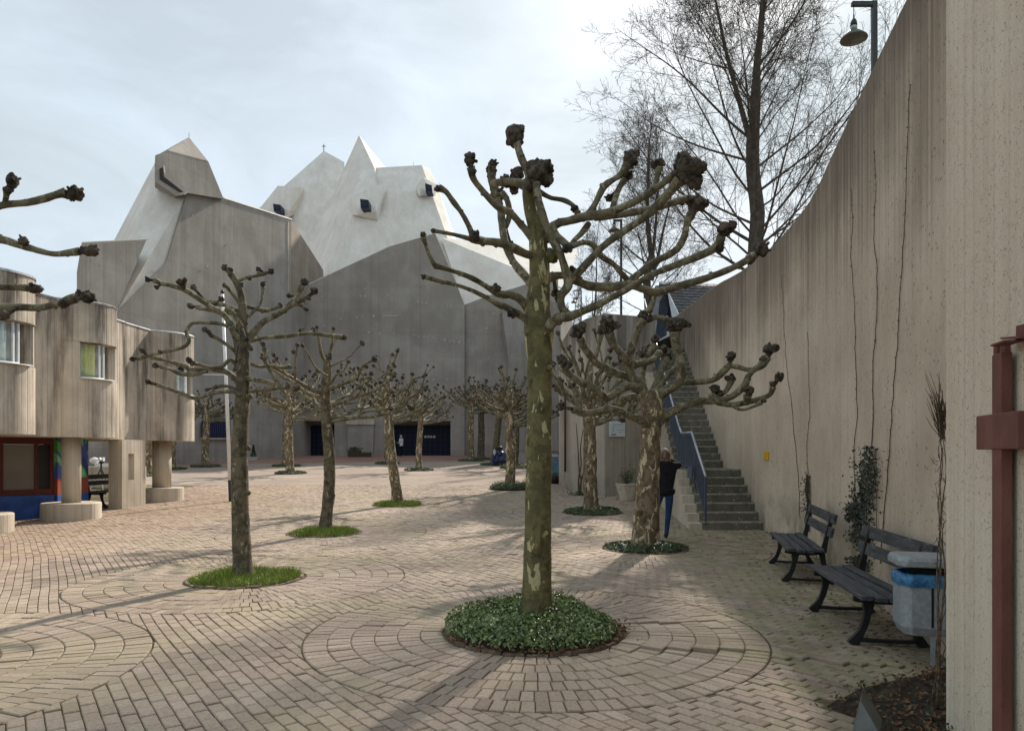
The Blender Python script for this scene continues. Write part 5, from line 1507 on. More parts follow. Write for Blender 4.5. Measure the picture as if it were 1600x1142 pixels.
BED_LABELS = {
    0: 'lush round bed of glossy periwinkle leaves under the big front tree', 1: 'round bed of bright grass under the slender tree crossing the flagpole',
    2: 'low green bed with white snowdrops at the foot of the tree by the stairs', 3: 'small round grass bed under the crooked second tree',
    4: 'round grass bed under the leaning tree before the church doors', 5: 'flat ivy bed under the tree before the corner wall',
    6: 'low ivy bed just beside the big front trunk', 7: 'small ivy bed under the straight tree before the right church doors',
    8: 'small green bed under the tree before the left church doors', 9: 'far green bed behind the tree at the left church doors',
    10: 'green bed under the barred blue church window', 11: 'far bed under the nearer of the two close trees by the church front', 12: 'far bed under the farther of the two close trees by the church front',
    13: 'ivy bed under the leaning grey tree beside the blue bundle', 14: 'thick ivy bed before the low wall at the blue bundle', 15: 'far ivy bed under the tree between the church doors',
    16: 'green bed seen under the overhang between pier and last column', 17: 'green bed seen beyond the last round column', 18: 'ivy bed of the tree whose limbs reach in from outside'}
def build_bed(i):
    x, y, r, kind = TREES[i]
    if r <= 0: return
    rng = np.random.RandomState(100 + i)
    g = G(x, y)
    root = empty('planting_bed', (x, y, g), 0, BED_LABELS[i], 'planting bed', 'planting beds round the trees')
    h = {'periwinkle': 0.21, 'grass': 0.05, 'snowdrops': 0.08, 'ivy': 0.10}[kind]
    if i == 14 or i == 6: h = 0.22
    b = MB()
    seg = 40
    V, Fs = [(0, 0, h * 0.55)], []
    for k, (f, zz) in enumerate(((0.5, 0.5), (0.8, 0.35), (0.99, 0.0))):
        for a in range(seg):
            t = 6.28318 * a / seg
            V.append((math.cos(t) * r * f, math.sin(t) * r * f + 0, h * zz + SLOPE(y) * math.sin(t) * r * f + 0.006))
    for a in range(seg):
        Fs.append((0, 1 + a, 1 + (a + 1) % seg))
        for k in range(2):
            Fs.append((1 + k * seg + a, 1 + (k + 1) * seg + a, 1 + (k + 1) * seg + (a + 1) % seg, 1 + k * seg + (a + 1) % seg))
    b.add(V, Fs); b.build('soil', M_soil, root, local=True, loc=(0, 0, 0))
    # edging stones set on edge round the bed
    if y < 20:
        m = 26
        for a in range(m):
            t0, t1 = 6.28318 * (a + 0.04) / m, 6.28318 * (a + 0.96) / m
            ro, ri = r + 0.042, r + 0.005
            zt = 0.010 + rng.normal(0, 0.006)
            v = []
            for zz in (-0.08, zt):
                v += [(math.cos(t) * q, math.sin(t) * q, zz + SLOPE(y) * math.sin(t) * q) for t, q in ((t0, ri), (t0, ro), (t1, ro), (t1, ri))]
            e = MB(); e.add(v, [(0, 1, 2, 3)[::-1], (4, 5, 6, 7), (0, 1, 5, 4), (1, 2, 6, 5), (2, 3, 7, 6), (3, 0, 4, 7)])
            e.build('edging_stone', M_edge, root, local=True, loc=(0, 0, 0))
    def scatter(n, over=0.05):
        t = rng.uniform(0, 6.28318, n); f = np.sqrt(rng.uniform(0.02, 1, n))
        bump = np.array([noise.noise(Vector((math.cos(a) * q * 2.2 + i, math.sin(a) * q * 2.2, 0))) for a, q in zip(t, f * r)])
        rr = f * (r + over * (0.3 + bump))
        px, py = np.cos(t) * rr, np.sin(t) * rr
        return px, py, np.clip(f, 0, 1), bump
    if kind == 'grass':
        n = 5200 if y < 12 else 3200
        px, py, f, bp = scatter(n, 0.0)
        hh = rng.uniform(0.05, 0.13, n) * (1 + 0.6 * bp) * (1.1 - 0.3 * f)
        z0 = h * 0.5 * (1 - f ** 2) + SLOPE(y) * py
        a = rng.uniform(0, 6.28, n); ln = rng.normal(0, 0.035, (n, 2)); w = 0.005 if y < 12 else 0.008
        p0 = np.stack([px - np.cos(a) * w, py - np.sin(a) * w, z0], 1); p1 = np.stack([px + np.cos(a) * w, py + np.sin(a) * w, z0], 1)
        p2 = np.stack([px + ln[:, 0], py + ln[:, 1], z0 + hh], 1)
        V = np.stack([p0, p1, p2], 1).reshape(-1, 3)
        o = leaf_obj('grass', rng, V, [(3 * k, 3 * k + 1, 3 * k + 2) for k in range(n)], L_grass, None, n)
        o.parent = root
        return
    n = {'periwinkle': 8500, 'snowdrops': 3400}.get(kind, 2600 if y < 30 else 900)
    px, py, f, bp = scatter(n, 0.09 if kind == 'periwinkle' else 0.05)
    dome = np.sqrt(np.clip(1 - (f * 0.97) ** 4, 0, 1))
    z = (h * dome * (1 + 0.45 * bp)) * rng.uniform(0.35, 1.05, n) + 0.015 + SLOPE(y) * py
    pts = np.stack([px, py, z], 1)
    nrm = np.stack([px * f ** 3 * 1.4, py * f ** 3 * 1.4, np.full(n, 0.9)], 1)
    size = {'periwinkle': 0.021, 'snowdrops': 0.022}.get(kind, 0.026 if y < 30 else 0.045)
    V, Fs = leaves(rng, pts, nrm, size)
    o = leaf_obj('leaves', rng, V, Fs, L_vinca if kind == 'periwinkle' else L_ivy, None, n)
    o.parent = root
    if kind == 'snowdrops' or i in (5, 6):
        b = MB()
        for (dx, dy) in (((0.14, -0.30), (0.22, -0.36), (0.30, -0.25), (-0.38, -0.28), (0.34, -0.34), (0.18, -0.24), (-0.41, -0.2)) if kind == 'snowdrops' else ((0.2, -.2),)):
            for q in range(3):
                c = np.array((dx + rng.uniform(-.03, .03), dy + rng.uniform(-.03, .03), h + rng.uniform(0.0, 0.05)))
                b.knob(c, 0.016, rng.randint(999), 1)
        o = b.build('flowers', M_petal, None); o.parent = root; o['kind'] = 'stuff'
    if kind == 'periwinkle':
        b = MB()
        for q in range(9):
            b.knob((0.13 + rng.uniform(-.03, .05), 0.12 + rng.uniform(-.05, .08), h + rng.uniform(0.06, .13)), 0.011, q, 1)
        o = b.build('yellow_flowers', M_yellow, None); o.parent = root; o['kind'] = 'stuff'
        # dead leaves caught along the rim
        m = 260
        t = rng.uniform(3.6, 6.6, m); rr = r + rng.normal(0.03, 0.05, m)
        pts = np.stack([np.cos(t) * rr, np.sin(t) * rr, rng.uniform(0.025, 0.05, m)], 1)
        V, Fs = leaves(rng, pts, np.tile((0, 0, 1.0), (m, 1)), 0.022)
        b = MB(); b.add(V, Fs); o = b.build('dead_leaves', M_dead, None); o.parent = root; o['kind'] = 'stuff'
for i in range(len(TREES)): build_bed(i)

# ------------------------------------------------------------------ benches by the wall
def bench_slat():
    m = NT('weathered_dark_slat', 0.65, 0.35)
    n = m.noise(1.0, 5, 0.6, m.coord((3, 26, 26), obj=True))
    w = m.noise(1.0, 5, 0.7, m.coord((9, 30, 30), (3, 1, 2), obj=True))
    c = m.mix(m.ramp(n, 0.35, 0.7), (0.035, 0.037, 0.042), (0.085, 0.087, 0.092))
    c = m.mix(m.ramp(w, 0.60, 0.68, 0, 0.75), c, (0.26, 0.26, 0.255))
    m.color(c); m.bump(n, 0.35, 0.004)
    return m.mat
M_slat = bench_slat()
M_iron = plain('black_cast_iron', (0.013, 0.013, 0.014), 0.5, 0.4, var=0.2)
def bench(name, label, near, far, seat_z, group='benches along the tall wall'):
    """near / far: ends of the front edge of the seat; the back is on the right hand side going from near to far"""
    near, far = np.array(near), np.array(far)
    t = far - near; Ln = np.linalg.norm(t); t /= Ln
    rz = math.atan2(t[1], t[0]) + math.pi       # local x from far to near, local y to the back
    mid = (near + far) / 2
    root = empty(name, (mid[0], mid[1], G(*mid)), rz, label, 'bench', group)
    k = seat_z / 0.45
    for q in range(4):
        b = MB(); b.box((0, 0.055 + q * 0.112, seat_z - 0.018 - (0.012 if q in (1, 2) else 0)), (Ln, 0.094, 0.036))
        b.build('seat_slat', M_slat, root, bevel=0.005, local=True, loc=(0, 0, 0))
    for q in range(2):
        b = MB()
        z = seat_z + 0.20 + q * 0.165; y = 0.475 + (z - seat_z) * 0.22
        Mx = Matrix.Rotation(-0.22, 3, 'X')
        b.box((0, y, z), (Ln, 0.036, 0.118), M=Mx)
        b.build('back_slat', M_slat, root, bevel=0.005, local=True, loc=(0, 0, 0))
    for sx in (-1, 1):
        x = sx * (Ln / 2 - 0.22)
        b = MB()
        def bar(pts, w):
            pts = catmull(pts, 6); n = len(pts)
            tg = np.gradient(pts, axis=0); tg /= np.linalg.norm(tg, axis=1, keepdims=True)
            nn = np.stack([-tg[:, 1], tg[:, 0]], 1)
            ws = np.interp(np.linspace(0, 1, n), np.linspace(0, 1, len(w)), w)
            V = []
            for (yy, zz), (ny, nz), ww in zip(pts, nn, ws):
                for dx, s in ((-0.022, -1), (0.022, -1), (0.022, 1), (-0.022, 1)):
                    V.append((x + dx, yy + ny * ww * s, zz + nz * ww * s))
            Fs = [(i * 4 + a, i * 4 + (a + 1) % 4, i * 4 + 4 + (a + 1) % 4, i * 4 + 4 + a) for i in range(n - 1) for a in range(4)]
            Fs += [(0, 1, 2, 3), tuple((n - 1) * 4 + a for a in (3, 2, 1, 0))]
            b.add(V, Fs)
        s = seat_z - 0.04
        bar([(0.01, s - 0.02), (0.12, s - 0.03), (0.30, s - 0.035), (0.455, s - 0.02)], [0.022, 0.026, 0.026, 0.024])
        bar([(0.13, s - 0.05), (0.12, s * 0.62), (0.08, s * 0.30), (0.00, 0.0)], [0.045, 0.026, 0.024, 0.045])
        bar([(0.43, s + 0.02), (0.46, s * 0.6), (0.50, s * 0.3), (0.56, 0.0)], [0.040, 0.026, 0.024, 0.042])
        bar([(0.455, s - 0.02), (0.485, s + 0.12), (0.535, s + 0.34), (0.565, s + 0.46)], [0.036, 0.026, 0.020, 0.014])
        bar([(0.05, 0.045), (0.2, 0.04), (0.4, 0.04), (0.52, 0.045)], [0.016, 0.014, 0.014, 0.016])
        o = b.build('leg_frame', M_iron, root, local=True, loc=(0, 0, 0)); fix_normals(o)
    return root
bench('park_bench', 'weathered dark slatted bench beside the grey litter bin', (2.83, 5.72), (3.11, 7.42), 0.45)
bench('park_bench', 'smaller looking dark slatted bench farther along the wall near the stairs', (3.36, 8.62), (3.84, 10.5), 0.45)
bench('park_bench', 'black slatted bench standing under the concrete overhang', (-10.74, 20.1), (-10.74, 18.42), 0.45, None)

# ------------------------------------------------------------------ litter bin
def litter_bin():
    tg = np.array((0.25, 0.97)); tg /= np.linalg.norm(tg)
    root = empty('litter_bin', (3.16, 5.42, 0), math.atan2(tg[1], tg[0]), 'grey metal litter bin with blue bag at the bench end', 'litter bin')
    # local x along the wall (away from camera), local y away from the wall
    m = NT('bin_grey_metal', 0.42, 0.5, 0.15)
    n = m.noise(30, 4, 0.6); c = m.mix(m.ramp(n, 0.4, 0.7), (0.27, 0.30, 0.325), (0.37, 0.40, 0.42))
    c = m.mix(m.ramp(m.noise(7, 5, 0.7), 0.55, 0.75, 0, 0.3), c, (0.24, 0.26, 0.27)); m.color(c)
    g = m.mat
    def octa(w, d, ch):
        return [(-w / 2 + ch, -d / 2), (w / 2 - ch, -d / 2), (w / 2, -d / 2 + ch), (w / 2, d / 2 - ch), (w / 2 - ch, d / 2), (-w / 2 + ch, d / 2), (-w / 2, d / 2 - ch), (-w / 2, -d / 2 + ch)]
    def loft(secs, name, mat, bevel=0.006):
        b = MB(); V = []; k = len(secs[0][0])
        for pl, z in secs: V += [(x, y, z) for x, y in pl]
        Fs = [tuple(range(k))[::-1], tuple((len(secs) - 1) * k + a for a in range(k))]
        for s in range(len(secs) - 1): Fs += [(s * k + a, s * k + (a + 1) % k, s * k + k + (a + 1) % k, s * k + k + a) for a in range(k)]
        b.add(V, Fs); o = b.build(name, mat, root, local=True, loc=(0, 0, 0), bevel=bevel); fix_normals(o); return o
    o8 = octa(0.34, 0.36, 0.06)
    loft([([(x * .86, y * .86) for x, y in o8], 0.235), (o8, 0.30), (o8, 0.655)], 'body', g)
    lid = octa(0.40, 0.42, 0.05)
    loft([(lid, 0.755), (lid, 0.80), ([(x * .92, y * .92) for x, y in lid], 0.83)], 'lid', g, 0.012)
    b = MB(); b.box((0.0, -0.05, 0.715), (0.28, 0.24, 0.078)); b.build('opening_shade_block', plain('bin_inside_shade', (0.008, 0.008, 0.009), 0.9), root, local=True, loc=(0, 0, 0))  # solid block under the lid, its black paints the shade inside
    b = MB(); b.box((-0.02, -0.225, 0.40), (0.16, 0.075, 0.85)); o = b.build('post', g, root, local=True, loc=(0, 0, 0), bevel=0.008)
    b = MB(); b.box((-0.14, -0.03, 0.12), (0.012, 0.03, 0.25)); b.build('stay', g, root, local=True, loc=(0, 0, 0))
    b = MB(); b.box((-0.1725, -0.02, 0.46), (0.006, 0.014, 0.30)); b.build('slot_shade_strip', plain('slot_shade', (0.01, 0.01, 0.012), 0.8), root, local=True, loc=(0, 0, 0))  # raised strip, black painted for the shade of a slot
    # bag folded over the rim
    bm_ = NT('blue_plastic_bag', 0.22, 0.6); bm_.color(bm_.mix(bm_.ramp(bm_.noise(14, 3), 0.35, 0.65), (0.015, 0.11, 0.28), (0.05, 0.24, 0.45)))
    bm_.bump(bm_.noise(38, 3, 0.5, None, 1.2), 0.8, 0.012)
    b = MB(); seg = 64; V = []
    rg = random.Random(4)
    for k, (dz, off) in enumerate(((0.70, -0.02), (0.695, 0.012), (0.66, 0.020), (0.63, 0.016), (0.605, 0.010))):
        for a in range(seg):
            t = 2 * math.pi * a / seg
            c_, s_ = math.cos(t), math.sin(t)
            w = 0.17; d = 0.18
            q = 1 / max(abs(c_) / w, abs(s_) / d, (abs(c_) + abs(s_)) / (w + d - 0.06))
            wr = 0.010 * noise.noise(Vector((a * 0.5, k * 0.7, 2))) + 0.006 * noise.noise(Vector((a * 1.3, k * 1.9, 7)))
            zz = dz + 0.012 * noise.noise(Vector((a * 0.33, k * 0.5, 9))) * (1 if k else 0.4)
            V.append((c_ * (q + off + wr), s_ * (q + off + wr), zz))
    b.add(V, [(k * seg + a, k * seg + (a + 1) % seg, k * seg + seg + (a + 1) % seg, k * seg + seg + a) for k in range(4) for a in range(seg)])
    o = b.build('bag', bm_.mat, root, local=True, loc=(0, 0, 0), smooth=True)
litter_bin()

# ------------------------------------------------------------------ cross on the near wall
def wall_cross():
    m = NT('rust_red_paint', 0.62, 0.35)
    n = m.noise(6, 5, 0.65, m.coord((1, 1, 0.5)))
    c = m.mix(m.ramp(n, 0.35, 0.7), (0.150, 0.055, 0.043), (0.205, 0.083, 0.066))
    c = m.mix(m.ramp(m.noise(55, 4), 0.55, 0.75, 0, 0.5), c, (0.07, 0.035, 0.03)); m.color(c)
    m.bump(m.noise(70, 3), 0.15, 0.004)
    mat = m.mat
    c0 = near_pt(1562, 700, 0.03)
    root = empty('wall_cross', (c0.x, c0.y, 0.2), 0, 'rust red steel cross hanging on the rough near wall', 'cross')
    t3 = Vector((NT_T[0], NT_T[1], 0)); n3 = Vector((NT_N[0], NT_N[1], 0))
    def beam(name, px0, px1, z0, z1, o0, o1, pr=root):
        v = []
        a, c = near_pt(px0, 700, o1), near_pt(px1, 700, o1)
        for off in (o0, o1):
            for q, z in ((a, z0), (c, z0), (c, z1), (a, z1)):
                w = Vector((q.x, q.y, z)) - n3 * (o1 - off)
                v.append(w[:])
        b = MB(); b.add(v, [(0, 1, 2, 3), (4, 5, 6, 7), (0, 1, 5, 4), (1, 2, 6, 5), (2, 3, 7, 6), (3, 0, 4, 7)])
        o = b.build(name, mat, pr, bevel=0.004); fix_normals(o); return o
    yt = near_pt(1563, 548, 0.09).z
    ya, yb = near_pt(1540, 640.5, 0.09).z - 0.02, near_pt(1540, 702, 0.09).z
    beam('upright', 1549.5, 1564, -0.3, yt, 0.020, 0.066)
    beam('cross_arm', 1525, 1590.5, yb, ya, 0.015, 0.072)
    beam('bracket', 1560, 1570, yt - 0.02, yt + 0.062, 0.0, 0.024)
    beam('bracket_shelf', 1547, 1567, yt + 0.030, yt + 0.040, 0.0245, 0.10)
    b = MB(); q = near_pt(1557, 540, 0.05); b.tube([(q.x, q.y, yt - 0.01), (q.x, q.y, yt + 0.055)], [0.012, 0.012], 8, 1); b.build('bolt', mat, root)
    r2 = empty('wall_bracket', near_pt(1600, 527, 0.03), 0, 'small rust red bracket at the frame edge beside the cross', 'bracket')
    b = MB(); q0 = near_pt(1587, 528, 0.001); q1 = near_pt(1616, 526, 0.001)
    v = []
    for q in (q0, q1):
        for off, dz in ((0, -0.005), (0.06, -0.005), (0.06, 0.005), (0, 0.005)): v.append((q + n3 * off + Vector((0, 0, dz)))[:])
    b.add(v, [(0, 1, 2, 3), (4, 5, 6, 7), (0, 1, 5, 4), (1, 2, 6, 5), (2, 3, 7, 6), (3, 0, 4, 7)]); o = b.build('shelf', mat, r2); fix_normals(o)
    b = MB(); q = near_pt(1604, 526, 0.012); b.box(q + Vector((0, 0, 0.02)), (0.02, 0.10, 0.07)); b.build('plate', mat, r2)
wall_cross()

# ------------------------------------------------------------------ soil bed by the near wall with litter and dry stems
def corner_bed():
    rng = np.random.RandomState(9)
    V, Fs = [], []
    nx, ny = 24, 26
    for j in range(ny):
        for i in range(nx):
            y = 2.6 + (5.25 - 2.6) * j / (ny - 1)
            x1 = 3.45 if y > 4.1 else 2.30 + 0.247 * (y - 3.4) + 0.12
            x1 = min(x1, wall_x(max(y, 4.05)) + 0.05) if y > 4.1 else x1
            x0 = max(2.02 + 0.10 * math.sin(y * 5), 2.0 + (y - 4.55) / 0.55 + 0.06 * math.sin(y * 9))
            x0 = min(x0, x1 - 0.02)
            x = x0 + (x1 - x0) * i / (nx - 1)
            e = min(1, i / 4, (nx - 1) / 2, (ny - 1 - j) / 3)
            z = 0.002 + e * (0.05 + 0.035 * noise.noise(Vector((x * 5, y * 5, 1))) + 0.02 * noise.noise(Vector((x * 17, y * 17, 4)))) - (1 - e) * 0.03
            V.append((x, y, z))
    Fs = [(j * nx + i, j * nx + i + 1, (j + 1) * nx + i + 1, (j + 1) * nx + i) for j in range(ny - 1) for i in range(nx - 1)]
    b = MB(); b.add(V, Fs)
    o = b.build('soil_bed', M_soil, smooth=True); tag(o, 'dark soil bed strewn with dead leaves below the near wall', 'soil bed', kind='structure')
    P_ = np.array(V)
    def sc(n, size, mat, name, lab, cat, up=0.012):
        pk = P_[rng.randint(0, len(P_), n)] + rng.normal(0, 0.035, (n, 3)) * (1, 1, 0)
        pk[:, 2] += rng.uniform(0.006, 0.03 + up, n)
        Vv, Ff = leaves(rng, pk, np.tile((0, 0, 1.2), (n, 1)), size)
        return leaf_obj(name, rng, Vv, Ff, mat, None, n) if 'leaf' in mat.name and 'dead' not in mat.name else None, Vv, Ff
    n = 1500
    _, Vv, Ff = sc(n, 0.020, M_dead, 'leaf_litter', '', '')
    b = MB(); b.add(Vv, Ff); o = b.build('leaf_litter', M_dead); tag(o, 'brown dead leaves scattered over the soil bed', 'leaf litter', kind='stuff')
    o, _, _ = sc(500, 0.014, L_ivy, 'weeds', '', '', 0.03); tag(o, 'small green weeds sprouting on the soil bed', 'weeds', kind='stuff')
    # strewn leaves and crumbs on the paving near the wall
    m = 420
    y = rng.uniform(4.6, 11.5, m); x = np.array([wall_x(q) for q in y]) - np.abs(rng.normal(0, 0.45, m)) - 0.05
    pts = np.stack([x, y, Gn(y) + 0.012], 1)
    Vv, Ff = leaves(rng, pts, np.tile((0, 0, 2.0), (m, 1)), 0.017)
    b = MB(); b.add(Vv, Ff); o = b.build('fallen_leaves', M_dead); tag(o, 'dry leaves fallen on the paving along the tall wall', 'fallen leaves', kind='stuff')
corner_bed()

M_stem = plain('dry_stem', (0.13, 0.095, 0.06), 0.9, var=0.3, scale=30)
M_vine = plain('creeper_stem', (0.095, 0.066, 0.048), 0.9, var=0.2, scale=30)
def dry_climber():
    root = empty('dry_climber', (2.78, 4.55, 0), 0, 'tangle of dry brown climber stems along the near wall edge', 'climbing plant')
    rg = random.Random(12)
    b = MB()
    def q(px, py, Y): return np.array(P(px, py, Y)[:])
    for k in range(7):
        Y = rg.uniform(4.25, 4.6)
        bx = rg.uniform(1446, 1476); 
        top = rg.uniform(600, 860) if k < 4 else rg.uniform(900, 1000)
        pts = []
        m = 9
        ph = rg.uniform(0, 6)
        for s in range(m + 1):
            f = s / m
            py = 1108 * (1 - f) + top * f
            px = (1 - f) ** 2 * (bx - 6) + (1 - (1 - f) ** 2) * (1473 + rg.uniform(-6, 4)) + 4 * math.sin(ph + f * 7)
            pts.append(q(px, py, Y))
        b.tube(pts, [0.006 * (1 - 0.6 * s / m) for s in range(m + 1)], 5, 3, 0.1)
    b.build('stem', M_stem, root, smooth=True)
    b = MB()
    for k in range(70):          # bushy dry top
        p = q(1471 + rg.uniform(-5, 6), 668 + rg.uniform(-20, 22), rg.uniform(4.35, 4.5))
        d = np.array((rg.uniform(-0.35, 0.2), rg.uniform(-.1, .1), rg.uniform(0.5, 1.0)))
        ln = rg.uniform(0.12, 0.32)
        b.tube([p, p + d * ln * 0.5 + np.array((rg.uniform(-.015, .015), 0, 0)), p + d * ln], [0.003, 0.0022, 0.0012], 3, 1, cap=False)
    for k in range(46):
        py = rg.uniform(690, 900)
        p = q(1470 + rg.uniform(-6, 5), py, rg.uniform(4.35, 4.5))
        d = np.array((rg.uniform(-0.5, 0.5), 0, rg.uniform(-0.8, 0.8)))
        b.tube([p, p + d * 0.06, p + d * 0.11 + np.array((0, 0, .02))], [0.003, 0.002, 0.001], 3, 1, cap=False)
    o = b.build('twigs', M_vine, root); o['kind'] = 'stuff'
dry_climber()

def wall_creepers():
    lines = [
        ([(1331, 296), (1334, 340), (1331, 400), (1337, 480), (1338, 560), (1341, 640), (1336, 715), (1339, 790), (1345, 860)], 'long creeper stem nearest the corner above the ivy on the tall wall'),
        ([(1369, 238), (1370, 300), (1367, 360), (1372, 420), (1371, 500), (1366, 580), (1367, 650), (1364, 700)], 'middle creeper stem running up from the ivy on the tall wall'),
        ([(1424, 132), (1421, 200), (1418, 280), (1414, 370), (1409, 450), (1404, 540), (1396, 640), (1391, 720), (1383, 800), (1378, 880)], 'longest creeper stem reaching highest on the tall wall'),
        ([(1222, 432), (1226, 500), (1229, 560), (1236, 620), (1243, 690), (1249, 760), (1251, 810)], 'thin creeper stem on the wall close to the yellow plate'),
        ([(1263, 520), (1265, 590), (1266, 650), (1262, 700), (1264, 760), (1265, 800)], 'creeper stem rising above the farther bench')]
    rg = random.Random(6)
    for pts, lab in lines:
        m = catmull(np.array(pts, float), 5)
        W = [wall_pt(x + rg.uniform(-1, 1), y, 0.012) for x, y in m]
        root = empty('creeper', W[-1], 0, lab, 'climbing plant', 'creepers on the tall wall')
        b = MB(); n = len(W)
        b.tube([w[:] for w in W], [0.003 + 0.003 * i / n for i in range(n)], 5, 1, 0.2)
        for k in range(n * 3):
            w = W[rg.randrange(n)]
            d = Vector((rg.uniform(-0.6, 0.2), rg.uniform(-.5, .5), rg.uniform(-0.5, 0.7))) * 0.035
            b.tube([w[:], (w + d)[:]], [0.0035, 0.0015], 3, 1, cap=False)
        o = b.build('stem', M_vine, root)
    rng = np.random.RandomState(3)
    def ivy(name, label, cols, n, size):
        pts, nr = [], []
        for k in range(n):
            c = cols[rng.randint(len(cols))]
            px, py = c[0] + rng.normal(0, c[2]), rng.uniform(c[1], c[3])
            w = wall_pt(px, py, abs(rng.normal(0, 0.05)) + 0.02)
            pts.append(w[:]); nr.append((-0.9, -0.35, 0.35))
        root = empty(name, pts[0], 0, label, 'climbing plant')
        V, Fs = leaves(rng, np.array(pts), np.array(nr), size)
        o = leaf_obj('leaves', rng, V, Fs, L_ivyw, None, n)
        o.parent = root; o.matrix_basis = parent_world(root).inverted()
        b = MB()
        for k in range(14):
            c = cols[rng.randint(len(cols))]
            x = c[0] + rng.normal(0, c[2] * 0.7)
            W = [wall_pt(x + rng.normal(0, 1.5), y, 0.02) for y in np.linspace(c[1] + 5, min(900, c[3] + 30), 6)]
            b.tube([w[:] for w in W], [0.005] * 6, 4, 2, 0.2)
        b.build('stem', M_vine, root)
    ivy('wall_ivy', 'dark ivy column growing up the tall wall behind the near bench',
        [(1366, 697, 7.5, 770), (1358, 720, 9, 800), (1352, 770, 10, 850), (1355, 800, 9, 905), (1345, 870, 8, 915), (1341, 785, 5, 815)], 1900, 0.024)
    ivy('wall_ivy', 'thin strand of ivy on the wall above the farther bench', [(1264, 738, 1.8, 800)], 150, 0.022)
wall_creepers()

def small_things():
    # yellow plate on the tall wall
    root = empty('wall_plate', wall_pt(1198, 712, 0), 0, 'small bright yellow plate fixed to the tall wall near the stairs', 'plate')
    v = []
    for off in (0.001, 0.02):
        v += [wall_pt(x, y, off)[:] for x, y in ((1194.5, 718.5), (1201.8, 718.5), (1201.8, 706), (1199.5, 704.8), (1194.5, 705.8))]
    b = MB(); b.add(v, [tuple(range(5)), tuple(range(5, 10))] + [(i, (i + 1) % 5, 5 + (i + 1) % 5, 5 + i) for i in range(5)])
    o = b.build('plate', plain('signal_yellow', (0.62, 0.36, 0.02), 0.45, var=0.05), root); fix_normals(o)
    # tilted metal plaque at the lower edge
    root = empty('plaque', (2.0, 3.93, 0), 0, 'dark grey tilted metal plaque on the soil bed edge', 'plaque')
    c = [P(1344.5, 1094, 3.95), P(1375, 1146, 3.78), P(1362, 1200, 3.70), P(1331, 1146, 3.87)]
    t = Vector((0.085, 0.14, 0.03))
    V = [q[:] for q in c] + [(q + t)[:] for q in c]
    b = MB(); b.add(V, [(0, 1, 2, 3), (4, 5, 6, 7), (0, 1, 5, 4), (1, 2, 6, 5), (2, 3, 7, 6), (3, 0, 4, 7)])
    o = b.build('panel', plain('plaque_grey', (0.085, 0.088, 0.085), 0.4, 0.5, metal=0.3), root, bevel=0.004); fix_normals(o)
    b = MB(); b.tube([P(1356, 1150, 3.86)[:], (2.0, 3.92, -0.05)], [0.02, 0.02], 8, 1); b.build('stake', M_iron, root)
    # flagpole
    bx = (361 - 800) / F * 20.6
    g = G(bx, 20.6)
    root = empty('flagpole', (bx, 20.6, g), 0, 'slim white flagpole with dark foot before the church', 'flagpole')
    top = P(347.5, 458, 20.6)
    b = MB(); b.tube([(bx, 20.6, g - 0.05), (bx - 0.03, 20.6, g + 0.62)], [0.062, 0.06], 12, 1); b.build('foot', plain('pole_foot_dark', (0.04, 0.04, 0.042), 0.5), root, smooth=True)
    b = MB(); b.tube([(bx - 0.03, 20.6, g + 0.6201), top[:]], [0.056, 0.042], 12, 1); b.build('pole', M_white, root, smooth=True)
    b = MB(); b.lathe([(0, -0.02), (0.05, -0.02), (0.055, 0.05), (0.03, 0.09), (0, 0.10)], top, 12); b.build('cap', M_iron, root, smooth=True)
    b = MB(); q = P(351, 585.5, 20.6); b.tube([q[:], (q + Vector((-0.72, 0.1, 0.02)))[:]], [0.012, 0.012], 6, 1); b.build('stay_arm', M_white, root)
    # lamps
    ml = plain('lamp_dark_green', (0.035, 0.038, 0.034), 0.5, 0.4)
    mg = plain('lamp_neck_glass', (0.35, 0.42, 0.42), 0.3)
    md = plain('lamp_shade_bronze', (0.09, 0.082, 0.062), 0.5, 0.4)
    def lamp(label, px_post, px_lamp, py_top, py_rim, Y, zb):
        post = P(px_post, py_top, Y); lp = P(px_lamp, py_rim, Y)
        root = empty('street_lamp', (post.x, Y, zb), 0, label, 'street lamp', 'pendant street lamps on the terrace')
        h = post.z
        b = MB(); b.box((post.x, Y, (h + zb) / 2), (0.09, 0.09, h - zb)); b.build('post', ml, root)
        b = MB(); b.box(((post.x - 0.046 + lp.x) / 2 - 0.02, Y, h - 0.05), (abs(post.x - 0.046 - lp.x) + 0.04, 0.08, 0.08)); b.build('arm', ml, root)
        z = lp.z
        b = MB(); b.lathe([(0.255, 0), (0.25, 0.02), (0.15, 0.115), (0.065, 0.185), (0.05, 0.19), (0.0, 0.19)], (lp.x, Y, z), 24)
        b.lathe([(0.245, 0.004), (0.14, 0.105), (0.05, 0.17), (0.0, 0.17)], (lp.x, Y, z), 24); b.build('shade', md, root, smooth=True)
        b = MB(); b.lathe([(0.062, 0.19), (0.066, 0.25), (0.05, 0.27)], (lp.x, Y, z), 16); b.build('neck', mg, root, smooth=True)
        b = MB(); b.lathe([(0.066, 0.27), (0.06, 0.34), (0.045, 0.38), (0.015, 0.42), (0.012, 0.50), (0, 0.50)], (lp.x, Y, z), 16); b.build('cap', ml, root, smooth=True)
        b = MB(); b.tube([(lp.x, Y, z + 0.49), (lp.x, Y, h - 0.09)], [0.008, 0.008], 6, 1); b.build('hanger', ml, root)
    lamp('nearest pendant lamp on a square post above the tall curved wall', 1366, 1334, 3, 62, 14.0, 5.7)
    lamp('pendant lamp half hidden by the limbs of the big front tree', 970.5, 960, 343, 361, 30.0, 6.2)
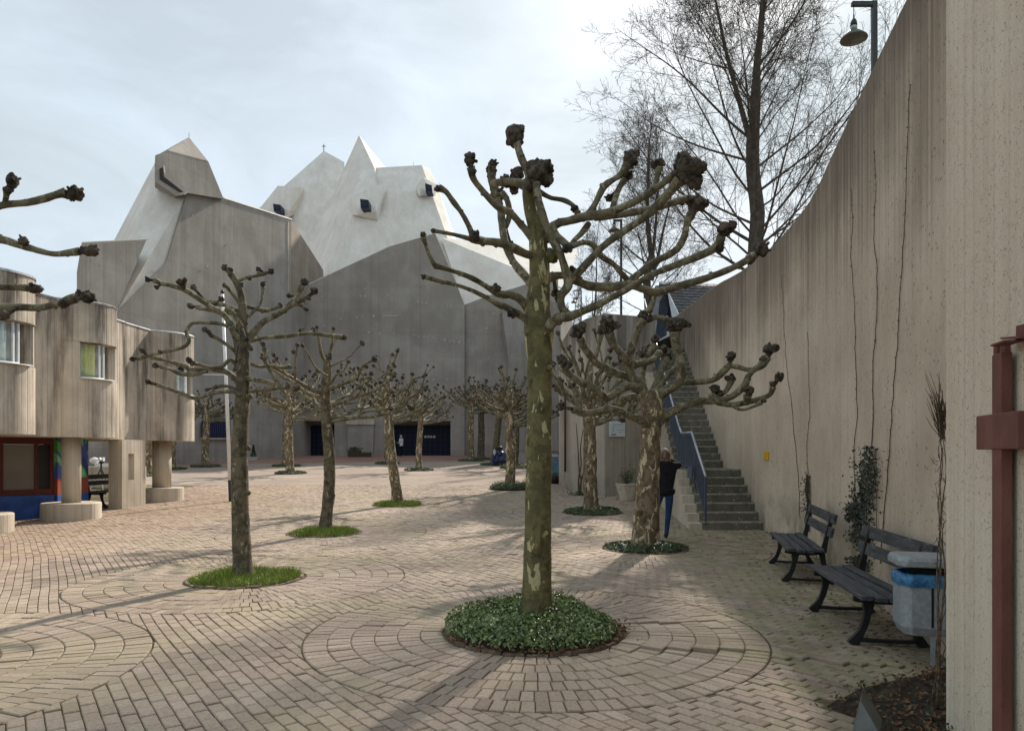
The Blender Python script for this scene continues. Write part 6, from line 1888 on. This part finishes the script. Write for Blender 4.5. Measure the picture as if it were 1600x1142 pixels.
    lamp('tiny distant pendant lamp beside the big front trunk', 908, 897, 453, 473, 55.0, 8.0)
    # planter with a shrub by the corner wall
    q = (3.42, 20.9)
    root = empty('flower_pot', (q[0], q[1], G(*q)), 0, 'grey conical concrete pot with a straggly shrub by the stairs', 'flower pot')
    g = G(*q)
    b = MB(); b.lathe([(0, 0), (0.21, 0), (0.33, 0.44), (0.35, 0.46), (0.35, 0.50), (0.31, 0.50), (0.29, 0.42), (0, 0.42)], (q[0], q[1], g), 28); b.build('pot', M_pale, root)
    rng = np.random.RandomState(2); pts = rng.normal(0, 1, (420, 3)) * (0.15, 0.15, 0.14) + (q[0], q[1], g + 0.68)
    V, Fs = leaves(rng, pts, pts - np.array((q[0], q[1], g + 0.4)), 0.028); o = leaf_obj('leaves', rng, V, Fs, L_ivy, None, 420); o.parent = root; o.matrix_basis = parent_world(root).inverted()
    b = MB()
    for k in range(16):
        a = rng.uniform(0, 6.28); b.tube([(q[0], q[1], g + 0.42), (q[0] + 0.1 * math.cos(a), q[1] + 0.1 * math.sin(a), g + 0.6), (q[0] + 0.25 * math.cos(a), q[1] + 0.25 * math.sin(a), g + rng.uniform(0.75, 1.0))], [0.008, 0.006, 0.003], 4, 2)
    b.build('stems', M_vine, root)
    # pale blue bin and dark pot behind the corner wall
    q = P(864, 740, 29.5); g = G(q.x, q.y)
    root = empty('waste_bin', (q.x, q.y, g), 0, 'pale blue ribbed bin beside the corner wall', 'bin')
    b = MB()
    for k in range(9): b.box((q.x - 0.28 + 0.07 * k, q.y, g + 0.50), (0.055, 0.42, 0.92))
    b.box((q.x, q.y, g + 0.5), (0.6, 0.36, 0.90)); b.build('body', plain('bin_pale_blue', (0.14, 0.25, 0.32), 0.5), root)
    b = MB(); b.box((q.x, q.y, g + 1.0), (0.68, 0.48, 0.06)); b.build('lid', plain('bin_lid_white', (0.55, 0.57, 0.58), 0.5), root, bevel=0.02)
    b = MB(); b.tube([(q.x - 0.2, q.y - 0.2, g + 1.04), (q.x - 0.2, q.y - 0.2, g + 1.16), (q.x + 0.2, q.y - 0.2, g + 1.16), (q.x + 0.2, q.y - 0.2, g + 1.04)], [0.02] * 4, 6, 2); b.build('handle', M_iron, root)
    q = P(868, 755, 27.4); g = G(q.x, q.y)
    root = empty('plant_tub', (q.x, q.y, g), 0, 'dark tub with a low plant in front of the pale blue bin', 'plant tub')
    b = MB(); b.lathe([(0, 0), (0.17, 0), (0.25, 0.16), (0.26, 0.30), (0.22, 0.30), (0.2, 0.26), (0, 0.26)], (q.x, q.y, g), 20); b.build('tub', plain('tub_dark', (0.02, 0.017, 0.016), 0.6), root, smooth=True)
    pts = rng.normal(0, 1, (160, 3)) * (0.1, 0.1, 0.04) + (q.x, q.y, g + 0.33); V, Fs = leaves(rng, pts, np.tile((0, 0, 1.0), (160, 1)), 0.04); o = leaf_obj('leaves', rng, V, Fs, L_ivy, None, 160); o.parent = root; o.matrix_basis = parent_world(root).inverted()
    # bare climber on the corner wall
    root = empty('climber', (2.2, 23.2, 0.3), 0, 'bare climbing shrub against the rounded side of the corner wall', 'climbing plant')
    b = MB()
    for pts in ([(905, 775), (904, 750), (908, 725), (907, 700), (912, 665)], [(906, 775), (908, 750), (905, 735), (903, 700), (900, 660)], [(904, 770), (911, 740), (914, 735)]):
        b.tube([P(x, y, 22.65)[:] for x, y in pts], [0.03, 0.028, 0.022, 0.018, 0.01][:len(pts)], 6, 4, 0.3)
    b.build('stem', M_vine, root, smooth=True)
    pts = rng.normal(0, 1, (260, 3)) * (0.22, 0.08, 0.04) + (2.2, 22.5, G(2, 22.5) + 0.05); V, Fs = leaves(rng, pts, np.tile((0, 0, 1.0), (260, 1)), 0.035); o = leaf_obj('leaves', rng, V, Fs, L_ivy, None, 260); o.parent = root; o.matrix_basis = parent_world(root).inverted()
    # blue covered bundle (a loaded barrow under a tarpaulin) by the leaning tree
    q = P(783, 726, 41.0); g = G(q.x, q.y)
    root = empty('covered_bundle', (q.x, q.y, g), 0, 'dark blue covered bundle beside the leaning grey tree', 'bundle')
    mt = plain('tarpaulin_blue', (0.012, 0.022, 0.085), 0.4, 0.5, var=0.25, scale=4)
    b = MB(); b.knob((q.x + 0.25, q.y, g + 0.42), 0.40, 5, 3, (1.3, 0.8, 0.95)); b.knob((q.x - 0.30, q.y, g + 0.40), 0.34, 6, 3, (0.9, .8, 1.1)); b.knob((q.x - 0.10, q.y - 0.1, g + 0.72), 0.24, 16, 3, (1.2, .8, .8)); b.knob((q.x + 0.62, q.y, g + 0.28), 0.26, 17, 3, (1.1, .8, 1)); b.build('cover', mt, root)
    b = MB(); b.knob((q.x - 0.38, q.y - 0.25, g + 0.78), 0.13, 7, 2, (.8, .6, 1.6)); b.knob((q.x + 0.30, q.y - 0.25, g + 0.88), 0.11, 8, 2, (.8, .6, 1.6)); b.build('pale_cloth', plain('cloth_pale', (0.5, 0.52, 0.54), 0.7), root, smooth=True)
    b = MB(); b.knob((q.x - 0.1, q.y, g + 1.02), 0.20, 9, 2, (1.3, 1, .8)); b.build('top_bundle', M_iron, root, smooth=True)
    # stone trough with low shrub at the church front
    q = P(556, 717, 54.6); g = G(q.x, q.y)
    root = empty('stone_planter', (q.x, q.y, g), 0, 'dark planter with low shrub before the middle pier of the church', 'planter')
    b = MB(); b.box((q.x - 0.1, q.y, g + 0.26), (0.95, 0.5, 0.52)); b.box((q.x + 0.78, q.y, g + 0.18), (0.78, 0.5, 0.36)); b.build('trough', plain('planter_brown', (0.07, 0.055, 0.04), 0.9), root, bevel=0.02)
    pts = rng.normal(0, 1, (400, 3)) * (0.26, 0.14, 0.10) + (q.x - 0.1, q.y, g + 0.60); V, Fs = leaves(rng, pts, np.tile((0, -0.5, 1.0), (400, 1)), 0.06); o = leaf_obj('leaves', rng, V, Fs, L_ivy, None, 400); o.parent = root; o.matrix_basis = parent_world(root).inverted()
    # white box with clipped conifer
    q = P(395, 719, 47.5); g = G(q.x, q.y)
    root = empty('conifer_planter', (q.x, q.y, g), 0, 'pale planter box with small conical conifer at the church wall', 'planter')
    b = MB(); b.box((q.x - 0.05, q.y, g + 0.14), (0.62, 0.4, 0.28)); b.build('box', plain('planter_pale', (0.42, 0.43, 0.42), 0.7), root, bevel=0.02)
    m = 520; f = rng.uniform(0, 1, m); a = rng.uniform(0, 6.28, m); rr = 0.20 * (1 - f) * np.sqrt(rng.uniform(0.2, 1, m)) + 0.01
    pts = np.stack([q.x + 0.05 + rr * np.cos(a), q.y + rr * np.sin(a), g + 0.28 + 0.80 * f], 1); V, Fs = leaves(rng, pts, np.stack([np.cos(a), np.sin(a), np.full(m, .6)], 1), 0.045); o = leaf_obj('leaves', rng, V, Fs, leaf_mat('conifer_leaf', (0.012, 0.024, 0.014), (0.03, 0.055, 0.03)), None, m); o.parent = root; o.matrix_basis = parent_world(root).inverted()
    # pale notice stuck low beside the left doors
    root = empty('notice', P(434, 702, 56.98), 0, 'small pale notice on the wall beside the left church doors', 'notice')
    slab('sheet', [(431.5, 701, 56.95), (438, 701, 56.95), (438, 703.5, 56.95), (431.5, 703.5, 56.95)], (0, 0.03, 0), 1.0, M_white, root)
    # tripod with white camera, and the pot bench wall behind it
    q = P(158, 764, 24.0); g = G(q.x, q.y)
    root = empty('tripod', (q.x, q.y, g), 0, 'black and silver tripod with white camera seen under the overhang', 'tripod')
    hub = np.array((q.x, q.y, g + 0.78))
    for a in (-2.2, -0.95, 1.2):
        ft = np.array((q.x + 0.36 * math.cos(a) * 1.15, q.y + 0.36 * math.sin(a), g))
        md_ = hub * 0.52 + ft * 0.48
        lg = MB(); lg.tube([hub, md_], [0.020, 0.018], 6, 1); o = lg.build('leg', M_iron, root)
        lg = MB(); lg.tube([md_, ft], [0.012, 0.012], 6, 1); lg.build('leg_tube', plain('leg_silver', (0.6, 0.58, 0.52), 0.35, metal=0.3) if 'leg_silver' not in bpy.data.materials else bpy.data.materials['leg_silver'], o)
    b = MB(); b.tube([hub, hub + (0, 0, 0.22)], [0.03, 0.025], 8, 1); b.box(hub + (0, 0, 0.20), (0.12, 0.1, 0.07)); b.build('head', M_iron, root)
    b = MB(); b.box(hub + (0.03, 0, 0.31), (0.13, 0.12, 0.13)); b.tube([hub + (0.03, -0.06, 0.31), hub + (0.03, -0.18, 0.31)], [0.05, 0.05], 10, 1); b.build('camera_body', M_white, root)
    q = P(158, 764, 25.4); g = G(q.x, q.y)
    root = empty('seat_wall', (q.x, q.y, g), 0, 'low pale concrete seat wall behind the tripod', 'wall')
    b = MB(); b.box((q.x, q.y + 0.4, g + 0.36), (2.6, 0.5, 0.8)); b.build('block', M_pale, root, bevel=0.02)
    root = empty('white_model', (q.x, q.y + 0.4, g + 0.76), 0, 'stack of white boxes standing on the low seat wall', 'boxes')
    b = MB(); b.box((q.x + 0.12, q.y + 0.4, g + 0.82), (1.0, 0.3, 0.11)); b.build('board', M_white, root)
    b = MB(); b.box((q.x + 0.30, q.y + 0.4, g + 1.0), (0.36, 0.26, 0.25)); b.build('box', M_white, root)
    b = MB(); b.knob((q.x - 0.45, q.y + 0.38, g + 0.98), 0.17, 3, 2, (1.2, 1, .9)); b.build('bundle', M_white, root, smooth=True)
small_things()

# ------------------------------------------------------------------ house above the wall
def house():
    Y = 33.0
    root = empty('slate_house', (8, Y, 6.4), 0, 'house with grey slate roof and dark gable peeping over the wall', 'house')
    slate = NT('slate_roof', 0.6, 0.4); slate.color(slate.mix(slate.ramp(slate.noise(3), .3, .7), (0.075, 0.075, 0.078), (0.125, 0.122, 0.12)))
    dk = plain('slate_hung_dark', (0.022, 0.026, 0.042), 0.5, var=0.2)
    wh = plain('barge_white', (0.55, 0.60, 0.66), 0.5, var=0.05)
    e0, r0 = P(1046, 500, Y), P(1030, 441, Y + 2.2)          # eave and ridge at the visible end
    e1, r1 = e0 + Vector((9, 1.5, 0)), r0 + Vector((9, 1.5, 0))
    n = (e1 - e0).cross(r0 - e0).normalized()
    if n.y > 0: n = -n
    bk = r0 + Vector((0.6, 4.5, -2.4)); bk1 = bk + Vector((9, 1.5, 0))
    b = MB(); b.add([q[:] for q in (e0, e1, r1, r0, bk, bk1)], [(0, 1, 2, 3), (3, 2, 5, 4)]); b.build('roof', slate.mat, root)
    rows = 13
    for k in range(rows):
        a = e0.lerp(r0, k / rows) + n * 0.05; c = e1.lerp(r1, k / rows) + n * 0.05
        a2 = e0.lerp(r0, (k + 1.15) / rows) + n * 0.012; c2 = e1.lerp(r1, (k + 1.15) / rows) + n * 0.012
        m = 22
        for s in range(m):
            if s > 10: continue
            o_ = 0.5 * (k % 2)
            f0, f1 = (s + o_) / m, (s + o_ + 0.94) / m
            b = MB(); q = [a.lerp(c, f0), a.lerp(c, f1), a2.lerp(c2, f1), a2.lerp(c2, f0)]
            b.add([w[:] for w in q] + [(w - n * 0.03)[:] for w in q], [(0, 1, 2, 3), (0, 4, 5, 1), (1, 5, 6, 2), (3, 7, 4, 0)]); b.build('shingle', slate.mat, root)
    # dark gable strip with white barge boards, and the white wall below
    slab('gable_board', [P(1031, 470, Y - 0.4), P(1043, 452, Y - 0.3), P(1046, 470, Y - 0.3), P(1038, 522, Y - 0.5), P(1023, 530, Y - 0.5)], (0.3, 0.6, 0), 1.0, dk, root)
    slab('barge_board', [P(1043, 455, Y - 0.45), P(1060, 491, Y - 0.45), P(1051, 500, Y - 0.45), P(1046, 475, Y - 0.45)], (0.2, 0.5, 0), 1.0, wh, root)
    slab('wall', [P(1017, 505, Y - 0.2), P(1062, 500, Y - 0.1), P(1062, 560, Y - 0.1), P(1017, 560, Y - 0.2)], (0.5, 4, 0), 1.0, wh, root)
    slab('wall', [P(1024, 446, Y + 2.3), P(1034, 446, Y + 2.3), P(1040, 520, Y + 0.3), P(1018, 520, Y + 0.3)], (0.5, 4, 0), 1.0, plain('render_grey', (0.25, 0.25, 0.255), 0.9), root)
    slab('wall', [P(1062, 500, Y + 0.1), P(1200, 500, Y + 1.3), P(1200, 560, Y + 1.3), P(1062, 560, Y + 0.1)], (0, 4, 0), 1.0, bpy.data.materials['render_grey'], root)
house()

# ------------------------------------------------------------------ people
def skin_mesh(name, joints, edges, mat, parent, sub=2):
    me = bpy.data.meshes.new(name)
    ks = list(joints); ix = {k: i for i, k in enumerate(ks)}
    me.from_pydata([joints[k][0] for k in ks], [(ix[a], ix[c]) for a, c in edges], [])
    o = bpy.data.objects.new(name, me); C.objects.link(o)
    o.modifiers.new('skin', 'SKIN')
    sv = me.skin_vertices[0].data
    for k in ks:
        r = joints[k][1]; sv[ix[k]].radius = r if isinstance(r, tuple) else (r, r)
        sv[ix[k]].use_root = ix[k] == 0
    s = o.modifiers.new('sub', 'SUBSURF'); s.levels = sub; s.render_levels = sub
    dg = bpy.context.evaluated_depsgraph_get()
    nm = bpy.data.meshes.new_from_object(o.evaluated_get(dg))
    o.modifiers.clear(); o.data = nm
    nm.materials.clear()
    for m in (mat if isinstance(mat, list) else [mat]): nm.materials.append(m)
    nm.polygons.foreach_set('use_smooth', [True] * len(nm.polygons))
    o.parent = parent
    return o
M_skin = plain('skin', (0.45, 0.28, 0.21), 0.55, var=0.04)
def person(label, loc, rz, coat, trousers, shoes, hair, pose, h=1.66, long_hair=True):
    root = empty('person', loc, rz, label, 'person')
    s = h / 1.66
    J = {k: (tuple(c * s for c in v[0]), tuple(q * s for q in v[1]) if isinstance(v[1], tuple) else v[1] * s) for k, v in pose.items()}
    body_e = [('pelvis', 'waist'), ('waist', 'chest'), ('chest', 'neck'), ('neck', 'head0'), ('head0', 'head1'), ('head1', 'head2')]
    for sd_ in 'lr':
        body_e += [('pelvis', 'hip' + sd_), ('hip' + sd_, 'knee' + sd_), ('knee' + sd_, 'ank' + sd_), ('ank' + sd_, 'toe' + sd_), ('chest', 'sh' + sd_), ('sh' + sd_, 'el' + sd_), ('el' + sd_, 'wr' + sd_), ('wr' + sd_, 'palm' + sd_)]
    o = skin_mesh('body', J, body_e, [M_skin, trousers, shoes], root)
    for p in o.data.polygons:
        z = p.center.z / s
        p.material_index = 2 if z < 0.095 else (1 if z < 1.15 and abs(p.center.x) < 0.26 * s else 0)
    # hands: five fingers and a thumb each, curled round what they hold
    for sd_ in 'lr':
        w = Vector(J['palm' + sd_][0]); d = (w - Vector(J['wr' + sd_][0])).normalized()
        sx = Vector((0, 0, 1)).cross(d)
        sx = sx.normalized() if sx.length > 0.1 else Vector((1, 0, 0))
        up = d.cross(sx).normalized()
        hd = MB()
        for q in range(4):
            b0 = w + up * (0.026 - 0.017 * q) * s; ln = (0.062, 0.070, 0.066, 0.052)[q] * s
            hd.tube([(b0 - d * 0.02)[:], (b0 + d * ln * .5)[:], (b0 + d * ln * .8 + sx * ln * .35)[:], (b0 + d * ln * .75 + sx * ln * .7)[:]], [0.0085 * s, 0.008 * s, 0.007 * s, 0.005 * s], 6, 2)
        b0 = w + up * 0.022 * s - d * 0.03 * s
        hd.tube([b0[:], (b0 + up * 0.025 * s + d * 0.015 * s)[:], (b0 + up * 0.03 * s + d * 0.045 * s + sx * 0.02 * s)[:]], [0.010 * s, 0.0095 * s, 0.007 * s], 6, 2)
        f = hd.build('fingers', M_skin, None, smooth=True); f.parent = root
    g = 1.0
    CJ = {'waist': (J['waist'][0], tuple(1.12 * q for q in J['waist'][1])), 'hips': (J['pelvis'][0], tuple(1.22 * q for q in J['pelvis'][1])), 'hem': (tuple(np.array(J['pelvis'][0]) + (0, 0, -0.15 * s)), tuple(1.22 * q for q in J['pelvis'][1])), 'chest': J['chest'], 'neck': (tuple(np.array(J['neck'][0]) + (0, 0, -0.01)), 0.075 * s)}
    CJ = {k: (v[0], tuple(q * 1.16 for q in v[1]) if isinstance(v[1], tuple) else v[1] * 1.16) for k, v in CJ.items()}
    ce = [('waist', 'hips'), ('hips', 'hem'), ('waist', 'chest'), ('chest', 'neck')]
    for sd_ in 'lr':
        for k in ('sh', 'el', 'wr'): CJ[k + sd_] = (J[k + sd_][0], J[k + sd_][1] * 1.32)
        ce += [('chest', 'sh' + sd_), ('sh' + sd_, 'el' + sd_), ('el' + sd_, 'wr' + sd_)]
    skin_mesh('jacket', CJ, ce, coat, root)
    # hair
    hc = Vector(J['head1'][0])
    b = MB(); D = ICO3[0]
    back = Vector(pose['back'][0]) if 'back' in pose else Vector((0, -1, 0))
    bn = np.array(back.normalized()[:])
    keep = D @ bn * 0.9 + D[:, 2] * 0.8 > -0.15
    r = np.where(keep, 1.0, 0.80)
    nzv = np.array([noise.noise(Vector((d[0] * 9, d[1] * 9, d[2] * 2))) for d in D])
    b.add(np.array(hc[:]) + bn * 0.012 * s + D * (r * (1 + 0.06 * nzv))[:, None] * np.array((0.102, 0.118, 0.136)) * s, ICO3[1])
    if long_hair:
        for k in range(26):
            a = -1.1 + 2.2 * k / 25
            dirv = np.array((math.sin(a), bn[1] * math.cos(a), 0)) * 0.085 * s
            p0 = np.array(hc[:]) + dirv * 0.9 + (0, 0, 0.02 * s)
            b.tube([p0 + (0, 0, 0.05 * s), p0 + dirv * 0.12 + (0, 0, -0.06 * s), p0 + dirv * 0.25 + (0.006 * (k % 3), 0, -0.13 * s), p0 + dirv * (0.3 + 0.1 * (k % 2)) + (0.010 * (k % 3 - 1), 0, -(0.19 + 0.02 * (k % 4)) * s)], [0.016 * s, 0.020 * s, 0.018 * s, 0.006 * s], 5, 2)
    o = b.build('hair', hair, None, smooth=True); o.parent = root
    # face
    fd = -bn
    b = MB()
    fr = np.array(hc[:])
    right = np.cross(fd, (0, 0, 1))
    b.tube([fr + fd * 0.088 * s + (0, 0, 0.005), fr + fd * 0.112 * s + (0, 0, -0.028 * s), fr + fd * 0.09 * s + (0, 0, -0.036 * s)], [0.009 * s, 0.013 * s, 0.008 * s], 6, 2)
    for q in (-1, 1): b.knob(fr + right * q * 0.083 * s + (0, 0, -0.005), 0.022 * s, 3, 1, (0.5, 1, 1.4))
    o = b.build('nose_and_ears', M_skin, None, smooth=True); o.parent = root
    b = MB()
    for q in (-1, 1): b.knob(fr + fd * 0.086 * s + right * q * 0.032 * s + (0, 0, 0.008 * s), 0.011 * s, 2, 1)
    o = b.build('eyes', M_iron, None, smooth=True); o.parent = root
    b = MB(); b.tube([fr + fd * 0.086 * s - right * 0.022 * s + (0, 0, -0.062 * s), fr + fd * 0.094 * s + (0, 0, -0.064 * s), fr + fd * 0.086 * s + right * 0.022 * s + (0, 0, -0.062 * s)], [0.004, 0.007, 0.004], 5, 2)
    o = b.build('mouth', plain('lip', (0.30, 0.12, 0.11), 0.5) if 'lip' not in bpy.data.materials else bpy.data.materials['lip'], None, smooth=True); o.parent = root
    return root, J
base = dict(pelvis=((0, 0, 0.93), (0.148, 0.110)), waist=((0, 0.0, 1.08), (0.128, 0.095)), chest=((0, 0.01, 1.27), (0.150, 0.105)), neck=((0, 0.02, 1.42), 0.050), head0=((0, 0.035, 1.475), 0.060), head1=((0, 0.045, 1.555), 0.088), head2=((0, 0.045, 1.615), 0.055),
            shl=((-0.165, 0.0, 1.36), 0.062), shr=((0.165, 0.0, 1.36), 0.062))
w_pose = dict(base,
    hipl=((-0.085, 0.01, 0.86), 0.090), kneel=((-0.17, 0.10, 0.50), 0.058), ankl=((-0.20, -0.06, 0.13), 0.040), toel=((-0.20, 0.07, 0.05), 0.036),
    hipr=((0.085, 0, 0.86), 0.092), kneer=((0.065, 0.02, 0.47), 0.060), ankr=((0.02, -0.02, 0.08), 0.042), toer=((0.03, 0.14, 0.035), 0.038),
    ell=((-0.27, 0.14, 1.28), 0.046), wrl=((-0.09, 0.27, 1.46), 0.034), palml=((-0.055, 0.295, 1.50), 0.030),
    elr=((0.285, 0.10, 1.37), 0.048), wrr=((0.10, 0.26, 1.48), 0.034), palmr=((0.065, 0.29, 1.515), 0.030), back=((0, -1, 0), 0))
coat = plain('coat_black_navy', (0.010, 0.010, 0.016), 0.85, var=0.2)
jeans = plain('jeans_blue', (0.020, 0.050, 0.135), 0.85, var=0.15)
shoe = plain('shoe_brown', (0.055, 0.030, 0.025), 0.6)
hm = NT('hair_rose_blond', 0.6, 0.3); hn = hm.noise(1.0, 3, 0.6, hm.coord((70, 70, 6))); hm.color(hm.mix(hm.ramp(hn, 0.38, 0.62), (0.075, 0.046, 0.036), (0.29, 0.20, 0.155))); hm.bump(hn, 0.9, 0.01); hair1 = hm.mat
rt, J = person('woman in dark coat and blue jeans seen from behind beside the tree', (2.87, 13.2, G(2.87, 13.2)), R(-6), coat, jeans, shoe, hair1, w_pose, 1.67, True)
ph = empty('phone', (2.87 + 0.03, 13.5, G(2.87, 13.2) + 1.54), 0, 'small dark phone held up by the woman in the dark coat', 'phone')
b = MB(); b.box((2.87 + 0.03, 13.51, G(2.87, 13.2) + 1.54), (0.15, 0.012, 0.075)); b.build('case', M_iron, ph, bevel=0.004)
f_pose = dict(base,
    hipl=((-0.085, 0, 0.86), 0.090), kneel=((-0.08, 0.03, 0.48), 0.060), ankl=((-0.09, 0.0, 0.08), 0.045), toel=((-0.09, 0.15, 0.035), 0.040),
    hipr=((0.085, 0, 0.86), 0.090), kneer=((0.09, 0.05, 0.48), 0.060), ankr=((0.10, 0.02, 0.08), 0.045), toer=((0.10, 0.17, 0.035), 0.040),
    ell=((-0.22, 0.02, 1.08), 0.046), wrl=((-0.14, 0.24, 1.06), 0.036), palml=((-0.11, 0.30, 1.07), 0.034),
    elr=((0.22, 0.02, 1.08), 0.046), wrr=((0.13, 0.25, 1.05), 0.036), palmr=((0.10, 0.31, 1.06), 0.034), back=((0, -1, 0), 0))
q = P(627, 712, 55.6)
person('distant person in white jacket and dark trousers before the church doors', (q.x, q.y, G(q.x, q.y)), R(65), plain('jacket_white', (0.62, 0.64, 0.66), 0.8), plain('trousers_dark', (0.012, 0.012, 0.016), 0.9), M_iron, plain('hair_grey', (0.35, 0.34, 0.33), 0.7), f_pose, 1.66, False)
